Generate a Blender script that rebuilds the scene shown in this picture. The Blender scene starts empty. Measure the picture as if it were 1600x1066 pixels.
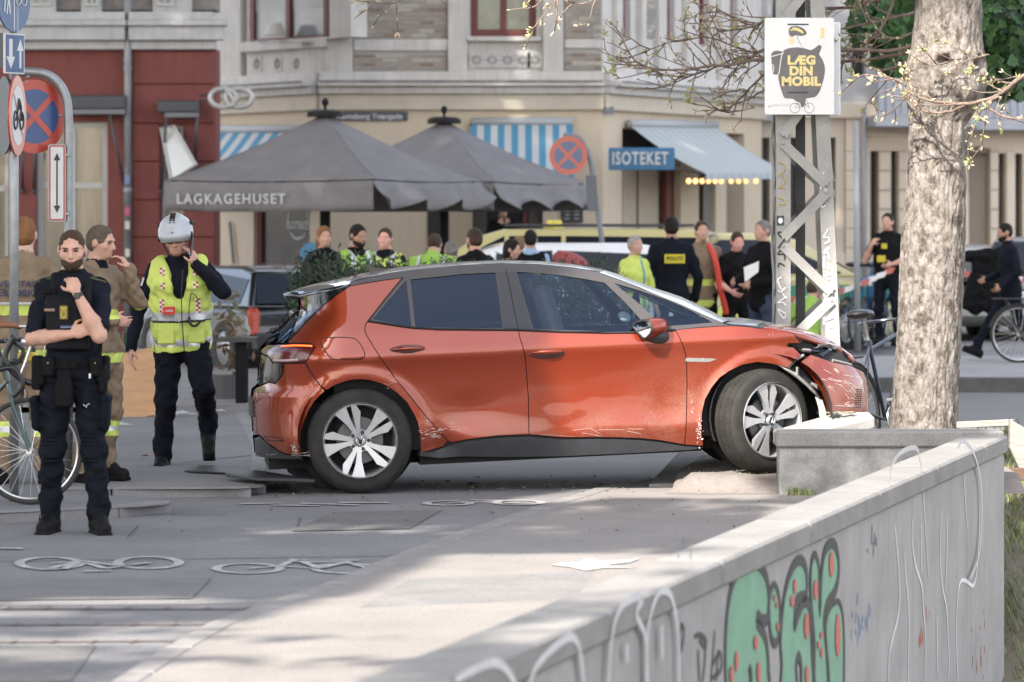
import bpy, bmesh, math, random
import numpy as np
from mathutils import Vector, Matrix, Quaternion
from mathutils.geometry import delaunay_2d_cdt
# ------------------------------------------------------------------ camera, sky, sun, exposure
scn = bpy.context.scene
F, YH, H = 6000.0, 335.0, 1.86            # focal length in photo pixels, horizon row, eye height
cam_d = bpy.data.cameras.new('camera'); cam = bpy.data.objects.new('camera', cam_d)
scn.collection.objects.link(cam); scn.camera = cam
cam.location = (0, 0, H); cam.rotation_euler = (math.radians(90), 0, 0)
cam_d.sensor_width = 36; cam_d.lens = 36 * F / 1600
cam_d.shift_y = -(533 - YH) / 1600
cam_d.clip_start = 0.5; cam_d.clip_end = 2000
cam_d.dof.use_dof = True; cam_d.dof.focus_distance = 25.8; cam_d.dof.aperture_fstop = 3.7
SUN = Vector((-0.50, -0.85, 0.78)).normalized()   # towards the sun
EL = math.asin(SUN.z); AZ = math.atan2(SUN.x, SUN.y)
world = bpy.data.worlds.new('World'); scn.world = world; world.use_nodes = True
wt = world.node_tree; wn = wt.nodes; wl = wt.links
bg = wn['Background']; bg.inputs[1].default_value = 0.15
sky = wn.new('ShaderNodeTexSky'); sky.sky_type = 'NISHITA'; sky.sun_disc = False
sky.sun_elevation = EL; sky.sun_rotation = AZ; sky.air_density = 1.0; sky.dust_density = 2.0
tcw = wn.new('ShaderNodeTexCoord'); mpw = wn.new('ShaderNodeMapping'); mpw.inputs['Scale'].default_value = (1, 1, 2.6)
nzw = wn.new('ShaderNodeTexNoise'); nzw.inputs['Scale'].default_value = 2.1; nzw.inputs['Detail'].default_value = 7
rpw = wn.new('ShaderNodeValToRGB'); rpw.color_ramp.elements[0].position = 0.46; rpw.color_ramp.elements[1].position = 0.60
mxw = wn.new('ShaderNodeMixRGB'); mxw.inputs[2].default_value = (6.6, 6.3, 6.1, 1)
wl.new(tcw.outputs['Generated'], mpw.inputs[0]); wl.new(mpw.outputs[0], nzw.inputs[0]); wl.new(nzw.outputs[0], rpw.inputs[0])
hsw = wn.new('ShaderNodeHueSaturation'); hsw.inputs['Saturation'].default_value = 0.72
wl.new(sky.outputs[0], hsw.inputs['Color'])
mlw = wn.new('ShaderNodeMath'); mlw.operation = 'MULTIPLY'; mlw.inputs[1].default_value = 0.75
wl.new(rpw.outputs[0], mlw.inputs[0]); wl.new(mlw.outputs[0], mxw.inputs[0])
wl.new(hsw.outputs[0], mxw.inputs[1]); wl.new(mxw.outputs[0], bg.inputs[0])
sun_d = bpy.data.lights.new('sun', 'SUN'); sun_d.energy = 3.8; sun_d.angle = math.radians(0.6); sun_d.color = (1.0, 0.93, 0.84)
sun_o = bpy.data.objects.new('sun', sun_d); scn.collection.objects.link(sun_o)
sun_o.rotation_euler = SUN.to_track_quat('Z', 'Y').to_euler(); sun_o.location = (-20, -30, 40)
vs = scn.view_settings; vs.view_transform = 'Standard'; vs.look = 'None'; vs.gamma = 1; vs.exposure = 1.82; vs.use_curve_mapping = False
scn.cycles.max_bounces = 8; scn.cycles.transparent_max_bounces = 12; scn.cycles.caustics_reflective = False; scn.cycles.caustics_refractive = False
R = math.radians
rnd = random.Random(7)
col = scn.collection
def W(px, py, Y): return Vector(((px - 800) * Y / F, Y, H - (py - YH) * Y / F))
def G(px, py, z=0.0):
 Y = F * (H - z) / (py - YH); return Vector(((px - 800) * Y / F, Y, z))
def sc(Y): return F / Y
# ------------------------------------------------------------------ materials
MATS = {}
def mat(name, c, rough=0.6, metal=0.0, var=0.0, vscale=8.0, bump=0.0, bscale=60.0, coat=0.0, spec=0.5, c2=None, stretch=None,
  emit=0.0, alpha=1.0, sheen=0.0, trans=0.0, fine=0.0, streak=0.0):
 if name in MATS: return MATS[name]
 if 'hair' in name: bump, bscale, var, spec = 1.0, 130, max(var, .45), .2
 if any(k in name for k in ('cloth', 'trousers', 'turnout', 'hi_vis')): bump, bscale = 1.0, 22
 m = bpy.data.materials.new(name); m.use_nodes = True; nt = m.node_tree; N = nt.nodes; Lk = nt.links
 b = N['Principled BSDF']
 c = tuple(c) + (1,)
 b.inputs['Base Color'].default_value = c; b.inputs['Roughness'].default_value = rough; b.inputs['Metallic'].default_value = metal
 b.inputs['Specular IOR Level'].default_value = spec
 b.inputs['Coat Weight'].default_value = coat; b.inputs['Coat Roughness'].default_value = 0.03
 if sheen: b.inputs['Sheen Weight'].default_value = sheen
 if trans: b.inputs['Transmission Weight'].default_value = trans
 if alpha < 1: b.inputs['Alpha'].default_value = alpha
 if emit: b.inputs['Emission Color'].default_value = c; b.inputs['Emission Strength'].default_value = emit
 if var or c2 or bump or fine or streak:
  tc = N.new('ShaderNodeTexCoord'); vec = tc.outputs['Object']
  if stretch:
   mp = N.new('ShaderNodeMapping'); mp.inputs['Scale'].default_value = stretch; Lk.new(vec, mp.inputs[0]); vec = mp.outputs[0]
 last = None
 def mix(fac_out, a, bcol, fac=None):
  mx = N.new('ShaderNodeMixRGB')
  if a is None: mx.inputs[1].default_value = c
  else: Lk.new(a, mx.inputs[1])
  mx.inputs[2].default_value = tuple(bcol) + (1,) if len(bcol) == 3 else bcol
  Lk.new(fac_out, mx.inputs[0]); return mx.outputs[0]
 if var or c2:
  nz = N.new('ShaderNodeTexNoise'); nz.inputs['Scale'].default_value = vscale; nz.inputs['Detail'].default_value = 6; nz.inputs['Roughness'].default_value = 0.62
  Lk.new(vec, nz.inputs[0])
  rp = N.new('ShaderNodeValToRGB'); rp.color_ramp.elements[0].position = 0.34; rp.color_ramp.elements[1].position = 0.66
  Lk.new(nz.outputs[0], rp.inputs[0])
  cc = c2 if c2 else tuple(max(0, x * (1 - var)) for x in c[:3])
  last = mix(rp.outputs[0], last, cc)
 if fine:
  nf = N.new('ShaderNodeTexNoise'); nf.inputs['Scale'].default_value = bscale * 2.2; nf.inputs['Detail'].default_value = 3; Lk.new(vec, nf.inputs[0])
  rf = N.new('ShaderNodeValToRGB'); rf.color_ramp.elements[0].position = 0.42; rf.color_ramp.elements[1].position = 0.6
  Lk.new(nf.outputs[0], rf.inputs[0])
  g = N.new('ShaderNodeMath'); g.operation = 'MULTIPLY'; g.inputs[1].default_value = fine; Lk.new(rf.outputs[0], g.inputs[0])
  last = mix(g.outputs[0], last, tuple(x * 0.35 for x in c[:3]))
 if streak:
  mp2 = N.new('ShaderNodeMapping'); mp2.inputs['Scale'].default_value = (9, 9, 0.5); Lk.new(tc.outputs['Object'], mp2.inputs[0])
  ns = N.new('ShaderNodeTexNoise'); ns.inputs['Scale'].default_value = 1.6; ns.inputs['Detail'].default_value = 5; Lk.new(mp2.outputs[0], ns.inputs[0])
  rs = N.new('ShaderNodeValToRGB'); rs.color_ramp.elements[0].position = 0.5; rs.color_ramp.elements[1].position = 0.75; Lk.new(ns.outputs[0], rs.inputs[0])
  g = N.new('ShaderNodeMath'); g.operation = 'MULTIPLY'; g.inputs[1].default_value = streak; Lk.new(rs.outputs[0], g.inputs[0])
  last = mix(g.outputs[0], last, tuple(x * 0.4 for x in c[:3]))
 if last is not None: Lk.new(last, b.inputs['Base Color'])
 if bump:
  nb = N.new('ShaderNodeTexNoise'); nb.inputs['Scale'].default_value = bscale; nb.inputs['Detail'].default_value = 5; Lk.new(vec, nb.inputs[0])
  bp = N.new('ShaderNodeBump'); bp.inputs['Strength'].default_value = min(1, bump); bp.inputs['Distance'].default_value = 0.01 * bump
  Lk.new(nb.outputs[0], bp.inputs['Height']); Lk.new(bp.outputs[0], b.inputs['Normal'])
 MATS[name] = m
 return m
# ------------------------------------------------------------------ objects
def root_loc(o):
 v = Vector((0, 0, 0))
 while o is not None: v = v + Vector(o.location); o = o.parent
 return v
def tag(o, label=None, cat=None, group=None, kind=None):
 if label: o['label'] = label
 if cat: o['category'] = cat
 if group: o['group'] = group
 if kind: o['kind'] = kind
 return o
def thing(name, label, cat, loc=(0, 0, 0), rz=0.0, group=None):
 o = bpy.data.objects.new(name, None); col.objects.link(o); o.location = loc; o.rotation_euler = (0, 0, rz)
 o.empty_display_size = 0.2
 return tag(o, label, cat, group)
def link(name, me, parent=None, mats=()):
 o = bpy.data.objects.new(name, me); col.objects.link(o)
 for m in mats: me.materials.append(m)
 if parent is not None: o.parent = parent
 return o
class MB:
 """collects shapes and links them as one mesh object"""
 def __init__(s): s.v = []; s.f = []; s.m = []; s.cm = 0
 def add(s, vs, fs, mi=None):
  n = len(s.v); s.v += [tuple(v) for v in vs]; s.f += [tuple(i + n for i in f) for f in fs]; s.m += [s.cm if mi is None else mi] * len(fs); return s
 def box(s, c, d, M=None, bev=0.0):
  x, y, z = d[0] / 2, d[1] / 2, d[2] / 2; c = Vector(c)
  if bev <= 0:
   vs = [Vector((a * x, b * y, e * z)) for e in (-1, 1) for b in (-1, 1) for a in (-1, 1)]
   fs = [(0, 2, 3, 1), (4, 5, 7, 6), (0, 1, 5, 4), (2, 6, 7, 3), (0, 4, 6, 2), (1, 3, 7, 5)]
  else:
   b = min(bev, x * .9, y * .9, z * .9)
   vs = []; idx = {}
   for e in (-1, 1):
    for bb in (-1, 1):
     for a in (-1, 1):
      for k, o in enumerate(((1, 0, 0), (0, 1, 0), (0, 0, 1))):
       idx[(a, bb, e, k)] = len(vs)
       vs.append(Vector((a * (x - (0 if o[0] else b)), bb * (y - (0 if o[1] else b)), e * (z - (0 if o[2] else b)))))
   fs = []
   def q(*k): fs.append(tuple(idx[i] for i in k))
   for a in (-1, 1): q((a, -1, -1, 0), (a, 1, -1, 0), (a, 1, 1, 0), (a, -1, 1, 0)) if a > 0 else q((a, -1, -1, 0), (a, -1, 1, 0), (a, 1, 1, 0), (a, 1, -1, 0))
   for a in (-1, 1): q((-1, a, -1, 1), (-1, a, 1, 1), (1, a, 1, 1), (1, a, -1, 1)) if a > 0 else q((-1, a, -1, 1), (1, a, -1, 1), (1, a, 1, 1), (-1, a, 1, 1))
   for a in (-1, 1): q((-1, -1, a, 2), (1, -1, a, 2), (1, 1, a, 2), (-1, 1, a, 2)) if a > 0 else q((-1, -1, a, 2), (-1, 1, a, 2), (1, 1, a, 2), (1, -1, a, 2))
   for a in (-1, 1):
    for bb in (-1, 1):
     q((a, bb, -1, 0), (a, bb, 1, 0), (a, bb, 1, 1), (a, bb, -1, 1))
     q((a, -1, bb, 0), (a, 1, bb, 0), (a, 1, bb, 2), (a, -1, bb, 2))
     q((-1, a, bb, 1), (1, a, bb, 1), (1, a, bb, 2), (-1, a, bb, 2))
     for e in (-1, 1): q((a, bb, e, 0), (a, bb, e, 1), (a, bb, e, 2))
  if M is not None: vs = [M @ v for v in vs]
  return s.add([v + c for v in vs], fs)
 def tube(s, pts, r, n=8, cap=True, close=False):
  pts = [Vector(p) for p in pts]; k = len(pts)
  rs = r if isinstance(r, (list, tuple)) else [r] * k
  vs = []; up = None
  for i, p in enumerate(pts):
   if close: t = pts[(i + 1) % k] - pts[i - 1]
   else: t = pts[min(i + 1, k - 1)] - pts[max(i - 1, 0)]
   if t.length < 1e-9: t = Vector((0, 0, 1))
   t.normalize()
   if up is None:
    up = Vector((0, 0, 1)) if abs(t.z) < 0.9 else Vector((1, 0, 0))
   a = t.cross(up)
   if a.length < 1e-6: a = t.orthogonal()
   a.normalize(); b = a.cross(t); b.normalize(); up = b
   for j in range(n):
    an = 2 * math.pi * j / n; vs.append(p + (a * math.cos(an) + b * math.sin(an)) * rs[i])
  fs = []
  for i in range(k if close else k - 1):
   i2 = (i + 1) % k
   for j in range(n):
    j2 = (j + 1) % n; fs.append((i * n + j, i * n + j2, i2 * n + j2, i2 * n + j))
  if cap and not close: fs.append(tuple(range(n))[::-1]); fs.append(tuple((k - 1) * n + j for j in range(n)))
  return s.add(vs, fs)
 def prism(s, poly, O, U, V, N_, d0, d1, back=True):
  """polygon (u,v) in plane O,U,V extruded along N from d0 to d1"""
  O, U, V, N_ = Vector(O), Vector(U), Vector(V), Vector(N_); n = len(poly)
  vs = [O + U * p[0] + V * p[1] + N_ * d1 for p in poly] + [O + U * p[0] + V * p[1] + N_ * d0 for p in poly]
  fs = [tuple(range(n))] + ([tuple(range(n, 2 * n))[::-1]] if back else [])
  for i in range(n): j = (i + 1) % n; fs.append((i, i + n, j + n, j))
  return s.add(vs, fs)
 def lathe(s, prof, O, A, n=32, arc=None):
  """profile (r, h) about axis A through O"""
  O, A = Vector(O), Vector(A).normalized(); U = A.orthogonal().normalized(); V = A.cross(U)
  vs = []; k = len(prof)
  for i in range(n):
   an = 2 * math.pi * i / n; d = U * math.cos(an) + V * math.sin(an)
   for r, h in prof: vs.append(O + d * r + A * h)
  fs = []
  for i in range(n):
   i2 = (i + 1) % n
   for j in range(k - 1): fs.append((i * k + j, i2 * k + j, i2 * k + j + 1, i * k + j + 1))
  return s.add(vs, fs)
 def ell(s, c, r, n=12, m=8, M=None):
  c = Vector(c); vs = []; fs = []
  for i in range(m + 1):
   th = math.pi * i / m
   for j in range(n):
    ph = 2 * math.pi * j / n; v = Vector((r[0] * math.sin(th) * math.cos(ph), r[1] * math.sin(th) * math.sin(ph), r[2] * math.cos(th)))
    if M is not None: v = M @ v
    vs.append(c + v)
  for i in range(m):
   for j in range(n):
    j2 = (j + 1) % n; fs.append((i * n + j, (i + 1) * n + j, (i + 1) * n + j2, i * n + j2))
  return s.add(vs, fs)
 def quad(s, a, b, c, d): return s.add([a, b, c, d], [(0, 1, 2, 3)])
 def mesh(s, name):
  me = bpy.data.meshes.new(name); me.from_pydata(s.v, [], s.f); me.polygons.foreach_set('material_index', s.m); return me
 def build(s, name, mats, parent=None, smooth=False, label=None, world=True, angle=None, bevel=0.0):
  if not isinstance(mats, (list, tuple)): mats = [mats]
  me = s.mesh(name)
  if world and parent is not None:
   off = root_loc(parent)
   if off.length > 0: me.transform(Matrix.Translation(-off))
  for m in mats: me.materials.append(m)
  if smooth:
   me.polygons.foreach_set('use_smooth', [True] * len(me.polygons))
   if angle is not None:
    me.set_sharp_from_angle(angle=R(angle))
  o = bpy.data.objects.new(name, me); col.objects.link(o)
  if parent is not None: o.parent = parent
  if label: o['label'] = label
  if bevel:
   bm = o.modifiers.new('bevel', 'BEVEL'); bm.width = bevel; bm.segments = 2; bm.limit_method = 'ANGLE'
  me.validate(); me.update()
  return o
def copy_tree(o, parent=None, label=None, loc=None, rz=None):
 c = o.copy(); col.objects.link(c)
 c.parent = parent
 if label: c['label'] = label
 if loc is not None: c.location = loc
 if rz is not None: c.rotation_euler = (0, 0, rz)
 for ch in list(o.children): copy_tree(ch, c)
 return c
FONT_CACHE = {}
def text_mb(s, size=1.0, extrude=0.002, bold=0.0, align='CENTER', space=1.0):
 cu = bpy.data.curves.new('txt', 'FONT'); cu.body = s; cu.size = size; cu.extrude = extrude; cu.align_x = align; cu.align_y = 'CENTER'
 cu.offset = bold; cu.space_character = space; cu.resolution_u = 3
 o = bpy.data.objects.new('txt', cu); col.objects.link(o)
 me = bpy.data.meshes.new_from_object(o.evaluated_get(bpy.context.evaluated_depsgraph_get()))
 bpy.data.objects.remove(o); bpy.data.curves.remove(cu)
 return me
def text(name, s, O, U, V, size, m, parent, extrude=0.002, bold=0.0, sx=1.0, align='CENTER', space=1.0, shear=0):
 """lettering: flat mesh in plane O,U,V (world coordinates)"""
 me = text_mb(s, size, extrude, bold, align, space)
 U, V = Vector(U).normalized(), Vector(V).normalized(); N_ = U.cross(V)
 off = root_loc(parent) if parent is not None else Vector((0, 0, 0))
 O = Vector(O) - off
 M = Matrix(((U.x * sx, V.x, N_.x, O.x), (U.y * sx, V.y, N_.y, O.y), (U.z * sx, V.z, N_.z, O.z), (0, 0, 0, 1)))
 me.transform(M); me.materials.clear(); me.materials.append(m); me.name = name
 o = bpy.data.objects.new(name, me); col.objects.link(o); o.parent = parent
 return o
def catmull(pts, n=6, close=False):
 P = [tuple(p) for p in pts]; k = len(P); out = []
 rng = range(k) if close else range(k - 1)
 for i in rng:
  p0 = P[(i - 1) % k] if close or i > 0 else P[0]; p1 = P[i]; p2 = P[(i + 1) % k]; p3 = P[(i + 2) % k] if close or i + 2 < k else P[-1]
  for t in range(n):
   t = t / n; out.append(tuple(0.5 * ((2 * b) + (-a + c) * t + (2 * a - 5 * b + 4 * c - d) * t * t + (-a + 3 * b - 3 * c + d) * t ** 3) for a, b, c, d in zip(p0, p1, p2, p3)))
 if not close: out.append(P[-1])
 return out
def interp(x, xs, ys): return float(np.interp(x, xs, ys))
# ================================================================== ground, kerbs, markings, walls
def sheet(name, pts, z, m, kind='structure', parent=None):
 mb = MB(); mb.add([(p[0], p[1], z if len(p) < 3 else p[2]) for p in pts], [tuple(range(len(pts)))])
 o = mb.build(name, m, parent)
 if kind: o['kind'] = kind
 return o
asph = mat('asphalt', (.205, .196, .194), rough=.9, c2=(.150, .144, .143), vscale=.8, bump=.6, bscale=40, fine=.40)
asph2 = mat('asphalt_bike_path', (.20, .194, .195), rough=.9, c2=(.150, .145, .147), vscale=1.1, bump=.6, bscale=34, fine=.35)
walk = mat('gritted_footway', (.265, .245, .228), rough=.95, c2=(.21, .193, .18), vscale=1.3, bump=.7, bscale=45, fine=.42)
stone = mat('kerb_granite', (.26, .25, .245), rough=.85, c2=(.20, .19, .19), vscale=5, bump=.5, bscale=120, fine=.5)
conc = mat('concrete', (.27, .258, .245), rough=.9, c2=(.20, .192, .184), vscale=3.5, bump=.5, bscale=70, fine=.5)
gravel = mat('gravel_grit', (.25, .22, .20), rough=1, c2=(.20, .175, .16), vscale=14, bump=.6, bscale=120, fine=.5)
WX = lambda Y: .586 + .2605 * (Y - 14.84)                  # outer face of the long parapet
# street sheet with the sunken garden beside the parapet left out
sheet('street', [(-300, -60), (WX(-60), -60), (WX(24.9), 24.9), (3.3, 33.5), (300, 33.5), (300, 900), (-300, 900)], 0, asph)
bp = sheet('bike_path', [(-14, 2), (-2.6, 2), (-1.75, 14), (-1.6, 15.27), (-1.38, 17.4), (-.96, 19.2), (-.53, 21.4), (0, 23.7), (.62, 26.2), (-1.6, 25.0), (-14, 24.6)], .004, asph2)
kl = [(-3.3, 2), (-1.9, 12.5), (-1.59, 15.27), (-1.38, 17.4), (-.96, 19.2), (-.534, 21.4), (0, 23.7), (.30, 24.9), (.62, 26.2), (.95, 27.0)]
fw = sheet('footway', [(p[0] + .02, p[1]) for p in kl] + [(1.2, 27.4), (2.2, 25.4), (WX(25.0) - .25, 25.0), (WX(2) - .25, 2)], .008, walk)
K = catmull(kl, 24)
def stones(name, path, w, h, L_, m, parent, z0=0.0, gap=.006, side=1):
 d = [0.0]
 for a, b in zip(path, path[1:]): d.append(d[-1] + math.hypot(b[0] - a[0], b[1] - a[1]))
 tot = d[-1]; t = 0; at = lambda u: (float(np.interp(u, d, [p[0] for p in path])), float(np.interp(u, d, [p[1] for p in path])))
 while t < tot - .1:
  u = min(tot, t + L_ * rnd.uniform(.85, 1.15)); a, b = at(t + gap), at(u - gap)
  T_ = Vector((b[0] - a[0], b[1] - a[1], 0)); le = T_.length; T_.normalize(); N_ = Vector((T_.y, -T_.x, 0)) * side
  c = Vector(((a[0] + b[0]) / 2, (a[1] + b[1]) / 2, 0)) + N_ * w / 2
  mb = MB(); mb.box((c.x, c.y, z0 + h / 2 - .05 + rnd.uniform(-.002, .002)), (le, w, h + .1), M=Matrix((T_, -N_ * side if side > 0 else N_, Vector((0, 0, 1)))).transposed(), bev=.012)
  mb.build(name, m, parent); t = u
stones('kerb_stone', K, .13, .014, 1.0, mat('kerb_concrete', (.27, .255, .245), rough=.9, var=.25, vscale=6, bump=.4, bscale=90, fine=.4), fw)
# kerbed footway corner on the left, two steps
zA, zB = .065, .055
pa = [(-14, 22.6), (-4.0, 22.75), (-3.07, 23.06), (-2.29, 23.55), (-2.14, 23.75), (-2.12, 23.95)]
fa = sheet('left_footway', pa + [(-2.2, 24.15), (-2.9, 24.9), (-3.2, 25.3), (-14, 25.3)], zA, asph2)
stones('kerb_stone', pa[1:], .16, zA + .004, .95, stone, fa, side=-1)
pb = [(-14, 25.0), (-3.2, 25.12), (-1.80, 25.22), (-1.66, 25.34), (-1.64, 25.6), (-1.9, 29.8), (-2.4, 34.9)]
fb = sheet('left_platform', pb + [(-14, 34.9)], zB + .002, asph)
stones('kerb_stone', pb[:4], .15, zB + .006, 1.1, stone, fb, side=-1)
stones('kerb_stone', pb[4:], .12, zB + .006, 1.1, stone, fb, side=-1)
# pavement in front of the cafe and far pavement
pc = [(-16, 34.6), (-3.4, 35.2), (-1.4, 35.9), (-1.0, 36.6), (-.9, 44)]
pcx = sheet('cafe_pavement', pc + [(-.9, 70), (-16, 70)], .095, mat('paving_grey', (.24, .232, .225), rough=.9, c2=(.18, .172, .165), vscale=2.5, bump=.4, bscale=60))
stones('kerb_stone', pc[1:4], .16, .10, 1.0, stone, pcx, side=-1)
fr = sheet('far_pavement', [(1.2, 40.6), (3.4, 40.3), (30, 41.2), (30, 46.5), (1.2, 46.5)], .145, mat('pale_paving', (.30, .29, .285), rough=.9, c2=(.24, .23, .225), vscale=2))
mb = MB(); mb.box((15.6, 40.62, .06), (28.6, .24, .17));
stones('kerb_stone', [(1.2, 40.62), (3.4, 40.32), (12, 40.6)], .2, .15, 1.1, mat('kerb_dark', (.10, .098, .095), rough=.9, var=.3, vscale=9), fr, side=1)
# gravel island under the front wheel
n = 26; vs = []; fs = []
xs = np.linspace(1.02, 3.4, n); ys = [25.42, 25.5, 25.56, 25.62, 25.70, 25.8, 26.2, 26.6, 27.2, 28, 29, 30, 31, 33.4]
for j, y in enumerate(ys):
 for i, x in enumerate(xs):
  e = min(1, max(0, (y - 25.42) / .33)); z = .118 * (e * e * (3 - 2 * e)); z *= min(1, max(0, (33.4 - y) / 1.5 + .15)); xl = 1.12 + .155 * (y - 26.1); x = max(x, xl) if i > 0 else xl; z *= min(1, (x - xl) / .12 + (.0 if y < 26.2 else .9))
  if j > 0: z += rnd.uniform(-.002, .002)
  vs.append((x, y, max(.012, z) if j else .010))
for j in range(len(ys) - 1):
 for i in range(n - 1): fs.append((j * n + i, j * n + i + 1, (j + 1) * n + i + 1, (j + 1) * n + i))
mb = MB(); mb.add(vs, fs); gi = mb.build('gravel_island', gravel, None, smooth=True); gi['kind'] = 'structure'
mb = MB(); mb.add([(.93, 26.05, .03), (1.115, 26.05, .035), (1.40, 27.9, .135), (1.21, 27.9, .13), (.93, 26.05, -.03), (1.115, 26.05, -.03), (1.40, 27.9, -.03), (1.21, 27.9, -.03)], [(0, 1, 2, 3), (0, 4, 5, 1), (1, 5, 6, 2), (2, 6, 7, 3), (3, 7, 4, 0)])
mb.build('kerb_stone', MATS['kerb_concrete'], gi)
# pebbles
mb = MB()
for _ in range(500):
 x, y = rnd.uniform(1.2, 2.2), rnd.uniform(25.4, 27.0); r = rnd.uniform(.002, .006); e = min(1, max(0, (y - 25.42) / .25)); mb.ell((x, y, .118 * e * e * (3 - 2 * e) + .006), (r, r, r * .6), 5, 3)
o = mb.build('pebbles', mat('pebble', (.22, .195, .175), rough=.9), None); tag(o, 'loose pale grit around the front wheel of the crashed car', 'gravel', kind='stuff')
# painted markings, seams
white = mat('road_paint', (.50, .49, .48), rough=.85, c2=(.24, .235, .23), vscale=7, fine=.5, bscale=30)
def gline(pts, w, z=.010, close=False):
 """flat stroke on the ground through photo points"""
 P = [G(x, y, z) for x, y in pts]; n = len(P); vs = []; fs = []
 for i, p in enumerate(P):
  a = P[i - 1] if (i > 0 or close) else P[i]; b = P[(i + 1) % n] if (i < n - 1 or close) else P[i]
  t = (b - a); t.z = 0; t.normalize(); nn = Vector((-t.y, t.x, 0)) * w / 2; vs += [p + nn, p - nn]
 for i in range(n if close else n - 1): j = (i + 1) % n; fs.append((2 * i, 2 * i + 1, 2 * j + 1, 2 * j))
 return vs, fs
def bikemark(w1, w2, fr_, sw):
 mb = MB()
 for cx, cy_, rx, ry in (w1, w2): mb.add(*gline([(cx + rx * math.cos(a), cy_ + ry * math.sin(a)) for a in np.linspace(0, 6.283, 29)[:-1]], sw, close=True))
 for i, l_ in enumerate(fr_): mb.add(*gline(l_, sw * .9, z=.0105 + i * .0006))
 o = mb.build('bicycle_marking', white, None); o['kind'] = 'structure'
bikemark((78, 880, 48, 9.2), (232, 879, 48, 9.2), [[(78, 880), (125, 876), (165, 888)], [(60, 890), (95, 889)], [(125, 876), (78, 888)], [(165, 888), (232, 879)], [(125, 876), (100, 889)], [(130, 892), (175, 891)], [(128, 876), (190, 884), (232, 879)]], .055)
bikemark((388, 888, 50, 7.5), (542, 888, 50, 7.5), [[(388, 888), (438, 884), (462, 874)], [(452, 873), (480, 874)], [(438, 884), (500, 888), (545, 877)], [(455, 877), (540, 878), (575, 887)], [(520, 875), (560, 875)], [(500, 888), (470, 876)]], .05)
bikemark((700, 786, 34, 3.4), (810, 785, 36, 3.6), [[(700, 786), (750, 784)], [(750, 784), (810, 786)], [(735, 781), (790, 782)]], .06)
mb = MB()
for i, l_ in enumerate(([(375, 787), (440, 786)], [(425, 789), (500, 790)], [(470, 786), (560, 789)], [(530, 785), (608, 785)], [(0, 856), (36, 857)])): mb.add(*gline(l_, .07, z=.0105 + i * .0005))
o = mb.build('worn_marking', white, None); o['kind'] = 'structure'
mb = MB(); mb.add([G(x, y, .0125) for x, y in [(860, 883), (880, 878), (905, 879), (912, 873), (928, 872), (938, 877), (1000, 873), (985, 879), (950, 883), (990, 887), (940, 888), (915, 892), (890, 886)]], [tuple(range(13))]); o = mb.build('pedestrian_marking', white, None); o['kind'] = 'structure'
brk = mat('red_brick_row', (.13, .09, .08), rough=.9, var=.4, vscale=20)
for k, (y0, y1, x1) in enumerate(((951, 951.5, 390), (976, 975.5, 340), (1003, 1001, 275))):
 mb = MB(); mb.add(*gline([(-30, y0), (x1, y1)], .035, z=.0095))
 for i in range(9):
  x = x1 - 10 - i * 62
  if x > -20: mb.add(*gline([(x, y0 + 1), (x + 10, y0 - 3)], .02, z=.0101))
 o = mb.build('brick_row', brk, None); o['kind'] = 'structure'
for pts_, c_ in (([(20, 905), (330, 903), (300, 935), (-30, 938)], .172), ([(520, 800), (690, 797), (640, 826), (455, 830)], .15), ([(640, 905), (930, 892), (900, 935), (560, 950)], .225), ([(-40, 1010), (150, 1008), (110, 1066), (-60, 1066)], .17)):
 sheet('asphalt_patch', [tuple(G(x, y, .0086)) for x, y in pts_], 0, mat('asphalt_patch_%d' % int(c_ * 1000), (c_, c_ * .96, c_ * .94), rough=.9, var=.25, vscale=3, bump=.6, bscale=40, fine=.4))
seam = mat('asphalt_seam', (.07, .068, .068), rough=.95)
mb = MB()
for l_, w in (([(-20, 877), (200, 874), (420, 871), (640, 868)], .02), ([(200, 838), (215, 822)], .012), ([(465, 822), (470, 808)], .012), ([(440, 768), (560, 764), (760, 760)], .02), ([(640, 758), (900, 748)], .02), ([(270, 802), (350, 802.5), (352, 805), (268, 804.5), (270, 802)], .012), ([(-20, 946), (300, 944), (400, 941)], .02)):
 mb.add(*gline(l_, w, z=.0090))
o = mb.build('asphalt_seam', seam, None); o['kind'] = 'structure'
mb = MB(); mb.add(*gline([(285, 722), (340, 717), (403, 710)], .02, z=zB + .006)); o = mb.build('platform_seam', seam, None); o['kind'] = 'structure'
# parapet walls
def wall_conc():
 m = mat('board_marked_concrete', (.35, .335, .325), rough=.9, c2=(.27, .258, .25), vscale=2.2, streak=.30, fine=.25, bscale=60)
 nt = m.node_tree; N = nt.nodes; Lk = nt.links; tc = N.new('ShaderNodeTexCoord')
 mp = N.new('ShaderNodeMapping'); mp.inputs['Scale'].default_value = (8, 8, .12); Lk.new(tc.outputs['Object'], mp.inputs[0])
 nz = N.new('ShaderNodeTexNoise'); nz.inputs['Scale'].default_value = 7; nz.inputs['Detail'].default_value = 4; Lk.new(mp.outputs[0], nz.inputs[0])
 bp_ = N.new('ShaderNodeBump'); bp_.inputs['Strength'].default_value = 1; bp_.inputs['Distance'].default_value = .012; Lk.new(nz.outputs[0], bp_.inputs['Height']); Lk.new(bp_.outputs[0], N['Principled BSDF'].inputs['Normal'])
 return m
wc = wall_conc(); U_ = Vector((.2605, 1, 0)).normalized(); N_o = Vector((U_.y, -U_.x, 0))
pw = thing('parapet_wall', 'long grey concrete parapet with green graffiti, running into the foreground', 'wall', (WX(24.8), 24.8, 0))
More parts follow.
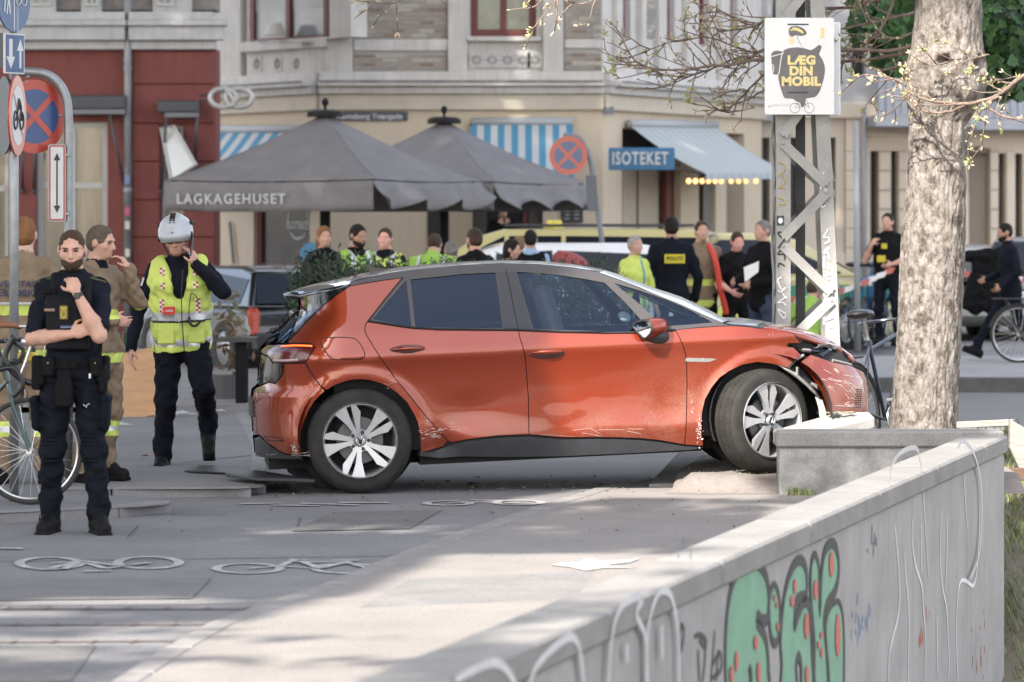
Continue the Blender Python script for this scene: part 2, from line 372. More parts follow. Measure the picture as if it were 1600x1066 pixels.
def slab(p0, p1, w, z0, z1, mb, off=0, rnd_=0.0):
 """slab along p0->p1 whose right face is the line; w to the left"""
 a, b = Vector((*p0, 0)), Vector((*p1, 0)); T_ = (b - a); le = T_.length; T_.normalize(); nl = Vector((-T_.y, T_.x, 0))
 c = (a + b) / 2 + nl * (w / 2 - off); mb.box((c.x, c.y, (z0 + z1) / 2), (le, w + 0 * off, z1 - z0), M=Matrix((T_, nl, Vector((0, 0, 1)))).transposed(), bev=rnd_)
mb = MB(); slab((WX(2), 2), (WX(24.8), 24.8), .24, -1.5, .32, mb); mb.build('wall_face', wc, pw, bevel=.02)
t = 2.0
while t < 24.8:
 u = min(24.83, t + 1.98); mb = MB(); slab((WX(t + .004), t + .004), (WX(u - .004), u - .004), .28, .318, .43, mb, off=.02, rnd_=.012); mb.build('coping_stone', conc, pw); t = u
# graffiti on the outer face, traced on the wall plane
def PW(px, py, off=.003):
 k = (px - 800) / F; Y = (.586 - .2605 * 14.84) / (k - .2605); p = Vector((k * Y, Y, H - (py - YH) * Y / F)); return p + N_o * off
Gz = lambda x, y: (1080 + .325 * x, 830 + .325 * y)
def flat(name, pts, m, off, parent):
 mb = MB(); mb.add([PW(x, y, off) for x, y in pts], [tuple(range(len(pts)))]); return mb.build(name, m, parent)
def stroke(name, pts, w, m, off, parent, n=8):
 pts = catmull(pts, n); P = [PW(x, y, off) for x, y in pts]; vs = []; fs = []
 for i, p in enumerate(P):
  t_ = (P[min(i + 1, len(P) - 1)] - P[max(i - 1, 0)]).normalized(); nn = t_.cross(N_o).normalized(); ww = w * (.75 + .5 * math.sin(math.pi * i / (len(P) - 1)) ** .5) / 2; vs += [p + nn * ww, p - nn * ww]
 for i in range(len(P) - 1): fs.append((2 * i, 2 * i + 1, 2 * i + 3, 2 * i + 2))
 mb = MB(); mb.add(vs, fs); return mb.build(name, m, parent)
green = mat('spray_green', (.165, .31, .215), rough=.75, c2=(.13, .255, .18), vscale=6, streak=.15); gblk = mat('spray_black', (.035, .033, .035), rough=.7, var=.3, vscale=20); gred = mat('spray_red', (.42, .10, .08), rough=.7)
gwh = mat('spray_white', (.52, .51, .52), rough=.8, c2=(.43, .415, .415), vscale=8); ggl = mat('spray_green_pale', (.22, .42, .30), rough=.8)
gf = thing('graffiti', 'green bubble letters with black outlines and red spots on the parapet', 'graffiti', PW(1240, 1000, 0))
let = [
 [(165, 760), (160, 600), (165, 450), (180, 320), (200, 240), (225, 190), (255, 165), (290, 150), (320, 160), (345, 190), (360, 230), (370, 300), (368, 380), (360, 425), (335, 430), (318, 408), (315, 440), (335, 475), (355, 520), (365, 600), (368, 680), (370, 760), (290, 760), (285, 690), (275, 660), (275, 760)],
 [(395, 250), (380, 285), (372, 340), (372, 420), (378, 490), (388, 530), (400, 540), (412, 525), (420, 470), (424, 400), (420, 330), (410, 280)],
 [(425, 545), (430, 450), (440, 340), (455, 260), (475, 195), (500, 150), (525, 140), (545, 170), (552, 220), (552, 280), (545, 310), (520, 318), (500, 340), (495, 400), (492, 460), (510, 400), (535, 345), (555, 340), (568, 390), (572, 480), (578, 600), (582, 760), (530, 760), (525, 650), (512, 600), (500, 650), (500, 760), (430, 760), (432, 650)],
 [(590, 105), (575, 150), (570, 230), (572, 330), (580, 430), (588, 550), (592, 760), (650, 760), (648, 600), (640, 500), (635, 420), (650, 350), (675, 310), (690, 280), (700, 240), (705, 180), (700, 110), (685, 65), (670, 58), (650, 75), (635, 110), (625, 180), (620, 260), (614, 400), (612, 260), (608, 160)],
 [(700, 335), (670, 355), (650, 400), (642, 470), (645, 560), (655, 650), (665, 760), (722, 760), (730, 650), (730, 520), (725, 420), (715, 360)]]
for i, l_ in enumerate(let):
 pp = [Gz(x, y) for x, y in l_]
 flat('graffiti_letter', pp, green, .0020 + i * .0004, gf)
 stroke('graffiti_outline', pp + [pp[0]], .045 if i in (0, 2, 3) else .035, gblk, .0050 + .0004 * i, gf, n=3)
for (x, y, rx, ry) in [(492, 265, 8, 36), (480, 335, 10, 28), (548, 455, 11, 64), (592, 282, 10, 50), (668, 160, 11, 62), (698, 500, 12, 104), (304, 535, 9, 36), (211, 625, 8, 50), (318, 680, 9, 52), (187, 690, 9, 45), (410, 460, 6, 22), (394, 320, 5, 18), (405, 355, 5, 15), (620, 500, 7, 18), (606, 548, 6, 20), (620, 585, 6, 24), (550, 690, 9, 45)]:
 c = Gz(x, y); flat('graffiti_spot', [(c[0] + rx * .325 * math.cos(a), c[1] + ry * .325 * math.sin(a)) for a in np.linspace(0, 6.283, 15)[:-1]], gred, .0085, gf)
gw = thing('graffiti', 'tall white looping spray lines on the far end of the parapet', 'graffiti', PW(1440, 900, 0))
gwh2 = mat('spray_white_bright', (.60, .59, .60), rough=.8)
for l_ in ([(975, -30), (985, 60), (996, 200), (1000, 320), (990, 420), (965, 520), (950, 600), (945, 740)], [(1023, 100), (1028, 200), (1038, 300), (1045, 450), (1042, 600), (1040, 740)], [(1062, -60), (1060, 40), (1075, 160), (1105, 260), (1115, 380), (1125, 520), (1122, 740)], [(1200, -100), (1195, 120), (1205, 260), (1225, 370), (1232, 500), (1238, 640), (1230, 740)], [(1225, -80), (1228, 60), (1220, 290)], [(1178, 410), (1180, 520), (1182, 680)], [(1385, -120), (1380, 60), (1372, 180), (1355, 260), (1320, 240), (1295, 240), (1280, 300), (1272, 450), (1275, 600), (1280, 740)], [(1102, -40), (1104, 200)]):
 stroke('spray_line', [Gz(x, y) for x, y in l_], .020, gwh2, .003, gw)
for l_ in ([(1389, 760), (1392, 730), (1407, 707), (1430, 700), (1437, 720), (1440, 745)], [(1490, 700), (1500, 690), (1518, 715), (1528, 770), (1525, 860), (1510, 905)], [(1505, 740), (1508, 790), (1511, 825)], [(1440, 745), (1450, 900)]):
 stroke('spray_line', l_, .022, gwh, .024 if l_[0][1] < 730 else .003, gw)
gl_ = thing('graffiti', 'pale white looping letters on the near part of the parapet', 'graffiti', PW(900, 1020, 0))
for l_ in ([(700, 1062), (760, 1035), (790, 1060), (800, 1100)], [(815, 1100), (825, 1045), (870, 1000), (890, 1000), (900, 1040), (905, 1100)], [(940, 1100), (945, 1010), (955, 960), (975, 935), (995, 935), (985, 960), (1000, 1000), (1000, 1100)], [(1005, 1100), (1003, 990), (1018, 930), (1035, 925), (1045, 950), (1052, 1000), (1052, 1100)], [(970, 1005), (971, 1035)], [(1025, 977), (1026, 1030)]):
 stroke('spray_line', l_, .026, gwh, .0235 if l_[0][1] < 1070 else .0232, gl_)
gb = thing('graffiti', 'small black tag left of the green letters on the parapet', 'graffiti', PW(1100, 1030, 0))
for l_ in ([(1063, 975), (1062, 1000), (1064, 1015), (1068, 985), (1063, 975)], [(1084, 995), (1092, 992), (1102, 1000), (1100, 1010), (1092, 1000)], [(1102, 998), (1100, 1040), (1096, 1066)], [(1090, 1015), (1092, 1066)], [(1116, 985), (1112, 1040), (1110, 1070)], [(1112, 1040), (1124, 1020), (1126, 1045), (1112, 1060)], [(1122, 1015), (1118, 1066)]):
 stroke('tag_line', l_, .02, gblk, .0032, gb)
sm = thing('paint_smears', 'red and blue paint smears on the parapet right of the green letters', 'graffiti', PW(1430, 960, 0))
rb = random.Random(4)
for (cx, cy_, sx, sy, n_, m) in ((1345, 960, 14, 34, 26, mat('smear_blue', (.22, .27, .40), rough=.9)), (1437, 985, 3, 14, 5, gred), (1446, 950, 5, 16, 6, mat('smear_pink', (.42, .25, .23), rough=.9)), (1530, 1000, 10, 60, 12, MATS['smear_pink']), (1360, 840, 10, 30, 8, mat('smear_dark', (.14, .14, .17), rough=.9)), (1060, 850, 12, 40, 8, MATS['smear_dark'])):
 for i in range(n_):
  x, y = cx + rb.gauss(0, sx * .6), cy_ + rb.gauss(0, sy * .5); l_ = rb.uniform(5, 22); flat('smear', [(x, y), (x + rb.uniform(.5, 1.6), y + 2), (x + rb.uniform(.4, 1.4), y + l_), (x - .3, y + l_ - 2)], m, .0026 + i * .00005, sm)
# cross wall and the low one behind
cw = thing('cross_wall', 'short mottled concrete wall with a flat coping in front of the front wheel', 'wall', (1.755, 25.38, 0))
mb = MB(); mb.box((2.50, 25.38 + .13, .115), (1.47, .24, .41)); o = mb.build('wall_face', mat('mottled_concrete', (.33, .325, .315), rough=.9, c2=(.16, .155, .15), vscale=5.5, bump=.5, bscale=70, fine=.4), cw, bevel=.015)
mb = MB(); mb.box((2.50, 25.38 + .13, .373), (1.51, .29, .11), bev=.014); mb.build('coping_stone', conc, cw)
lw_ = thing('low_wall', 'low concrete wall end with pale coping beside the crashed bumper', 'wall', (2.1, 25.8, 0))
TP = [W(1222, 668, 25.66), W(1296, 669.5, 25.66), W(1367, 652, 25.80), W(1358, 643.5, 25.98), W(1308, 644, 25.98)]
for nm, dz0, dz1, m in (('coping_stone', -.075, 0, mat('coping_pale', (.33, .32, .30), rough=.9, var=.3, vscale=5, bump=.4, bscale=70, fine=.3)), ('wall_face', -.5, -.077, conc)):
 k = 1 if nm[0] == 'c' else .96; c_ = sum(TP, Vector()) / 5; mb = MB(); P5 = [c_ + (p - c_) * k for p in TP]
 mb.add([p + Vector((0, 0, dz1)) for p in P5] + [p + Vector((0, 0, dz0)) for p in P5], [(0, 1, 2, 3, 4), (9, 8, 7, 6, 5)] + [(i, 5 + i, 5 + (i + 1) % 5, (i + 1) % 5) for i in range(5)]); mb.build(nm, m, lw_, bevel=.01)
# leaves lying on the low wall and a grass tuft at the foot of the cross wall
def tuft(name, label, cat, c, n_, r, hgt, m, kind='stuff', droop=.5, wid=.004):
 mb = MB()
 for _ in range(n_):
  a = rnd.uniform(0, 6.28); q = Vector(c) + Vector((rnd.gauss(0, r), rnd.gauss(0, r * .4), 0)); h_ = hgt * rnd.uniform(.5, 1.1); d = Vector((math.cos(a), math.sin(a), 0)); w = Vector((-d.y, d.x, 0)) * wid
  p1 = q + d * h_ * .25 + Vector((0, 0, h_ * .6)); p2 = q + d * h_ * droop + Vector((0, 0, h_)); mb.add([q - w, q + w, p1 + w * .8, p1 - w * .8, p2], [(0, 1, 2, 3), (3, 2, 4)])
 o = mb.build(name, m, None); tag(o, label, cat, kind=kind); return o
grs = mat('grass_blade', (.10, .16, .035), rough=.7, c2=(.20, .20, .08), vscale=20)
tuft('grass_tuft', 'small grass tuft at the foot of the cross wall', 'grass', (1.90, 25.30, .01), 90, .045, .06, grs)
mb = MB()
for _ in range(14):
 c = Vector((2.20 + rnd.gauss(0, .05), 25.86 + rnd.gauss(0, .02), .525)); mb.ell(c, (rnd.uniform(.015, .03), .018, .006), 6, 3, M=Matrix.Rotation(rnd.uniform(0, 3), 3, 'Z') @ Matrix.Rotation(rnd.uniform(-.5, .5), 3, 'X'))
tag(mb.build('fallen_leaves', mat('leaf_litter', (.12, .14, .07), rough=.9, c2=(.25, .22, .17), vscale=30), None), 'little heap of dry leaves on the low wall by the bumper', 'leaves', kind='stuff')
# sunken garden right of the parapet
nx, ny = 14, 40; vs = []; fs = []
def gz(x, y): return float(np.interp(y, [2, 24.3, 26.5, 29, 33.5], [-1.45, -1.25, -.75, -.38, -.02])) + .03 * math.sin(x * 5 + y * 3)
for j in range(ny):
 y = 2 + (33.7 - 2) * j / (ny - 1)
 for i in range(nx):
  x0 = WX(min(y, 24.9)) - .1 if y < 25.2 else (2.6 if y < 33 else 3.0); x = x0 + (30 - x0) * (i / (nx - 1)) ** 2; vs.append((x, y, gz(x, y)))
for j in range(ny - 1):
 for i in range(nx - 1): fs.append((j * nx + i, j * nx + i + 1, (j + 1) * nx + i + 1, (j + 1) * nx + i))
mb = MB(); mb.add(vs, fs); o = mb.build('grass_bank', mat('soil_and_grass', (.11, .10, .06), rough=1, c2=(.16, .13, .10), vscale=6, bump=.8, bscale=40), None, smooth=True); o['kind'] = 'structure'
mb = MB()
for _ in range(9000):
 x = rnd.uniform(2.9, 4.8); y = rnd.uniform(24.2, 33.2)
 if x < WX(24.9) + .02 and y < 25.1: continue
 if y < 25.6 and rnd.random() < .6: continue
 if 26.5 < y < 27.6 and rnd.random() < .75: continue
 q = Vector((x, y, gz(x, y))); a = rnd.uniform(0, 6.28); h_ = rnd.uniform(.04, .14); d = Vector((math.cos(a), math.sin(a), 0)); w = Vector((-d.y, d.x, 0)) * .004
 p1 = q + d * h_ * .3 + Vector((0, 0, h_ * .6)); p2 = q + d * h_ * .7 + Vector((0, 0, h_)); mb.add([q - w, q + w, p1 + w, p1 - w, p2], [(0, 1, 2, 3), (3, 2, 4)])
tag(mb.build('grass', grs, None), 'uneven grass on the bank right of the parapet', 'grass', kind='stuff')
# timber edging
wd = mat('weathered_timber', (.30, .275, .25), rough=.9, c2=(.2, .18, .16), vscale=8, stretch=(1, 1, 6))
tf = thing('timber_fence', 'weathered grey timber rail and post behind the far end of the parapet', 'fence', (3.45, 27.0, 0))
mb = MB(); a, b = W(1496, 664, 27.4), W(1584, 660, 27.2); d = (b - a).normalized(); c = (a + b) / 2; mb.box(c, ((b - a).length, .05, .045), M=Matrix((d, Vector((-d.y, d.x, 0)), Vector((0, 0, 1)))).transposed(), bev=.004); mb.build('rail', wd, tf)
mb = MB(); P = [W(x, y, 26.9) for x, y in ((1577, 655), (1600, 668), (1604, 740), (1594, 738), (1577, 700))]; mb.prism([(p.x, p.z) for p in P], (0, 26.9, 0), (1, 0, 0), (0, 0, 1), (0, -1, 0), -.05, .05); mb.build('post', wd, tf, bevel=.004)
mb = MB(); c = W(1592, 741, 26.4); mb.box(c, (.19, .05, .085), bev=.005); mb.build('plank', mat('brown_timber', (.13, .08, .05), rough=.9, var=.3), tf)
mb = MB(); P = [W(x, y, 27.6) for x, y in ((1428, 664), (1436, 657), (1448, 660), (1452, 666))]; mb.prism([(p.x, p.z) for p in P], (0, 27.6, 0), (1, 0, 0), (0, 0, 1), (0, -1, 0), -.03, .03); mb.build('stake', wd, tf)
# ================================================================== street trees whose crowns stand above and beside the view; near ones cast the dapples, far ones are added to shade the background
leafm = mat('leaf_green', (.055, .10, .025), rough=.6, c2=(.085, .13, .03), vscale=3)
barkm = mat('street_tree_bark', (.16, .14, .12), rough=.95, var=.4, vscale=9, bump=.8, bscale=30)
S_ = SUN
def leaf_cloud(pts, size, rng, name, parent, m):
 n = len(pts); P = np.array(pts); th = rng.uniform(0, 2 * np.pi, n); tl = rng.uniform(-.9, .9, n); s0 = size * rng.uniform(.6, 1.3, n)
 u = np.stack([np.cos(th), np.sin(th), .5 * tl], 1) * s0[:, None]; w = np.stack([-np.sin(th) * .6, np.cos(th) * .6, tl * .5], 1) * s0[:, None] * .62
 V = np.stack([P - u, P + w - u * .1, P + u, P - w - u * .1], 1).reshape(-1, 3); Fq = np.arange(4 * n).reshape(n, 4)
 o = np_mesh_simple(name, V, Fq, m, parent); o['kind'] = 'stuff'; return o
def np_mesh_simple(name, V, Fq, m, parent):
 me = bpy.data.meshes.new(name); me.vertices.add(len(V)); me.vertices.foreach_set('co', np.asarray(V, np.float32).ravel()); k = Fq.shape[1]
 me.loops.add(Fq.size); me.loops.foreach_set('vertex_index', Fq.astype(np.int32).ravel()); me.polygons.add(len(Fq)); me.polygons.foreach_set('loop_start', np.arange(0, Fq.size, k, dtype=np.int32)); me.polygons.foreach_set('loop_total', np.full(len(Fq), k, np.int32))
 me.materials.append(m); me.update(calc_edges=True); o = bpy.data.objects.new(name, me); col.objects.link(o)
 if parent is not None:
  o.parent = parent; off = root_loc(parent); me.transform(Matrix.Translation(-off))
 return o
def bumps(x, y, f, sd):
 return np.sin(f * x + 1.3 * np.sin(f * .7 * y + sd) + sd) * np.sin(f * .9 * y + 1.7 * np.sin(f * .6 * x - sd) + 2 * sd)
def shade_density(x, y):
 """drawn shade map of the ground (x, y); crowns are shaped to it, 0..1"""
 d = np.zeros_like(x)
 lane = np.interp(y, [14, 17.4, 19.2, 21.4, 23.7, 26.2], [-1.75, -1.38, -.96, -.53, 0, .6])
 far = y > 31.2
 d = np.where(far, 1.0, d)
 mid = (y > 24.6) & (y <= 31.2) & (x < .85 + .04 * bumps(x, y, 9, 1) + (y - 26.7) * .55)
 d = np.where(mid, 1.0, d)
 a = (y > 18.6) & (y <= 24.6) & (x < lane + .25); d = np.where(a, .97, d)
 d = np.where((y > 21.0) & (y <= 25.0) & (x >= lane + .25) & (x < 3), np.clip(.62 + .5 * bumps(x * 1.4, y * .7, 3.2, 2), 0, .95), d)
 d = np.where((y > 25.0) & (y < 26.05) & (x > 1.75) & (x < 3.6), .55 + .3 * bumps(x, y, 7, 3), d)
 d = np.where((y > 22.3) & (y < 23.0) & (x > -1.6) & (x < lane + .1), .35, d)
 d = np.where((y > 17.0) & (y <= 18.6) & (x < lane + .15), np.clip(.45 + .7 * bumps(x * .8, y * 2.2, 3.0, 5), 0, 1), d)
 d = np.where((y > 15.9) & (y <= 17.0) & (x < lane), np.clip(.35 + .5 * bumps(x * .6, y * 2.5, 3, 1), 0, 1), d)
 d = np.where((y <= 15.9) & (x < lane + .3), .9, d)
 d = np.where((y > 14.6) & (y < 16.9) & (x >= lane) & (x < 1.2), np.clip(.3 + .75 * bumps(x * .8 + .4, y * 1.6, 2.6, 4), 0, .95), d)
 d = np.where((y <= 14.6), np.maximum(d, np.clip(.45 + .6 * bumps(x, y, 2.3, 7), 0, 1)), d)
 return d
def shade_tree(label, base, z0, z1, region, n, size, seed, group='street trees beside the view', trunk_r=.22):
 """leaves are set along sun rays to cast the shade map; region = ground rectangle (x0,x1,y0,y1) that the crown shades"""
 rng = np.random.default_rng(seed); t = thing('street_tree', label, 'tree', base, group=group)
 x0, x1, y0, y1 = region; gx = rng.uniform(x0, x1, n); gy = rng.uniform(y0, y1, n); keep = rng.uniform(0, 1, n) < shade_density(gx, gy) ** 1.5
 gx, gy = gx[keep], gy[keep]; z = rng.uniform(z0, z1, len(gx)); k = z / S_.z
 P = np.stack([gx + k * S_.x, gy + k * S_.y, z], 1)
 leaf_cloud(P, size, rng, 'crown', t, leafm)
 c = P.mean(0); b = Vector(base); mb = MB(); fork = b + Vector((0, 0, z0 * .62)); mb.tube([b, b + Vector((.05, 0, z0 * .3)), fork], [trunk_r * 1.3, trunk_r, trunk_r * .85], 12)
 sel = P[rng.integers(0, len(P), 26)]
 for q in sel:
  q = Vector(q); m_ = fork.lerp(q, .5) + Vector((0, 0, .5)); mb.tube([fork, m_, q], [trunk_r * .42, trunk_r * .22, .02], 6)
 mb.build('trunk', barkm, t, smooth=True)
 return t
shade_tree('leafy street tree left of the camera, shading the bike path', (-9.0, 9.5, 0), 9.0, 11.0, (-8, 1.6, 17.0, 25.0), 46000, .13, 1)
shade_tree('leafy street tree left of the road, shading the rear of the crashed car', (-9.8, 15.5, 0), 9.0, 11.5, (-8, 4.2, 24.6, 31.4), 34000, .15, 2)
shade_tree('leafy street tree close by on the left of the camera', (-10.5, 3.0, 0), 8.4, 10.5, (-8, 2.2, 10.5, 17.0), 22000, .14, 3)
for i, (bx_, by_, reg, z0_, z1_) in enumerate((((-19, 21, 0), None, (-12, -1, 31.2, 52), 17, 20), ((-12.5, 23, 0), None, (-1, 10, 31.2, 50), 17, 20), ((-19, 41, 0), None, (-12, 0, 50, 80), 18, 21), ((-13, 46, 0), None, (0, 14, 48, 82), 18, 21))):  # unseen trees added to keep the far street and facades in shade
 shade_tree(('large leafy tree on the square at far left', 'large leafy tree leaning over the side street', 'tall leafy tree beside the cafe', 'tall leafy tree at the right of the junction')[i], bx_, z0_, z1_, reg, 9000, .55, 10 + i, trunk_r=.3)
# ================================================================== the crashed red hatchback
def glass_mat(name, tint, rough=0.0, refl=1.0, gcol=(1, 1, 1)):
 m = bpy.data.materials.new(name); m.use_nodes = True; nt = m.node_tree; N = nt.nodes; Lk = nt.links
 N.remove(N['Principled BSDF']); out = N['Material Output']
 tr = N.new('ShaderNodeBsdfTransparent'); tr.inputs[0].default_value = (*tint, 1)
 gl = N.new('ShaderNodeBsdfGlossy'); gl.inputs['Roughness'].default_value = rough; gl.inputs[0].default_value = (*gcol, 1)
 fr = N.new('ShaderNodeFresnel'); fr.inputs[0].default_value = 1.5
 ma = N.new('ShaderNodeMath'); ma.operation = 'MULTIPLY_ADD'; ma.inputs[1].default_value = refl; ma.inputs[2].default_value = 0.02 * refl; ma.use_clamp = True
 mx = N.new('ShaderNodeMixShader'); Lk.new(fr.outputs[0], ma.inputs[0]); Lk.new(ma.outputs[0], mx.inputs[0])
 Lk.new(tr.outputs[0], mx.inputs[1]); Lk.new(gl.outputs[0], mx.inputs[2]); Lk.new(mx.outputs[0], out.inputs[0])
 MATS[name] = m; return m
CAR_RED = (0.215, 0.024, 0.0035)
def paint_mat():
 m = mat('car_paint', CAR_RED, rough=0.40, metal=0.6, coat=1.0, spec=0.5)
 nt = m.node_tree; N = nt.nodes; Lk = nt.links; b = N['Principled BSDF']
 tc = N.new('ShaderNodeTexCoord')
 # dust and scuffs thrown up over the lower doors and the front wing
 def blob(cx, cz, rx, rz):
  mp = N.new('ShaderNodeMapping'); mp.inputs['Location'].default_value = (-cx / rx, 0, -cz / rz); mp.inputs['Scale'].default_value = (1 / rx, 0.0, 1 / rz)
  Lk.new(tc.outputs['Object'], mp.inputs[0]); g = N.new('ShaderNodeTexGradient'); g.gradient_type = 'SPHERICAL'; Lk.new(mp.outputs[0], g.inputs[0]); return g.outputs['Fac']
 bs = [blob(2.15, 0.45, 0.55, 0.42), blob(1.45, 0.34, 0.8, 0.2), blob(0.3, 0.45, 0.45, 0.3), blob(-0.5, 0.3, 0.35, 0.2), blob(3.3, 0.6, 0.3, 0.5)]
 acc = bs[0]
 for q in bs[1:]:
  ad = N.new('ShaderNodeMath'); ad.operation = 'ADD'; Lk.new(acc, ad.inputs[0]); Lk.new(q, ad.inputs[1]); acc = ad.outputs[0]
 nz = N.new('ShaderNodeTexNoise'); nz.inputs['Scale'].default_value = 60; nz.inputs['Detail'].default_value = 8; nz.inputs['Roughness'].default_value = 0.75
 Lk.new(tc.outputs['Object'], nz.inputs[0])
 nz2 = N.new('ShaderNodeTexNoise'); nz2.inputs['Scale'].default_value = 5; nz2.inputs['Detail'].default_value = 5; Lk.new(tc.outputs['Object'], nz2.inputs[0])
 mu = N.new('ShaderNodeMath'); mu.operation = 'MULTIPLY'; Lk.new(nz.outputs[0], mu.inputs[0]); Lk.new(nz2.outputs[0], mu.inputs[1])
 rp = N.new('ShaderNodeValToRGB'); rp.color_ramp.elements[0].position = 0.17; rp.color_ramp.elements[1].position = 0.42; Lk.new(mu.outputs[0], rp.inputs[0])
 m2 = N.new('ShaderNodeMath'); m2.operation = 'MULTIPLY'; Lk.new(acc, m2.inputs[0]); Lk.new(rp.outputs[0], m2.inputs[1])
 m3 = N.new('ShaderNodeMath'); m3.operation = 'MULTIPLY'; m3.inputs[1].default_value = 0.62; m3.use_clamp = True; Lk.new(m2.outputs[0], m3.inputs[0])
 mx = N.new('ShaderNodeMixRGB'); mx.inputs[1].default_value = (*CAR_RED, 1); mx.inputs[2].default_value = (0.30, 0.17, 0.125, 1); Lk.new(m3.outputs[0], mx.inputs[0])
 Lk.new(mx.outputs[0], b.inputs['Base Color'])
 cv = N.new('ShaderNodeMath'); cv.operation = 'MULTIPLY_ADD'; cv.inputs[1].default_value = -0.9; cv.inputs[2].default_value = 1.0; Lk.new(m3.outputs[0], cv.inputs[0]); Lk.new(cv.outputs[0], b.inputs['Coat Weight'])
 # slight waviness of knocked sheet metal
 nw = N.new('ShaderNodeTexNoise'); nw.inputs['Scale'].default_value = 3.0; nw.inputs['Detail'].default_value = 1; Lk.new(tc.outputs['Object'], nw.inputs[0])
 bp = N.new('ShaderNodeBump'); bp.inputs['Strength'].default_value = 0.35; bp.inputs['Distance'].default_value = 0.02; Lk.new(nw.outputs[0], bp.inputs['Height'])
 Lk.new(bp.outputs[0], b.inputs['Coat Normal'])
 return m
def build_red_car():
 YAW, PIT = R(5.5), R(2.5)
 rot = Matrix.Rotation(YAW, 3, 'Z') @ Matrix.Rotation(-PIT, 3, 'Y')
 RW = 0.349
 hub = W(563, 689, 25.5)
 P0 = hub - rot @ Vector((0, -0.885, RW))
 car = thing('crashed_car', 'crashed red orange hatchback with black roof, crumpled front and scuffed doors', 'car', P0)
 car.rotation_euler = (0, -PIT, YAW)
 inv = rot.transposed()
 C0 = inv @ (Vector((0, 0, H)) - P0)
 def ray(px, py): return inv @ Vector((px - 800, F, -(py - YH)))
 def cy(px, py, y):
  d = ray(px, py); t = (y - C0.y) / d.y; return C0 + d * t
 def interp_z(tab, z): return interp(z, [t[0] for t in tab], [t[1] for t in tab])
 rear = [(398, 716), (397, 700), (394, 675), (393, 655), (392, 630), (392, 610), (402, 602), (403, 580), (405, 560), (406, 545), (412, 538), (438, 512), (464, 486), (467, 478), (466, 462)]
 XR = sorted((cy(x, y, 0).z, cy(x, y, 0).x) for x, y in rear)
 front = [(1346, 690), (1351, 660), (1353, 635), (1352, 610), (1349, 590), (1342, 575), (1333, 563), (1322, 551), (1300, 536)]
 XF = sorted((cy(x, y, 0).z, cy(x, y, 0).x) for x, y in front)
 BZ = [0.0, 0.17, .26, .34, .45, .58, .70, .80, .880, .912, .928, 1.00, 1.07, 1.25, 1.40, 1.50, 1.60]
 BY = [.80, .845, .868, .884, .876, .873, .878, .888, .901, .908, .901, .878, .853, .765, .69, .635, .56]
 bzf = catmull(list(zip(BZ, BY)), 8); bz_, by_ = [p[0] for p in bzf], [p[1] for p in bzf]
 def HW(x, z):
  b = float(np.interp(z, bz_, by_))
  xr = interp_z(XR, z); xf = interp_z(XF, z)
  if x < 0.0:
   d = min(0.9999, max(0, -x / -(xr if xr < -0.05 else -0.05))); b *= (1 - d ** 3.0) ** (1 / 2.6)
  if x > 2.45:
   d = min(0.9999, (x - 2.45) / (xf - 2.45)); b *= (1 - d ** 2.4) ** (1 / 2.3)
  for cx in (0.0, 2.77):
   r = math.hypot(x - cx, z - RW)
   b += 0.016 / (1 + math.exp((r - 0.475) / 0.008)) if z < 0.95 and abs(x - cx) < .6 else 0
  # knocked-in lower door edge behind the rear wheel
  b -= 0.03 * math.exp(-((x - .52) / .13) ** 2 - ((z - .3) / .09) ** 2)
  b -= 0.012 * math.exp(-((x - .72) / .22) ** 2 - ((z - .50) / .12) ** 2)
  b -= 0.010 * math.exp(-((x - 2.05) / .12) ** 2 - ((z - .42) / .2) ** 2)
  b -= 0.008 * math.exp(-((x - 1.35) / .3) ** 2 - ((z - .36) / .07) ** 2)
  return b
 def s(px, py):
  """photo point -> (x, z) on the side surface facing the camera"""
  d = ray(px, py); y = -0.88
  for _ in range(14):
   t = (y - C0.y) / d.y; p = C0 + d * t
   z = p.z; x = min(max(p.x, interp_z(XR, z) + .003), interp_z(XF, z) - .003)
   y = 0.5 * y + 0.5 * (-HW(x, z))
  return (x, p.z)
 A = lambda x, y: s(380 + .2 * x, 400 + .2 * y)
 B = lambda x, y: s(380 + .2 * x, 580 + .2 * y)
 C = lambda x, y: s(680 + .2 * x, 400 + .2 * y)
 D = lambda x, y: s(940 + .2 * x, 400 + .2 * y)
 E = lambda x, y: s(1080 + .2 * x, 540 + .2 * y)
 def RE(py):
  z = cy(400, py, 0).z; return (interp_z(XR, z) + .0005, z)
 def FE(py):
  z = cy(1345, py, 0).z; return (interp_z(XF, z) - .0005, z)
 M_ = dict(paint=paint_mat(), black=mat('car_gloss_black', (.006, .006, .009), rough=.15, coat=.35, spec=.35),
   trim=mat('car_grey_trim', (.040, .036, .036), rough=.35, var=.2, vscale=4), plastic=mat('car_plastic', (.022, .023, .027), rough=.5, var=.3, vscale=9),
   dark=mat('car_matt_black', (.008, .008, .009), rough=.8), tyre=mat('tyre_rubber', (.016, .0155, .015), rough=.8, spec=.25, c2=(.032, .030, .027), vscale=9, bump=.3, bscale=90),  # matt black for seals, gaps and parts behind the panels
   rim=mat('rim_silver', (.44, .44, .45), rough=.28, metal=.55, coat=.4, var=.12, vscale=14), chrome=mat('chrome', (.8, .8, .8), rough=.12, metal=1.0),
   g1=glass_mat('car_glass', (.62, .70, .74), refl=.7, gcol=(.50, .64, .92)), g2=glass_mat('car_glass_tinted', (.08, .09, .11), refl=.7, gcol=(.50, .64, .92)),
   seat=mat('seat_cloth', (.10, .10, .105), rough=.9), scuff=mat('paint_scuff', (.62, .55, .52), rough=.8, var=.3, vscale=80))
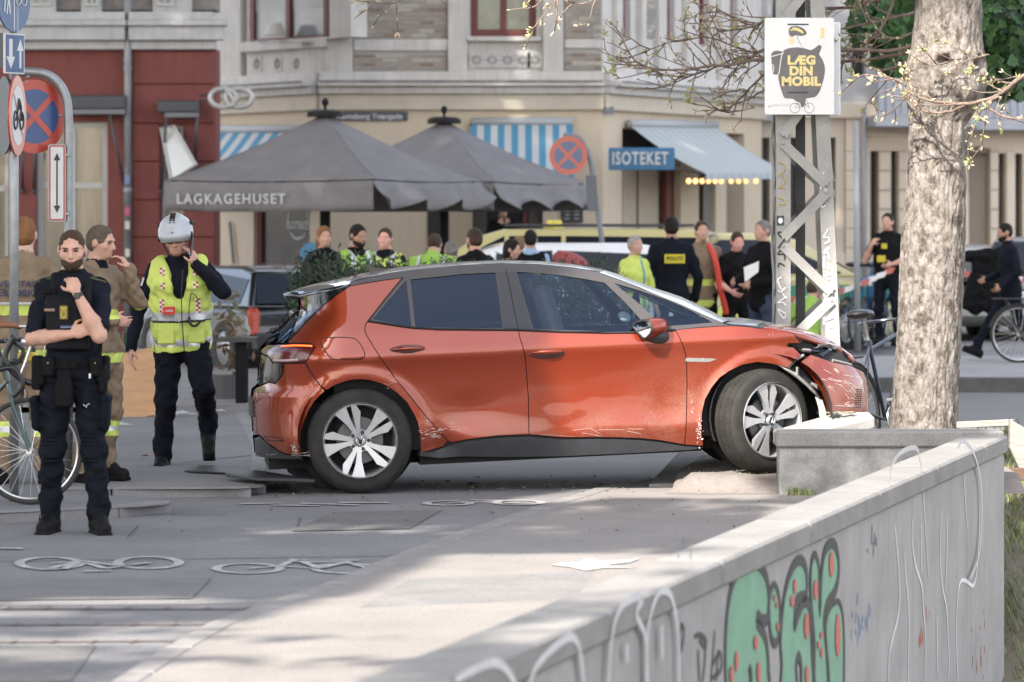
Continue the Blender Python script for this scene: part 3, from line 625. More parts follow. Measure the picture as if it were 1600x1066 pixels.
 def inside(P, poly):
  x, y = P; c = False; n = len(poly); j = n - 1
  for i in range(n):
   xi, yi = poly[i]; xj, yj = poly[j]
   if (yi > y) != (yj > y) and x < (xj - xi) * (y - yi) / (yj - yi + 1e-12) + xi: c = not c
   j = i
  return c
 def dens(poly, step):
  out = []
  for i, p in enumerate(poly):
   q = poly[(i + 1) % len(poly)]; L_ = math.hypot(q[0] - p[0], q[1] - p[1]); k = max(1, int(round(L_ / step)))
   for t in range(k): out.append((p[0] + (q[0] - p[0]) * t / k, p[1] + (q[1] - p[1]) * t / k))
  return out
 def area(poly): return 0.5 * sum(p[0] * poly[(i + 1) % len(poly)][1] - poly[(i + 1) % len(poly)][0] * p[1] for i, p in enumerate(poly))
 def shrink(poly, d):
  if area(poly) < 0: poly = poly[::-1]
  out = []; n = len(poly)
  for i in range(n):
   a, b, c = poly[i - 1], poly[i], poly[(i + 1) % n]
   e1 = Vector((b[0] - a[0], b[1] - a[1])); e2 = Vector((c[0] - b[0], c[1] - b[1]))
   if e1.length < 1e-7 or e2.length < 1e-7: out.append(b); continue
   e1.normalize(); e2.normalize(); n1 = Vector((-e1.y, e1.x)); n2 = Vector((-e2.y, e2.x)); m = n1 + n2
   if m.length < .3: m = n1
   m.normalize(); k = d / max(.5, m.dot(n1)); out.append((b[0] + m.x * k, b[1] + m.y * k))
  return out
 def panel(name, poly, m, parent=car, step=.03, lip=.02, off=0.0, holes=(), gap=.0028, far=True, label=None, sides=(-1, 1)):
  poly = shrink(poly, gap) if gap else (poly if area(poly) > 0 else poly[::-1])
  bd = dens(poly, step); hb = [dens(h if area(h) > 0 else h[::-1], step) for h in holes]
  xs = [p[0] for p in bd]; zs = [p[1] for p in bd]
  pts = []; z = min(zs) + step / 2; ba = np.array(bd + [q for h in hb for q in h])
  while z < max(zs):
   xr, xf = interp_z(XR, z), interp_z(XF, z); gx = list(np.arange(min(xs), max(xs), step))
   gx += [xr * k for k in (.75, .82, .88, .92, .95, .97, .985, .993) if xr * k > min(xs)]
   gx += [2.45 + (xf - 2.45) * k for k in (.84, .89, .93, .96, .98, .992)]
   gx.sort(); last = -9
   for x in gx:
    if x - last < .004: continue
    dd = np.hypot(ba[:, 0] - x, ba[:, 1] - z).min()
    lim = .35 * step if (x > xr * .74 and x < 3.2) else .006
    if dd > lim and inside((x, z), poly) and not any(inside((x, z), h) for h in holes): pts.append((x, z)); last = x
   z += step
  allp = bd + [q for h in hb for q in h] + pts
  edges = []; loops = []; n0 = 0
  for lp in [bd] + hb:
   k = len(lp); edges += [(n0 + i, n0 + (i + 1) % k) for i in range(k)]; loops.append((n0, k)); n0 += k
  r = delaunay_2d_cdt([Vector(p) for p in allp], edges, [], 1, 1e-6)
  V2, Fc = r[0], r[2]
  faces = []
  for f in Fc:
   cx = sum(V2[i].x for i in f) / len(f); cz = sum(V2[i].y for i in f) / len(f)
   if inside((cx, cz), poly) and not any(inside((cx, cz), h) for h in holes): faces.append(tuple(f))
  ys = [HW(v.x, v.y) + off for v in V2]
  res = None
  for sd in sides:
   mb = MB(); mb.add([(v.x, sd * y, v.y) for v, y in zip(V2, ys)], [f if sd < 0 else f[::-1] for f in faces])
   for (st, k) in loops:   # returned edge
    base = len(mb.v); lp = (bd + [q for h in hb for q in h])[st:st + k]
    vs = []
    for p in lp:
     y = HW(*p) + off; vs += [(p[0], sd * y, p[1]), (p[0], sd * (max(0, y - lip)), p[1])]
    mb.add(vs, [((2 * i), 2 * i + 1, (2 * ((i + 1) % k)) + 1, 2 * ((i + 1) % k)) for i in range(k)])
   o = mb.build(name, m, parent, smooth=True, angle=50, world=False, label=label if sd < 0 else None)
   if sd < 0: res = o
  return res
 def lift(path, off=.002, y=None): return [Vector((x, -(HW(x, z) + off), z)) for x, z in path]
 def strip(name, path, r, m, parent=car, off=.001, smooth=True):
  mb = MB(); mb.tube(lift(path, off), r, n=6); return mb.build(name, m, parent, smooth=True, world=False)
 # -------- outlines traced on the side
 seamR = [A(975, 510), A(955, 540), A(950, 565), A(955, 600), A(965, 622), A(1030, 730), A(1110, 850), A(1200, 975), B(1300, 190), B(1375, 285), B(1450, 380), B(1530, 468), B(1600, 545)]
 door_low = [(z6(870, 830)) for z6 in (lambda x, y: s(380 + .3752 * x, 380 + .3752 * y),)]
 Z6 = lambda x, y: s(380 + .3752 * x, 380 + .3752 * y)
 Z7 = lambda x, y: s(880 + .3564 * x, 400 + .3564 * y)
 Z8 = lambda x, y: s(1180 + .2064 * x, 480 + .2064 * y)
 seamB = [C(650, 580), C(662, 640), C(685, 710), C(700, 770), C(710, 860), C(716, 950), Z6(1188, 650), Z6(1190, 797)]
 seamF = [D(577, 580), D(600, 620), D(628, 680), D(650, 745), D(662, 800), D(665, 900), D(668, 1000), Z7(542, 620), Z7(540, 720), Z7(532, 828)]
 arch_f = [E(70, 790), E(85, 700), E(80, 600), E(87, 520), E(110, 420), E(160, 330), E(220, 255), E(300, 200), E(400, 152), E(520, 130), E(640, 145), E(752, 174)]
 arch_r = [B(1385, 635), B(1385, 560), B(1380, 480), B(1362, 400), B(1330, 330), B(1275, 240), B(1200, 170), B(1130, 122), B(1060, 92), B(990, 72), B(920, 65), B(860, 68), B(800, 80), B(720, 110), B(650, 150)]
 arch_r2 = [B(620, 172), B(560, 235), B(510, 310), B(475, 400), B(455, 470), B(445, 540), B(450, 600), B(466, 655)]
 cdiag = [A(835, 235), A(730, 305), A(640, 375), A(520, 490), A(440, 575), A(345, 678)]
 # red quarter
 panel('rear_quarter', cdiag[::-1] + [A(1000, 205), A(1245, 170), A(1110, 335)] + seamR + [B(1560, 590), B(1440, 625)] + arch_r + [B(598, 108), B(545, 30), A(485, 835), A(562, 715), A(545, 690), A(500, 680)], M_['paint'])
 rd = panel('rear_door', seamR + [Z6(870, 831), Z6(930, 818), Z6(1060, 802)] + seamB[::-1] + [C(300, 577), C(0, 574), A(1480, 570), A(1340, 564), A(1200, 545), A(1080, 525)], M_['paint'])
 fd = panel('front_door', seamB + [Z7(0, 797), Z7(150, 795), Z7(260, 797), Z7(340, 800), Z7(420, 808)] + seamF[::-1] + [D(450, 590), D(300, 598), D(0, 602), C(1300, 600), C(1000, 594)], M_['paint'])
 panel('front_wing', seamF + [Z7(600, 833), E(95, 782)][::1] + arch_f[1:] + [E(800, 125), E(862, 72), D(1500, 715), D(1450, 705), D(1462, 684), D(1555, 684), D(1500, 606), D(1350, 580), D(1200, 563), D(1080, 551), D(1000, 547), D(900, 550), D(760, 560), D(650, 570)], M_['paint'])
 panel('front_bumper', [E(932, 70), E(880, 108), E(840, 142), E(900, 200), E(945, 250), E(985, 310), E(1020, 370), E(1050, 440), E(1070, 540), E(1080, 640), FE(668), FE(650), FE(630), FE(615), FE(600), FE(590), FE(582), E(1240, 155), E(1180, 145), E(1100, 128), E(1010, 95)], M_['paint'], label='scratched red orange front bumper corner torn from the wing')
 panel('rear_bumper', [A(480, 838), B(545, 35), B(594, 105), B(640, 156)] + arch_r2 + [B(400, 655), B(330, 648), B(260, 610), B(200, 570), B(130, 500), RE(678), RE(660), RE(640), RE(620), RE(608), B(130, 115), B(200, 85), A(250, 1000), A(290, 950), A(310, 920), A(318, 842), A(400, 842)], M_['paint'])
 panel('tailgate', [A(318, 838), A(310, 918), A(288, 950), A(248, 998), B(198, 83), B(130, 110), RE(600), RE(580), RE(560), RE(552), A(200, 790), A(230, 836)], M_['black'])
 panel('rear_diffuser', [B(130, 505), B(200, 575), B(260, 615), B(330, 652), B(466, 660), B(468, 690), B(300, 690), B(120, 670), RE(712), RE(700), RE(683)], M_['plastic'])
 hg = panel('rear_window', [A(437, 420), A(420, 485), A(400, 540), A(370, 610), A(338, 676), A(190, 688), RE(540), RE(525), RE(510), RE(495), RE(487)], M_['g2'], far=True)
 panel('tailgate_side_trim', [A(425, 330), A(480, 313), A(650, 275), A(828, 232)] + cdiag[1:] + [A(340, 676), A(372, 610), A(402, 540), A(422, 485), A(440, 418), A(437, 370)], M_['black'])
 # lamp
 lampm = mat('tail_lamp_red', (.10, .008, .010), rough=.2, coat=.3, var=.4, vscale=20)
 tl = panel('tail_light', [A(345, 683), A(500, 684), A(545, 692), A(560, 712), A(525, 770), A(485, 832), A(330, 838), A(232, 835), A(202, 790), RE(550), RE(545), A(190, 692)], lampm, off=.004)
 strip('tail_light_amber', [A(300, 708), A(380, 702), A(460, 702), A(540, 706)], .009, mat('lamp_amber', (.85, .16, .02), rough=.2, emit=.35), tl, off=.0)
 strip('tail_light_bar', [A(240, 817), A(330, 818), A(430, 812)], .010, mat('lamp_white', (.36, .28, .28), rough=.3), tl, off=.0)
 mb = MB(); mb.prism([A(320, 745), A(450, 740), A(480, 700 + 60), A(420, 800), A(320, 800)], (0, -.80, 0), (1, 0, 0), (0, 0, 1), (0, -1, 0), 0, .001)
 # sill
 panel('sill', [Z6(735, 868), Z6(790, 868), Z6(870, 838), Z6(930, 824), Z6(1060, 810), Z6(1190, 805), Z7(0, 803), Z7(150, 801), Z7(260, 803), Z7(340, 807), Z7(420, 815), Z7(530, 833), Z7(615, 842), Z7(560, 852), Z7(300, 866), Z7(0, 880), Z6(1100, 893), Z6(900, 890), Z6(820, 897), Z6(735, 888)], M_['plastic'])
 # side frame with window openings
 w1 = [A(1015, 495), A(1140, 345), A(1273, 192), A(1295, 375), A(1314, 552), A(1200, 535)]
 w2 = [A(1306, 185), A(1600, 155), C(200, 143), C(470, 130), C(495, 300), C(525, 563), C(200, 565), A(1600, 562), A(1345, 555), A(1325, 370)]
 w3 = [C(635, 125), C(800, 133), C(1000, 155), C(1180, 183), C(1322, 210), D(170, 350), D(300, 492), D(320, 590), D(0, 592), C(1200, 585), C(765, 572), C(700, 350)]
 w4 = [D(98, 212), D(300, 272), D(500, 340), D(640, 400), D(760, 460), D(865, 520), D(700, 535), D(500, 550), D(430, 500), D(300, 380)]
 beltline = [D(1000, 546), D(900, 549), D(760, 559), D(650, 569), D(577, 578), D(450, 588), D(300, 596), D(0, 600), C(1300, 598), C(1000, 592), C(650, 578), C(300, 575), C(0, 572), A(1480, 568), A(1340, 562), A(1200, 543), A(1080, 523), A(975, 508)]
 topline = [A(838, 205), A(1000, 165), A(1280, 118), A(1600, 86), C(200, 78), C(500, 62), C(800, 70), C(1050, 92), C(1280, 128), D(0, 140), D(200, 208), D(400, 292), D(600, 372), D(800, 462), D(940, 522)]
 panel('window_frame', topline + beltline + [A(1110, 333), A(1245, 168), A(1000, 203), A(838, 234)], M_['trim'], holes=[w1, w2, w3, w4], gap=.001, off=.003)
 panel('pillar_trim', [C(486, 128), C(628, 123), C(695, 350), C(757, 568), C(530, 566), C(503, 300)], M_['black'], off=.006, gap=.001)
 mb = MB(); mb.tube(lift([C(552, 108), C(580, 230), C(620, 440), C(650, 578)], .007), .003, 6); mb.build('pillar_seam', M_['dark'], car, world=False)
 for nm, w, g in (('rear_quarter_window', w1, 'g2'), ('rear_door_window', w2, 'g2'), ('front_door_window', w3, 'g1'), ('front_quarter_window', w4, 'g1')):
  panel(nm, w, M_[g], off=-.004, gap=-.002, lip=.002, step=.06)
 for p in ([A(975, 512), A(1110, 338), A(1245, 172)],):
  strip('window_seal', p, .006, M_['dark'])
 strip('window_seal', [p for p in beltline[4:]], .008, M_['dark'], off=.004)
 # inner dark shell, stops one seeing through the gaps
 panel('inner_shell', [Z6(740, 880), Z6(1100, 885), Z7(0, 870), Z7(560, 846)] + [(p[0] - .02, p[1]) for p in arch_f] + [(x, z) for x, z in [D(1300, 600), D(1000, 570), D(577, 600), D(0, 620), C(650, 600), A(1480, 590), A(1200, 570)]] + [A(900, 330), A(500, 530), A(300, 760), B(300, 40), B(320, 620), B(440, 640)] + [(p[0], p[1] + .015) for p in arch_r2[::-1]] + [(p[0], p[1] + .015) for p in arch_r[::-1]], M_['dark'], off=-.022, lip=.001, gap=0, step=.06)
 # handles
 for (hx, hy) in ((1284, 735), ):
  pass
 for pxy in ((637, 546.5), (855, 551.5)):
  c = s(*pxy); y = HW(*c); dr = rd if pxy[0] < 700 else fd
  for sd in (-1, 1):
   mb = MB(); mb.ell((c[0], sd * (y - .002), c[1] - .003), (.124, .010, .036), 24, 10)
   h = mb.build('handle_recess_shade', mat('recess_shade_red', (.05, .007, .005), rough=.35, coat=.6), dr if sd < 0 else car, smooth=True, world=False)  # darker red painted in for the shade of the grip recess
   mb = MB(); pts = [(c[0] + t * .108, sd * (y + .034 * (1 - t * t) + .004), c[1] + .009 - .006 * t * t) for t in np.linspace(-1, 1, 13)]
   mb.tube(pts, [.006 + .010 * (1 - abs(t) ** 3) for t in np.linspace(-1, 1, 13)], 10)
   mb.build('door_handle', M_['paint'], dr if sd < 0 else car, smooth=True, world=False)
 # fuel flap
 fl = catmull([A(640, 640), A(750, 636), A(850, 642), A(895, 665), A(935, 725), A(950, 775), A(930, 805), A(860, 812), A(720, 808), A(680, 795), A(635, 730), A(608, 680), A(612, 650)], 4, close=True)
 panel('fuel_flap', fl, M_['paint'], off=.0035, lip=.003, gap=.003, sides=(-1,))
 strip('fuel_flap_gap', fl + [fl[0]], .0032, M_['dark'], off=.0008)
 strip('bumper_seam', [A(487, 834), A(535, 915), B(545, 35), B(590, 100)], .003, M_['dark'])
 # roof, spoiler, windscreen, bonnet: lofted between the two sides
 def deck(name, rows, m, yc=0.0, n=14, crown=2.4, thick=0.0, label=None, bump=0.0, rag=0.0):
  mb = MB(); vs = []
  for (px, sy, ey) in rows:
   e = s(px, ey); ye = max(.05, HW(*e) - .004); cp = cy(px, sy, yc); zc = cp.z; xc = cp.x
   for j in range(n + 1):
    t = -1 + 2 * j / n; k = 1 - abs(t) ** crown
    b_ = bump * math.sin(3 * t + px * .05) * math.sin(px * .09) * (1 if abs(t) < 1 else 0)
    vs.append((e[0] + (xc - e[0]) * k, t * ye, e[1] + (zc - e[1]) * k + b_))
  k = len(rows); fs = [(i * (n + 1) + j, i * (n + 1) + j + 1, (i + 1) * (n + 1) + j + 1, (i + 1) * (n + 1) + j) for i in range(k - 1) for j in range(n)]
  mb.add(vs, [f[::-1] for f in fs])
  o = mb.build(name, m, car, smooth=True, world=False, label=label)
  if thick: q = o.modifiers.new('thick', 'SOLIDIFY'); q.thickness = thick; q.offset = -1
  return o
 roofm = mat('roof_black', (.020, .020, .024), rough=.22, coat=1.0)
 deck('roof', [(547, 433, 440.5), (580, 426, 433), (608, 421, 427.5), (636, 417, 423.5), (680, 413, 418.5), (720, 409.6, 415.3), (780, 406.6, 412.2), (840, 407.6, 413.8), (890, 412, 418.2), (936, 419.6, 425.4)], roofm, thick=.02)
 deck('roof_spoiler', [(442, 459.5, 462), (464, 451.6, 463), (492, 444, 457), (520, 438.5, 451), (547, 433, 446)], roofm, thick=.03)
 scr = mat('shattered_glass', (.24, .27, .265), rough=.3, var=.75, vscale=55, bump=.8, bscale=120, coat=.6, fine=.6)
 deck('windscreen', [(937, 420, 426), (960, 427, 434), (980, 435, 441), (1000, 442.4, 449), (1020, 450, 458), (1040, 456, 466), (1060, 463, 474), (1080, 472.5, 483), (1100, 482, 492), (1128, 497, 504)], scr, label='windscreen crazed pale with cracks')
 deck('scuttle', [(1127, 499, 505), (1140, 498, 508), (1160, 497, 510), (1185, 500, 513), (1200, 503, 515)], M_['black'], thick=.02)
 deck('bonnet', [(1140, 503, 509.5), (1170, 504, 511.5), (1200, 505, 514.5), (1226, 507.5, 519), (1254, 515, 526), (1283, 526, 536), (1306, 538, 542), (1324, 552, 553), (1332, 563, 563)], M_['paint'], thick=.025, crown=3.0, bump=.006, label='buckled bonnet lifted off its front edge')
 # aerial fin
 mb = MB(); f0 = cy(578, 425, 0); mb.prism([(0, 0), (-.01, .03), (-.035, .062), (0.0, .055), (.04, .035), (.13, .022), (.13, 0)], (f0.x, .02, f0.z - .008), (1, 0, 0), (0, 0, 1), (0, -1, 0), 0, .05)
 mb.build('roof_aerial', M_['black'], car, smooth=True, angle=30, world=False)
 # wiper at the rear
 mb = MB(); w0 = cy(426, 517, -.15); mb.ell(w0, (.025, .02, .02)); mb.tube([w0, w0 + Vector((-.03, .25, -.02))], .009); mb.build('rear_wiper', M_['plastic'], car, smooth=True, world=False)
 # number plate recess at the rear
 mb = MB(); p = cy(395, 640, 0); mb.box((p.x - .012, 0, p.z + .02), (.02, .52, .12)); mb.build('number_plate', mat('plate_dark', (.05, .05, .05)), car, world=False)
 # bumper reflector slot, scuffs
 strip('bumper_slot', [B(160, 508), B(220, 510), B(290, 518), B(320, 545), B(240, 545), B(190, 540), B(160, 508)], .004, M_['dark'])
 rr = random.Random(5)
 def scuff(cx, cy_, w, h, n, m=M_['scuff'], ang=0.0, r0=.0012, r1=.0026):
  mb = MB()
  for _ in range(n):
   x = cx + rr.gauss(0, w * .45); y = cy_ + rr.gauss(0, h * .45); L_ = rr.uniform(.1, .6) * w; a = ang + rr.gauss(0, .2)
   pts = [s(x + L_ * t * math.cos(a), y + L_ * t * math.sin(a) + rr.uniform(-.4, .4)) for t in (0, .35, .7, 1)]
   mb.tube(lift(pts, -.0002), [.0005, rr.uniform(r0, r1), rr.uniform(r0, r1), .0005], 4)
  o = mb.build('paint_scratch', m, car, smooth=True, world=False); o['kind'] = 'stuff'; return o
 scuff(459, 700, 6, 10, 34, ang=1.2, r0=.002, r1=.006); scuff(470, 712, 60, 2, 10)
 scuff(676, 678, 18, 11, 26, ang=-.05); scuff(668, 654, 5, 14, 8, ang=1.2); scuff(700, 668, 28, 8, 10)
 scuff(940, 672, 90, 12, 7, ang=0.02, r0=.0006, r1=.0010)
 scuff(1092, 672, 6, 26, 40, ang=1.35, r0=.002, r1=.005); scuff(1080, 630, 8, 30, 10, ang=1.3, r0=.0008, r1=.002)
 scuff(1310, 592, 40, 22, 22, ang=.5, r0=.001, r1=.003); scuff(1330, 610, 20, 25, 20, ang=.7, r0=.0015, r1=.003); scuff(1330, 634, 26, 3, 8)
 scuff(1205, 523, 4, 4, 5, r0=.0008, r1=.0015, ang=.8); scuff(610, 600, 20, 10, 6, r0=.0008, r1=.0015)
 # wheel-arch liners, underbody, cabin
 mb = MB()
 for cx in (0, 2.77):
  for sd in (-1, 1):
   n = 22; vs = []
   for i in range(n + 1):
    a = math.pi * (-.12 + 1.24 * i / n)
    for yy in (.868, .50): vs.append((cx + .415 * math.cos(a), sd * yy, RW + .03 + .415 * math.sin(a)))
   mb.add(vs, [(2 * i, 2 * i + 1, 2 * i + 3, 2 * i + 2) for i in range(n)])
   cpt = len(mb.v); mb.add([(cx, sd * .50, RW)] + [(cx + .415 * math.cos(math.pi * 2 * i / 24), sd * .50, RW + .03 + .415 * math.sin(math.pi * 2 * i / 24)) for i in range(24)], [(0, 1 + i, 1 + (i + 1) % 24) for i in range(24)])
 mb.box((1.35, 0, .22), (1.9, 1.5, .12)); mb.box((1.35, 0, .24), (3.9, .96, .16)); mb.box((-.40, 0, .42), (.3, 1.3, .35)); mb.box((3.15, 0, .45), (.2, 1.0, .4))
 mb.build('underbody', mat('underbody_black', (.013, .013, .014), rough=.9, bump=.4, bscale=120), car, world=False)
 mb = MB(); mb.box((1.35, 0, .60), (3.0, 1.42, .68)); mb.box((2.38, 0, .93), (.5, 1.35, .16), bev=.06); mb.build('cabin', mat('cabin_grey', (.022, .022, .025), rough=.8), car, world=False)
 for sx in (.62, 1.52):
  for sy in (-.37, .37):
   mb = MB(); mb.box((sx - .18, sy, 1.08), (.14, .46, .50), M=Matrix.Rotation(-.25, 3, 'Y'), bev=.05)
   mb.build('car_seat', M_['seat'], car, smooth=True, angle=40, world=False)
   hb_ = MB(); hb_.box((sx - .30, sy, 1.33), (.09, .26, .17), M=Matrix.Rotation(-.2, 3, 'Y'), bev=.035); hb_.build('headrest', M_['seat'], car, smooth=True, angle=40, world=False)
 mb = MB(); mb.tube([(2.02 + .03 * math.sin(a), .38 + .18 * math.cos(a), 1.03 + .18 * math.sin(a)) for a in np.linspace(0, 2 * math.pi, 21)[:-1]], .015, 8, close=True); mb.build('steering_wheel', M_['plastic'], car, smooth=True, world=False)
 # deflated pale airbag cloth on the dash side
 mb = MB(); g = cy(976, 495, -.45); mb.ell(g, (.05, .03, .035), 10, 8, M=Matrix.Rotation(.5, 3, 'Y')); mb.build('airbag', mat('airbag_cloth', (.5, .58, .62), rough=.8, bump=.5, bscale=40), car, smooth=True, world=False)
 # wing badge
 bd = [D(662, 796), D(870, 802), D(898, 808), D(838, 829), D(664, 826)]
 bo = panel('wing_badge', bd, M_['chrome'], off=.003, lip=.004, gap=0, sides=(-1,))
 y0 = HW(*bd[0]); o = bd[0]
 me = text_mb('PRO S', .027, .0006, 0.0, 'CENTER', 1.2)
 p0_ = Vector((D(725, 812)[0], -(HW(*D(725, 812)) + .006), D(725, 812)[1]))
 me.transform(Matrix.Translation(p0_) @ Matrix(((1.5, 0, 0, 0), (0, 0, -1, 0), (0, 1, 0, 0), (0, 0, 0, 1)))); link('badge_lettering', me, bo, [mat('letter_grey', (.2, .2, .2))])
 # door mirror
 mm = MB(); dp = lambda x, y, dep: cy(940 + .2 * x, 400 + .2 * y, dep)
 ol = [(245, 548), (275, 515), (330, 500), (372, 506), (390, 530), (400, 575), (385, 610), (350, 645), (330, 645), (290, 605)]
 a0 = [dp(x, y, -.985 - 1.2 * (x - 322) * .2 / 233) for x, y in ol]; cen = sum(a0, Vector()) / len(a0)
 def ringmesh(rings):
  mb = MB(); k = len(rings[0]); vs = [p for r_ in rings for p in r_]
  fs = [(i * k + j, i * k + (j + 1) % k, (i + 1) * k + (j + 1) % k, (i + 1) * k + j) for i in range(len(rings) - 1) for j in range(k)]
  mb.add(vs, fs + [tuple((len(rings) - 1) * k + j for j in range(k))]); return mb
 ax = Vector((.13, .10, .010))
 rings = [a0, [cen + (p - cen) * 1.10 + ax * .25 for p in a0], [cen + (p - cen) * 1.06 + ax * .7 for p in a0], [cen + (p - cen) * .85 + ax * 1.0 for p in a0], [cen + (p - cen) * .5 + ax * 1.18 for p in a0]]
 mo = ringmesh(rings).build('door_mirror', M_['paint'], car, smooth=True, world=False)
 mb = MB(); mb.add([cen + (p - cen) * .90 + Vector((-.004, -.004, 0)) for p in a0], [tuple(range(len(a0)))]); mb.build('mirror_glass', mat('mirror_silver', (.85, .85, .85), rough=.02, metal=1), mo, world=False)
 mb = MB(); mb.tube([cen + (p - cen) * .97 + Vector((-.003, -.003, 0)) for p in a0], .009, 6, close=True); mb.build('mirror_rim', M_['plastic'], mo, smooth=True, world=False)
 mb = MB(); q = dp(432, 620, -.93); mb.ell(q, (.085, .05, .055), 16, 10, M=Matrix.Rotation(.3, 3, 'Y')); mb.tube([q, q + Vector((.05, .07, .05)), dp(490, 580, -.86)], [.045, .03, .02], 10); mb.build('mirror_arm', M_['plastic'], mo, smooth=True, world=False)
 # headlamp cavity and torn brackets
 hl = panel('headlamp', [D(1452, 700), D(1470, 684), D(1556, 684), Z8(355, 215), Z8(440, 275), Z8(600, 290), Z8(700, 350), Z8(735, 405), Z8(690, 440), Z8(560, 410), Z8(420, 358), Z8(360, 350), Z8(300, 320)], M_['dark'], off=-.05, lip=.01, gap=0, label='smashed black headlamp unit')
 def bit(name, pts, w, m, dep=-.02):
  mb = MB(); P = [Vector((x, -(HW(x, z) + dep), z)) for x, z in pts]; mb.tube(P, w, 4); mb.build(name, m, car, world=False)
 al = mat('bare_bracket', (.45, .44, .42), rough=.4, metal=.7, var=.3, vscale=60)
 bit('bracket', [Z8(250, 462), Z8(300, 410), Z8(370, 365)], .011, al); bit('bracket', [Z8(360, 325), Z8(420, 330)], .012, al, -.01)
 bit('bracket', [Z8(325, 455), Z8(320, 510), Z8(330, 525)], .010, al); bit('bracket', [Z8(295, 210), Z8(355, 265)], .010, M_['plastic']); bit('bracket', [Z8(480, 290), Z8(560, 280), Z8(590, 300)], .009, al)
 bit('bracket', [Z8(500, 375), Z8(560, 330), Z8(640, 310), Z8(700, 380)], .014, M_['black']); bit('bracket', [Z8(590, 405), Z8(660, 422), Z8(730, 440)], .012, al); bit('bracket', [Z8(270, 300), Z8(350, 330), Z8(480, 340)], .012, M_['black'])
 bit('bracket', [Z8(430, 580), Z8(470, 600)], .013, al); bit('bracket', [Z8(440, 320), Z8(520, 300), Z8(620, 330)], .012, M_['black'])
 mb = MB(); ln = [E(690, 155), E(760, 195), E(830, 240), E(900, 300), E(960, 360), E(1010, 410)]; P = [Vector((x, -(HW(x, z) - .02), z)) for x, z in ln]; mb.tube(P, [.006, .012, .014, .014, .012, .006], 5); mb.build('torn_liner', al, car, smooth=True, world=False)
 panel('liner_tear', [E(770, 190), E(840, 150), E(900, 205), E(945, 255), E(985, 320), E(1015, 390), E(960, 350), E(880, 270)], M_['plastic'], off=-.06, gap=0, lip=.001)
 panel('bent_inner_wing', [E(975, 400), E(1030, 425), E(1060, 520), E(1065, 560), E(1010, 560), E(1000, 480)], mat('white_primer', (.62, .58, .54), rough=.7, var=.3, vscale=30), off=-.03, gap=0, lip=.01)
 bit('bumper_foil', [Z8(590, 745), Z8(730, 752)], .002, M_['scuff'], .004)
 # perforated grille in the bumper corner
 mb = MB()
 for i in range(4):
  for j in range(9):
   c = (1338 + i * 2.7 - (j * .3), 609 + j * 3.4)
   x, z = s(*c); mb.ell((x, -(HW(x, z) + .001), z), (.006, .005, .005), 6, 4)
 o = mb.build('bumper_perforation', M_['dark'], car, world=False); o['kind'] = 'stuff'
 mb = MB(); g = cy(1349, 625, -.2); mb.box(g, (.03, .2, .16), bev=.012); mb.build('bumper_grille', M_['plastic'], car, world=False)
 # wheels
 def wheel(cx, cyy, steer, side):
  Mx = Matrix.Translation((cx, cyy, RW)) @ Matrix.Rotation(steer, 4, 'Z') @ Matrix.Rotation(0 if side < 0 else math.pi, 4, 'Z')
  fix = lambda mb: setattr(mb, 'v', [tuple(Mx @ Vector(v)) for v in mb.v])
  TW = .215
  mb = MB(); prof = [(.250, -.004), (.262, -.0), (.285, -.001), (.315, .004), (.332, .016), (.342, .030), (.3475, .05), (.349, .107), (.3475, .165), (.342, .185), (.332, .20), (.30, .212), (.26, .212)]
  mb.lathe([(r, h) for r, h in prof], (0, 0, 0), (0, 1, 0), 72); fix(mb)
  w = mb.build('wheel', M_['tyre'], car, smooth=True, angle=45, world=False)
  # tread blocks
  mb = MB(); n = 64
  for i in range(n):
   for (h0, h1, sk) in ((.028, .078, .5), (.082, .132, -.5), (.137, .187, .5)):
    a = 2 * math.pi * (i + (.3 if sk > 0 else 0)) / n; d = Vector((math.cos(a), 0, math.sin(a))); t = Vector((-math.sin(a), 0, math.cos(a)))
    rr_ = lambda h: interp(h, [.028, .05, .107, .165, .187], [.341, .3475, .349, .3475, .341])
    hw = .0125; k = .02 * sk
    vs = []
    for h, s_ in ((h0, -1), (h1, 1)):
     for tt in (-hw, hw):
      for dr in (-.003, .0035): vs.append(d * (rr_(h) + dr) + t * (tt + k * s_) + Vector((0, h, 0)))
    mb.add(vs, [(1, 3, 7, 5), (0, 1, 5, 4), (2, 6, 7, 3), (0, 2, 3, 1), (4, 5, 7, 6)])
  fix(mb); o = mb.build('tread_blocks', M_['tyre'], w, world=False); o['kind'] = 'stuff'
  mb = MB(); mb.lathe([(.255, -.010), (.257, -.004), (.252, .002), (.244, -.002), (.236, .010), (.228, .05), (.222, .19), (.05, .19)], (0, 0, 0), (0, 1, 0), 64)
  fix(mb); rim = mb.build('rim', M_['rim'], w, smooth=True, angle=40, world=False)
  mb = MB(); mb.lathe([(.0, .06), (.155, .06), (.16, .075), (.0, .08)], (0, 0, 0), (0, 1, 0), 40); fix(mb); mb.build('brake_disc', mat('disc_grey', (.10, .10, .10), rough=.5, metal=.6), w, smooth=True, angle=30, world=False)
  mb = MB(); mb.lathe([(.225, .186), (0, .187)], (0, 0, 0), (0, 1, 0), 40); fix(mb); mb.build('wheel_back', M_['dark'], w, world=False)
  ph0 = math.pi + (0 if cx < 1 else R(-14))
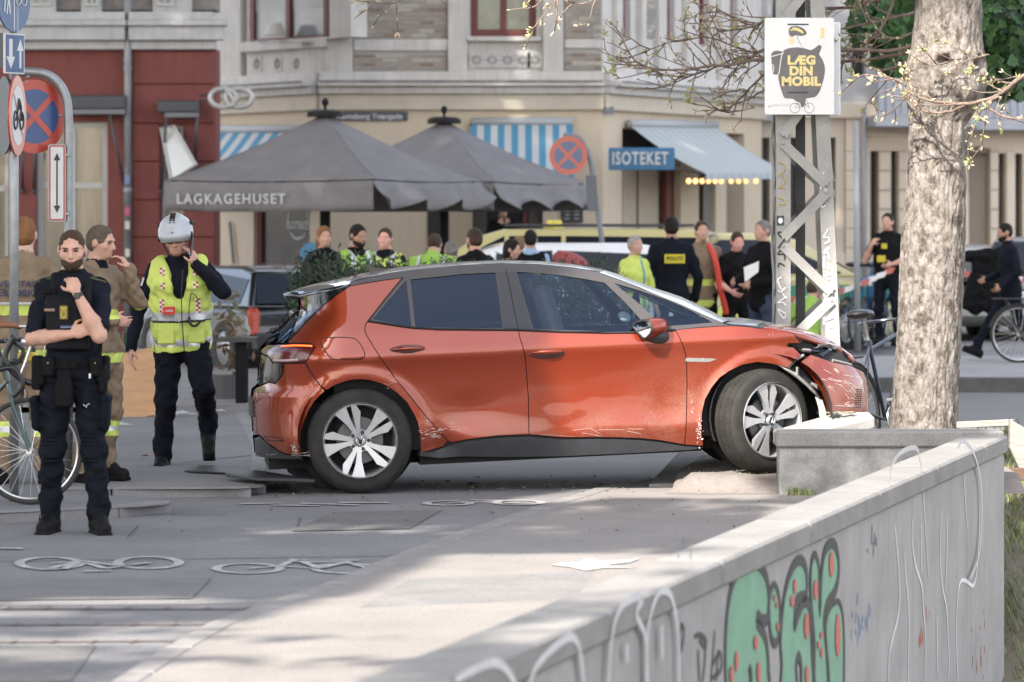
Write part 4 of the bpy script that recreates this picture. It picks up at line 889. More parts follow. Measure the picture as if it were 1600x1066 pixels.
  for i in range(5):
   c0 = ph0 + i * 2 * math.pi / 5
   for sg in (1, -1):
    if sg > 0: pol = [(.050, -2), (.095, 3.2), (.15, 5), (.19, 3.6), (.244, 2.8), (.244, 23.5), (.20, 22), (.14, 19.5), (.085, 20), (.055, 32)]
    else: pol = [(.050, -2), (.095, 3.2), (.15, 5), (.19, 5.2), (.244, 6.0), (.244, 12.5), (.218, 16), (.192, 20.5), (.14, 19.5), (.085, 20), (.055, 32)]
    P2 = [(r * math.cos(c0 + sg * R(a)), r * math.sin(c0 + sg * R(a)), r) for r, a in pol]
    if sg < 0: P2 = P2[::-1]
    n = len(P2); fr = lambda r: .004 + .022 * max(0, (.20 - r) / .2) ** 1.2
    mb = MB(); mb.add([(p[0], fr(p[2]), p[1]) for p in P2] + [(p[0], fr(p[2]) + .03, p[1]) for p in P2], [tuple(range(n))] + [(i_, (i_ + 1) % n, n + (i_ + 1) % n, n + i_) for i_ in range(n)])
    fix(mb); mb.build('spoke', M_['rim'], w, smooth=True, angle=25, world=False, bevel=.002)
   mb = MB(); a = c0 + math.pi / 5; mb.lathe([(0, .010), (.010, .010), (.012, .016), (.012, .03)], (.057 * math.cos(a), 0, .057 * math.sin(a)), (0, 1, 0), 10); fix(mb); mb.build('wheel_bolt', M_['plastic'], w, smooth=True, world=False)
  mb = MB(); mb.lathe([(0, .002), (.030, .003), (.034, .010), (.036, .04), (.075, .032), (.08, .05)], (0, 0, 0), (0, 1, 0), 28); fix(mb); hubo = mb.build('hub_cap', M_['rim'], w, smooth=True, angle=35, world=False)
  mb = MB(); mb.lathe([(0, .0005), (.029, .0015), (.029, .004)], (0, 0, 0), (0, 1, 0), 24); fix(mb); mb.build('hub_disc', M_['dark'], hubo, world=False)
  mb = MB(); mb.tube([(.026 * math.cos(a), .000, .026 * math.sin(a)) for a in np.linspace(0, 2 * math.pi, 25)[:-1]], .0022, 6, close=True)
  for ln in ([(-.010, .022), (0, .004), (.010, .022)], [(-.021, .012), (-.010, -.019), (0, .0), (.010, -.019), (.021, .012)]):
   mb.tube([(x, -.0005, z) for x, z in ln], .0021, 5)
  fix(mb); mb.build('hub_emblem', M_['chrome'], hubo, world=False)
 wheel(0, -.885, 0, -1); wheel(2.77, -.875, R(31), -1); wheel(0, .885, 0, 1); wheel(2.77, .875, R(31), 1)
 return car
# ================================================================== people: one continuous body surface each
class SDF:
 def __init__(s): s.p = []
 def rc(s, a, b, ra, rb, lab, k=.03, M=None, sc=None, sub=False):
  s.p.append(('rc', np.array(a, float), np.array(b, float), ra, rb, lab, k, None if M is None else np.array(M), sc, sub)); return s
 def el(s, c, r, lab, k=.03, M=None, sub=False):
  s.p.append(('el', np.array(c, float), np.array(r, float), 0, 0, lab, k, None if M is None else np.array(M), None, sub)); return s
 def bx(s, c, r, lab, k=.01, rr=.01, M=None, sub=False):
  s.p.append(('bx', np.array(c, float), np.array(r, float), rr, 0, lab, k, None if M is None else np.array(M), None, sub)); return s
 def mesh(s, res, wrinkle=None, seed=0):
  lo = []; hi = []
  for t in s.p:
   if t[9]: continue
   if t[0] == 'rc': m = max(t[3], t[4]) * (max(t[8]) if t[8] else 1); lo.append(np.minimum(t[1], t[2]) - m); hi.append(np.maximum(t[1], t[2]) + m)
   else: m = max(t[2]) if t[7] is not None else t[2]; lo.append(t[1] - m); hi.append(t[1] + m)
  lo = np.min(lo, 0) - 3 * res - .02; hi = np.max(hi, 0) + 3 * res + .02
  n = np.ceil((hi - lo) / res).astype(int) + 1
  D = np.full(n, .2, np.float32); HL = np.full(n, .2, np.float32); Lb = np.zeros(n, np.int16)
  ax = [lo[i] + res * np.arange(n[i]) for i in range(3)]
  for typ, a, b, ra, rb, lab, k, M, scl, sub in s.p:
   mg = k + 3 * res + .012
   if typ == 'rc': m = max(ra, rb) * (max(scl) if scl else 1) + mg; l = np.minimum(a, b) - m; h = np.maximum(a, b) + m
   else: m = (max(b) if M is not None else b) + mg; l = a - m; h = a + m
   i0 = np.clip(((l - lo) / res).astype(int), 0, n - 1); i1 = np.clip(((h - lo) / res).astype(int) + 2, 1, n)
   if (i1 <= i0).any(): continue
   sl = tuple(slice(i0[q], i1[q]) for q in range(3))
   X, Y, Z = np.meshgrid(ax[0][sl[0]], ax[1][sl[1]], ax[2][sl[2]], indexing='ij')
   P = np.stack([X, Y, Z], -1) - a
   if M is not None: P = P @ M
   if typ == 'rc':
    ba = b - a
    if M is not None: ba = ba @ M
    if scl: P = P / np.array(scl); ba = ba / np.array(scl)
    L2 = max(1e-9, ba @ ba); hh = np.clip((P @ ba) / L2, 0, 1)
    d = np.linalg.norm(P - hh[..., None] * ba, axis=-1) - (ra + (rb - ra) * hh)
   elif typ == 'el':
    k0 = np.linalg.norm(P / b, axis=-1); k1 = np.linalg.norm(P / (b * b), axis=-1); d = k0 * (k0 - 1) / np.maximum(k1, 1e-6)
   else:
    q = np.abs(P) - (b - ra); d = np.linalg.norm(np.maximum(q, 0), axis=-1) + np.minimum(q.max(-1), 0) - ra
   d = d.astype(np.float32); cur = D[sl]
   if sub:
    kk = max(k, 1e-4); hh = np.clip(.5 - .5 * (cur + d) / kk, 0, 1); D[sl] = cur * (1 - hh) + (-d) * hh + kk * hh * (1 - hh)
    continue
   kk = max(k, 1e-4); hh = np.clip(.5 + .5 * (cur - d) / kk, 0, 1)
   D[sl] = cur * (1 - hh) + d * hh - kk * hh * (1 - hh)
   w = d < HL[sl]; Ls = Lb[sl]; Ls[w] = lab; HLs = HL[sl]; HLs[w] = d[w]
  if wrinkle:
   X, Y, Z = np.meshgrid(*ax, indexing='ij')
   for lab, amp, fr in wrinkle:
    w = (Lb == lab) & (np.abs(D) < .04)
    x, y, z = X[w], Y[w], Z[w]; q = seed * 1.7
    f = np.sin(fr * (z * 1.5 + .5 * x) + 2.2 * np.sin(fr * .45 * (x + y) + q) + q) + .6 * np.sin(fr * 1.9 * (z * .7 - x + .4 * y) + 1.8 * np.sin(fr * .7 * (z + y) - q)) + .45 * np.sin(fr * 3.1 * (z + .3 * x - y) + q)
    D[w] += (amp * f).astype(np.float32)
  return surface_nets(D, lo, res, Lb)
def surface_nets(D, lo, res, Lb):
 S = D < 0; n = D.shape
 c = [S[i:n[0] - 1 + i, j:n[1] - 1 + j, k:n[2] - 1 + k] for i in (0, 1) for j in (0, 1) for k in (0, 1)]
 anyc = np.logical_or.reduce(c); allc = np.logical_and.reduce(c); act = anyc & ~allc
 I = np.argwhere(act); nv = len(I); idx = np.full(act.shape, -1, np.int64); idx[act] = np.arange(nv)
 acc = np.zeros((nv, 3)); cnt = np.zeros(nv)
 corners = [(i, j, k) for i in (0, 1) for j in (0, 1) for k in (0, 1)]
 for a in corners:
  for d in range(3):
   if a[d]: continue
   b = list(a); b[d] = 1
   va = D[I[:, 0] + a[0], I[:, 1] + a[1], I[:, 2] + a[2]]; vb = D[I[:, 0] + b[0], I[:, 1] + b[1], I[:, 2] + b[2]]
   m = (va < 0) != (vb < 0); t = np.where(m, va / np.where(m, va - vb, 1), 0)
   p = np.tile(np.array(a, float), (nv, 1)); p[:, d] = t
   acc[m] += p[m]; cnt[m] += 1
 V = (I + acc / cnt[:, None]) * res + lo
 faces = []
 for d in range(3):
  e, f = [(1, 2), (2, 0), (0, 1)][d]
  sl0 = [slice(None)] * 3; sl1 = [slice(None)] * 3; sl0[d] = slice(0, n[d] - 1); sl1[d] = slice(1, n[d])
  A_, B_ = S[tuple(sl0)], S[tuple(sl1)]; ch = A_ != B_; Q = np.argwhere(ch); fl = A_[ch]
  ok = (Q[:, e] > 0) & (Q[:, f] > 0) & (Q[:, e] < n[e] - 1) & (Q[:, f] < n[f] - 1); Q = Q[ok]; fl = fl[ok]
  def g(de, df):
   P = Q.copy(); P[:, e] += de; P[:, f] += df; return idx[P[:, 0], P[:, 1], P[:, 2]]
  q = np.stack([g(-1, -1), g(0, -1), g(0, 0), g(-1, 0)], 1); q[~fl] = q[~fl][:, ::-1]; faces.append(q)
 Fq = np.concatenate(faces); lab = Lb[np.minimum(I[:, 0] + 1, n[0] - 1), np.minimum(I[:, 1] + 1, n[1] - 1), np.minimum(I[:, 2] + 1, n[2] - 1)]
 lab0 = Lb[I[:, 0], I[:, 1], I[:, 2]]; lab = np.where(lab == 0, lab0, lab)
 return V, Fq, lab
root_b = [None]
def on_front(x, z, default=-.2):
 h = root_b[0].ray_cast(Vector((x, -1.0, z)), Vector((0, 1, 0))) if root_b[0] else None
 return h[0].y if h and h[0] is not None and h[0].y < 0.05 else default
def np_mesh(name, V, Fq, mi, mats, parent, smooth=True):
 me = bpy.data.meshes.new(name); me.vertices.add(len(V)); me.vertices.foreach_set('co', np.asarray(V, np.float32).ravel())
 k = Fq.shape[1]; me.loops.add(Fq.size); me.loops.foreach_set('vertex_index', Fq.astype(np.int32).ravel())
 me.polygons.add(len(Fq)); me.polygons.foreach_set('loop_start', np.arange(0, Fq.size, k, dtype=np.int32)); me.polygons.foreach_set('loop_total', np.full(len(Fq), k, np.int32))
 me.polygons.foreach_set('material_index', np.asarray(mi, np.int32)); me.polygons.foreach_set('use_smooth', np.full(len(Fq), smooth))
 for m in mats: me.materials.append(m)
 me.update(calc_edges=True); me.validate()
 o = bpy.data.objects.new(name, me); col.objects.link(o)
 if parent is not None: o.parent = parent
 return o
LAB = dict(skin=1, shirt=2, trousers=3, boots=4, hair=5, lips=6, eye=7, beard=8, glove=9, collar=10)
def skin(n, c): return mat('skin_' + n, c, rough=.55, var=.18, vscale=30, spec=.35)
def rotm(pitch=0, yaw=0, roll=0):
 return Matrix.Rotation(R(yaw), 3, 'Z') @ Matrix.Rotation(R(pitch), 3, 'X') @ Matrix.Rotation(R(roll), 3, 'Y')
def person(label, loc, rz=0, h=1.80, pose=None, cols=None, res=.012, group=None, hair='short', beard=False, sleeve='long', bulk=1.0, girth=1.0, seed=1,
  female=False, vest=None, jacket_hem=.86, boots_h=.20, detail=False):
 """person facing -Y at rz=0, their right hand on -X. pose entries are joints in metres for a 1.80 m figure"""
 P = dict(elR=(-.27, .02, 1.13), wrR=(-.27, -.08, .88), elL=(.27, .02, 1.13), wrL=(.27, -.08, .88), knR=(-.12, -.02, .50), anR=(-.13, .03, .09), knL=(.12, -.02, .50), anL=(.13, .03, .09),
   lean=(0, 0, 0), head=(0, 0, 0), hdR=None, hdL=None, curlR=.5, curlL=.5, ftR=0, ftL=0, tipR=0, tipL=0, pel=(0, 0, .96), handR=True, handL=True)
 P.update(pose or {}); cols = cols or {}
 root = thing('person', label, 'person', loc, R(rz), group); k_ = h / 1.80; root.scale = (k_, k_, k_)
 v = Vector; pel = v(P['pel']); Bm = rotm(*P['lean'])
 T = lambda p: pel + Bm @ (v(p) - v((0, 0, .96)))           # torso frame to figure
 BM = [list(r_) for r_ in Bm]
 s = SDF(); SH = LAB['shirt']; TR = LAB['trousers']; SK = LAB['skin']; BO = LAB['boots']
 g = girth; sw = .9 if female else 1.0
 # torso
 s.el(pel + v((0, .005, -.02)), (.158 * g, .112 * g, .11), TR, .04, BM)
 s.rc(T((0, -.005, 1.0)), T((0, .0, 1.30)), .108 * g, .122 * bulk, SH, .05, BM, (1.42, 1.02, 1))
 s.el(T((0, .005, 1.34)), (.172 * bulk * sw, .118 * bulk, .15), SH, .05, BM)
 s.rc(T((-.145 * sw, .01, 1.435)), T((.145 * sw, .01, 1.435)), .062 * bulk, .062 * bulk, SH, .05)
 s.rc(T((-.10, .015, 1.45)), T((0, .015, 1.53)), .048, .05, SH, .05); s.rc(T((.10, .015, 1.45)), T((0, .015, 1.53)), .048, .05, SH, .05)
 if jacket_hem < .95: s.rc(T((0, 0, .98)), T((0, 0, jacket_hem + .06)), .118 * g, .122 * g, SH, .03, BM, (1.42, 1.05, 1))
 # neck and head
 Hm = Bm @ rotm(*P['head']); HM = [list(r_) for r_ in Hm]
 nb = T((0, .02, 1.47)); hc = T((0, .012, 1.55)) + Hm @ v((0, -.022, .115))
 s.rc(nb, T((0, .008, 1.56)), .062, .056, SK, .02)
 if P.get('collar', True): s.rc(T((0, .022, 1.47)), T((0, .012, 1.515)), .076, .068, LAB['collar'], .01)
 Hp = lambda p: hc + Hm @ v(p)
 s.el(Hp((0, .012, .022)), (.076, .096, .092), SK, .02, HM); s.el(Hp((0, -.022, -.048)), (.060, .068, .062), SK, .03, HM)
 s.el(Hp((0, -.055, -.085)), (.028, .026, .022), SK, .03, HM)
 s.rc(Hp((0, -.086, .012)), Hp((0, -.106, -.028)), .008, .0135, SK, .010); s.el(Hp((0, -.094, -.033)), (.017, .011, .008), SK, .006, HM)
 s.rc(Hp((-.036, -.078, .026)), Hp((.036, -.078, .026)), .010, .010, SK, .015)
 for sx in (-1, 1):
  s.el(Hp((sx * .032, -.094, .006)), (.015, .013, .009), SK, .012, HM, sub=True)
  s.el(Hp((sx * .078, .012, -.008)), (.010, .020, .032), SK, .006, HM)
  s.el(Hp((sx * .045, -.055, -.022)), (.024, .024, .02), SK, .02, HM)
 s.el(Hp((0, -.088, -.056)), (.022, .010, .0065), LAB['lips'], .004, HM)
 # arms
 for S_, sx in (('R', -1), ('L', 1)):
  sh = T((sx * P.get('sho', .172) * sw * (1 + (bulk - 1) * .5), .012, 1.425)); el = T(P['el' + S_]); wr = T(P['wr' + S_])
  jk = .010 if sleeve == 'long' else 0.0
  s.rc(sh, sh.lerp(el, .55), .058 * bulk, .048 * bulk + jk, SH, .035)
  if sleeve == 'long':
   s.rc(sh.lerp(el, .5), el, .048 * bulk + jk, .043 + jk, SH, .03); s.rc(el, wr, .044 + jk, .033 + jk, SH, .02); s.rc(wr, wr + (wr - el).normalized() * .02, .027, .026, SK, .008)
  else:
   s.rc(sh.lerp(el, .3), sh.lerp(el, .80), .052, .056, SH, .02); s.rc(sh.lerp(el, .6), el, .043, .040, SK, .01); s.rc(el, el.lerp(wr, .35), .042, .044, SK, .02); s.rc(el.lerp(wr, .35), wr, .044, .026, SK, .02)
  if not P['hand' + S_]: continue
  hd = P['hd' + S_]
  if hd is None: d = (wr - el).normalized(); nrm = v((-sx, 0, 0))
  else: d = (Bm @ v(hd[0])).normalized(); nrm = (Bm @ v(hd[1])).normalized()
  nrm = (nrm - d * nrm.dot(d)).normalized(); side = d.cross(nrm)              # nrm: palm normal
  th = side * (1 if side.dot(v(hd[2]) if hd and len(hd) > 2 else v((0, -1, .2))) > 0 else -1)
  pc = wr + d * .055; HMm = Matrix((th, d, nrm)).transposed(); gl = LAB['glove'] if cols.get('gloves') else SK
  s.el(pc, (.042, .052, .018), gl, .012, [list(r_) for r_ in HMm])
  cu = P['curl' + S_]; fr = max(.0085, res * .62)
  for i, (off, ln) in enumerate(((.031, .078), (.011, .086), (-.010, .080), (-.030, .064))):
   b0 = wr + d * (.088 - abs(off - .008) * .15) + th * off; a1 = cu * (1 + .12 * i)
   q = b0; dd = d.copy(); spread = th * off * .25
   for seg, fl_, rr0 in ((.45, .6, 1.0), (.31, 1.0, .93), (.24, .8, .85)):
    dd = (dd * math.cos(a1 * fl_) + nrm * math.sin(a1 * fl_)).normalized() if seg < .4 else (d * math.cos(a1 * .6) + nrm * math.sin(a1 * .6)).normalized()
    ang_n = nrm
    q2 = q + dd * ln * seg; s.rc(q, q2, fr * rr0, fr * rr0 * .93, gl, .003); q = q2
  t0 = wr + d * .025 + th * .030; t1 = t0 + (d * .55 + th * .6 + nrm * .35).normalized() * .042; t2 = t1 + (d * .85 + th * .15 + nrm * .5).normalized() * .034
  s.rc(t0, t1, fr * 1.35, fr * 1.15, gl, .012); s.rc(t1, t2, fr * 1.12, fr * .95, gl, .003)
 # legs
 for S_, sx in (('R', -1), ('L', 1)):
  hp = pel + v((sx * .088, 0, -.03)); kn = v(P['kn' + S_]); an = v(P['an' + S_]); tw = P.get('trw', 1.0)
  s.rc(hp, kn, .096 * g * tw, .067 * tw, TR, .035); s.rc(kn, an + v((0, 0, .10)), .066 * tw, .055 * tw, TR, .03); s.rc(an + v((0, 0, .13)), an + v((0, 0, .045)), .057 * tw, .060 * tw, TR, .015)
  if cols.get('cargo'): s.el(hp.lerp(kn, .55) + v((sx * .075, 0, 0)), (.035, .07, .10), TR, .02)
  ft = R(P['ft' + S_]); tp = R(P['tip' + S_]); fd = Matrix.Rotation(ft, 3, 'Z') @ v((0, -math.cos(tp), -math.sin(tp)))
  up = (v((0, 0, 1)) - fd * fd.z).normalized()
  s.rc(an + v((0, 0, .05)), an - up * .02, .050, .047, BO, .01)
  toe = an - up * .045 + fd * .155; heel = an - up * .045 - fd * .045
  s.rc(heel, toe, .043, .044, BO, .03); s.rc(heel + up * .02, toe.lerp(heel, .4) + up * .035, .046, .043, BO, .03)
  s.bx(heel.lerp(toe, .5) - up * .032, (.046, .142, .013), BO, .01, .012, [list(r_) for r_ in Matrix((fd.cross(up), fd, up)).transposed()])
 wr_ = [(SH, cols.get('wrinkle', .0035), 26), (TR, .0055, 27)]
 V, Fq, lab = s.mesh(res, wrinkle=wr_, seed=seed)
 names = ['skin', 'shirt', 'trousers', 'boots', 'hair', 'lips', 'eye', 'beard', 'glove', 'collar']
 dk = cols.get('shirt', mat('navy_cloth', (.0095, .011, .018), rough=.9, spec=.12, var=.3, vscale=12))
 skn = cols.get('skin', skin('fair', (.52, .30, .22)))
 mats = [skn, dk, cols.get('trousers', dk), cols.get('boots', mat('black_boot', (.007, .007, .007), rough=.7, spec=.15)), cols.get('hair', mat('brown_hair', (.07, .045, .03), rough=.7)),
   mat('lips', (.36, .20, .155), rough=.5), mat('eye_dark', (.03, .025, .022), rough=.15), cols.get('hair', dk), cols.get('gloves', dk), cols.get('collar', dk)]
 mi = lab[Fq[:, 0]] - 1; mi = np.clip(mi, 0, 9)
 fn = cols.get('matfn')
 if fn:
  cen = V[Fq].mean(1); mi, extra = fn(cen, mi); mats = mats + extra
 np_mesh('body', V, Fq, mi, mats, root)
 if detail:
  for sx in (-1, 1):
   mb = MB(); mb.ell(Hp((sx * .032, -.0835, .006)), (.0135, .007, .0062), 10, 6, M=Hm); e_ = mb.build('eye', mat('eye_dark', (.03, .025, .022), rough=.15), root, smooth=True, world=False)
   mb = MB(); mb.tube([Hp((sx * .014, -.0925, .0185)), Hp((sx * .032, -.0935, .024)), Hp((sx * .050, -.082, .020))], [.0028, .0036, .002], 5); mb.build('eyebrow', cols.get('hair', mats[4]), root, smooth=True, world=False)
 # hair
 hm = cols.get('hair', mat('brown_hair', (.07, .045, .03), rough=.7))
 if hair:
  q = SDF(); hr = .0065 if hair == 'short' else .014
  if hair == 'buzz': hr = .003
  q.el(Hp((0, .014, .027)), (.0755 + hr * .7, .096 + hr * .8, .089 + hr * 1.15), 5, .01, HM)
  q.el(Hp((0, .03, -.02)), (.068 + hr * .5, .075 + hr * .5, .06), 5, .02, HM)
  q.el(Hp((0, -.112, -.008)), (.070, .100, .092), 5, .008, HM, sub=True); q.bx(Hp((0, -.05, -.10)), (.12, .075, .085), 5, .004, .01, HM, sub=True)
  for sx in (-1, 1): q.el(Hp((sx * .085, .008, -.012)), (.022, .024, .036), 5, .003, HM, sub=True)
  if hair == 'long': q.el(Hp((0, .04, -.05)), (.085, .07, .13), 5, .03, HM)
  if hair == 'top': q.el(Hp((0, -.02, .105)), (.06, .075, .025), 5, .02, HM)
  Vh, Fh, lh = q.mesh(max(.0065, res * .8), wrinkle=[(5, .0016, 110)], seed=seed)
  np_mesh('hair', Vh, Fh, np.zeros(len(Fh), int), [hm], root)
 if beard:
  q = SDF(); q.el(Hp((0, -.028, -.060)), (.066, .070, .052), 8, .02, HM); q.el(Hp((0, -.062, -.088)), (.034, .032, .028), 8, .03, HM); q.rc(Hp((-.066, -.005, -.03)), Hp((-.070, .0, .005)), .010, .007, 8, .02); q.rc(Hp((.066, -.005, -.03)), Hp((.070, .0, .005)), .010, .007, 8, .02)
  q.el(Hp((0, -.095, -.008)), (.078, .075, .047), 8, .008, HM, sub=True); q.el(Hp((0, -.105, -.055)), (.025, .03, .009), 8, .004, HM, sub=True)
  q.bx(Hp((0, .08, -.06)), (.1, .055, .09), 8, .006, .01, HM, sub=True)
  Vh, Fh, lh = q.mesh(max(.006, res * .7), wrinkle=[(8, .0012, 140)]); np_mesh('beard', Vh, Fh, np.zeros(len(Fh), int), [hm], root)
 # vest
 if vest:
  q = SDF(); o = vest.get('o', .022); hem = vest.get('hem', 1.0); BM2 = BM
  q.rc(T((0, -.005, hem - .02)), T((0, .0, 1.30)), .112 * g + o, .122 * bulk + o, 2, .05, BM2, (1.40, 1.05, 1)); q.el(T((0, .005, 1.34)), (.168 * bulk * sw + o, .118 * bulk + o, .15 + o), 2, .05, BM2)
  q.rc(T((-.125 * sw, .01, 1.435)), T((.125 * sw, .01, 1.435)), .064 * bulk + o, .064 * bulk + o, 2, .05)
  q.bx(T((0, 0, hem - .2)), (.5, .5, .2), 2, .003, .001, BM2, sub=True)
  q.rc(T((0, .0, 1.45)), T((0, -.04, 1.75)), .083, .15, 2, .01, sub=True)
  if vest.get('open'): q.rc(T((.0, -.21, 1.10)), T((0, -.12, 1.50)), .018, .085, 2, .01, sub=True)
  for sx in (-1, 1):
   if not vest.get('sleeves'): q.rc(T((sx * .30, 0, 1.10)), T((sx * .262, .01, 1.46)), .05, .05, 2, .02, sub=True)
  Vv, Fv, lv = q.mesh(max(.009, res), wrinkle=[(2, vest.get('w', .004), 22)], seed=seed + 3)
  cen = Vv[Fv].mean(1); loc_ = (cen - np.array(pel)) @ np.array(BM) + np.array([0, 0, .96])
  np_mesh(vest.get('name', 'vest'), Vv, Fv, vest['fn'](loc_), vest['mats'], root)
  from mathutils.bvhtree import BVHTree
  root_b[0] = BVHTree.FromPolygons([tuple(p) for p in Vv], [tuple(int(i) for i in f) for f in Fv])
 return root, T, Hp, Hm, Bm
def band_fn(bands, base=0):
 """material index by height and |x| ranges: bands = [(z0,z1,x0,x1,mi,front)]"""
 def f(c):
  mi = np.full(len(c), base)
  for z0, z1, x0, x1, m, *fr in bands:
   w = (c[:, 2] > z0) & (c[:, 2] < z1) & (c[:, 0] > x0) & (c[:, 0] < x1)
   if fr: w &= (c[:, 1] * fr[0] < 0)
   mi[w] = m
  return mi
 return f
HV = lambda: mat('hi_vis_yellow', (.52, .60, .12), rough=.7, emit=0.0, var=.10, vscale=9)
HVG = lambda: mat('hi_vis_green', (.27, .45, .07), rough=.7, var=.15, vscale=9)
REF = lambda: mat('reflective_tape', (.55, .56, .56), rough=.35, metal=.3)
NAVY = lambda: mat('navy_cloth', (.0095, .011, .018), rough=.9, spec=.12, var=.3, vscale=12)
BLACK = lambda: mat('black_cloth', (.007, .007, .008), rough=.85, spec=.15, var=.3, vscale=12)
PATCH = lambda: mat('patch_yellow', (.50, .40, .03), rough=.7)
TAN = lambda: mat('turnout_tan', (.21, .15, .095), rough=.9, var=.25, vscale=8)
def attach(name, mb, m, root, T=None, **k): return mb.build(name, m, root, world=False, **k)
def build_officer():
 Y = 22.0; base = G(114, 834); base.x = (113 - 800) * base.y / F
 root, T, Hp, Hm, Bm = person('police officer in short navy sleeves stroking his beard, in front of the left bicycle', base, rz=-4, h=1.79, res=.0065, seed=3, sleeve='short', beard=True, hair='buzz', bulk=.98, jacket_hem=1.0, detail=True,
  cols=dict(shirt=NAVY(), trousers=mat('navy_trousers', (.008, .0095, .015), rough=.9, spec=.12, var=.3, vscale=10), hair=mat('dark_brown_hair', (.075, .045, .028), rough=.75, bump=.5, bscale=200), cargo=True),
  pose=dict(elR=(-.215, -.10, 1.145), wrR=(.035, -.235, 1.175), hdR=((.88, .05, .30), (.2, 1, .0), (0, 0, 1)), curlR=.35,
    elL=(.20, -.225, 1.165), wrL=(.068, -.235, 1.415), hdL=((-.38, .42, .86), (-.3, .9, -.2), (-.6, -.2, -.5)), curlL=1.0,
    head=(7, 6, -1), knR=(-.115, -.02, .50), anR=(-.135, .03, .085), knL=(.13, -.02, .50), anL=(.155, .0, .085), ftL=22, ftR=-5, trw=1.10))
 B_ = BLACK()
 lw = mat('vest_black', (.006, .0065, .009), rough=.8, spec=.2, bump=.3, bscale=90)
 # body armour vest as its own shell
 q = SDF(); q.rc(T((0, -.005, 1.12)), T((0, 0, 1.28)), .122, .132, 2, .04, None, (1.30, 1.04, 1)); q.bx(T((0, -.145, 1.24)), (.125, .035, .16), 2, .02, .02); q.bx(T((0, .15, 1.24)), (.14, .03, .18), 2, .02, .02)
 for sx in (-1, 1): q.rc(T((sx * .105, -.12, 1.36)), T((sx * .10, .0, 1.50)), .030, .026, 2, .02); q.rc(T((sx * .10, .0, 1.50)), T((sx * .10, .12, 1.42)), .026, .030, 2, .02)
 q.bx(T((0, 0, .98)), (.4, .4, .09), 2, .01, .01, sub=True)
 for sx in (-1, 1): q.rc(T((sx * .27, -.02, 1.2)), T((sx * .25, .01, 1.43)), .075, .07, 2, .01, sub=True)
 V, Fq, lb = q.mesh(.009, wrinkle=[(2, .002, 40)]); v_ = np_mesh('stab_vest', V, Fq, np.zeros(len(Fq), int), [lw], root)
 mb = MB(); mb.box(T((-.015, -.186, 1.30)), (.052, .012, .085), bev=.008); o = mb.build('police_badge', mat('badge_bronze', (.16, .13, .04), rough=.4, metal=.4), root, world=False)
 mb = MB(); mb.tube([T((-.015 + .016 * math.cos(a), -.194, 1.29 + .022 * math.sin(a))) for a in np.linspace(0, 6.283, 13)[:-1]], .003, 4, close=True); mb.box(T((-.015, -.194, 1.325)), (.03, .004, .008)); mb.build('badge_relief', PATCH(), o, world=False)
 mb = MB(); mb.box(T((-.10, -.182, 1.315)), (.062, .006, .016)); mb.build('name_tag', mat('name_tag_tan', (.20, .13, .09)), root, world=False)
 mb = MB(); mb.box(T((.095, -.175, 1.375)), (.055, .045, .10), bev=.012); mb.tube([T((.11, -.19, 1.35)), T((.16, -.17, 1.30)), T((.17, -.1, 1.22))], .006, 6); mb.build('radio', B_, root, world=False)
 mb = MB(); mb.box(T((-.115, -.175, 1.42)), (.06, .04, .035), bev=.01); mb.build('microphone', B_, root, world=False)
 mb = MB(); mb.box(T((.005, -.19, 1.215)), (.085, .02, .022), bev=.008); mb.build('torch', mat('torch_blue', (.10, .14, .24), rough=.3, metal=.5), root, world=False)
 # shoulder patches, epaulettes
 mb = MB(); mb.box(T((-.226, -.03, 1.345)), (.012, .034, .085), bev=.005, M=Matrix.Rotation(.25, 3, 'Y')); o = mb.build('sleeve_patch', mat('sleeve_patch_gold', (.22, .15, .04), rough=.7, bump=.6, bscale=150), root, world=False)
 for sx in (-1, 1):
  mb = MB(); mb.box(T((sx * .155, -.01, 1.487)), (.10, .045, .012), bev=.005, M=Matrix.Rotation(sx * .28, 3, 'Y')); mb.build('epaulette', mat('epaulette_green', (.06, .065, .02)), root, world=False)
 # duty belt with pouches
 q = SDF(); q.rc(T((0, -.005, .985)), T((0, -.005, 1.015)), .121, .121, 2, .01, None, (1.42, 1.06, 1)); q.bx(T((0, 0, 1.17)), (.4, .4, .145), 2, .004, .001, sub=True); q.bx(T((0, 0, .80)), (.4, .4, .165), 2, .004, .001, sub=True)
 V, Fq, lb = q.mesh(.008); belt = np_mesh('duty_belt', V, Fq, np.zeros(len(Fq), int), [B_], root)
 def pouch(c, d, m=B_, nm='pouch'):
  mb = MB(); mb.box(T(c), d, bev=.012); return mb.build(nm, m, belt, world=False, smooth=True, angle=40)
 pouch((0.03, -.142, .995), (.05, .022, .05), nm='buckle'); pouch((-.115, -.13, .985), (.075, .05, .115)); pouch((-.195, -.05, .945), (.055, .12, .20)); pouch((-.165, -.10, .955), (.05, .05, .16))
 pouch((.155, -.11, .985), (.06, .06, .12)); pouch((.20, -.03, .97), (.05, .09, .15)); pouch((-.02, -.14, .90), (.085, .06, .12)); pouch((-.02, -.14, .825), (.10, .075, .15))
 mb = MB(); mb.box(T((.195, -.08, .91)), (.05, .06, .16), bev=.012); mb.tube([T((.175, -.10, .90)), T((.185, -.12, 1.10)), T((.20, -.13, 1.22))], .014, 8); mb.build('baton', B_, belt, world=False, smooth=True, angle=40)
 mb = MB(); mb.ell(T((-.115, -.157, 1.005)), (.006, .004, .006), 8, 6); mb.ell(T((.16, -.143, 1.005)), (.005, .004, .005), 8, 6); mb.build('press_stud', mat('brass', (.5, .38, .12), rough=.3, metal=.9), belt, world=False)
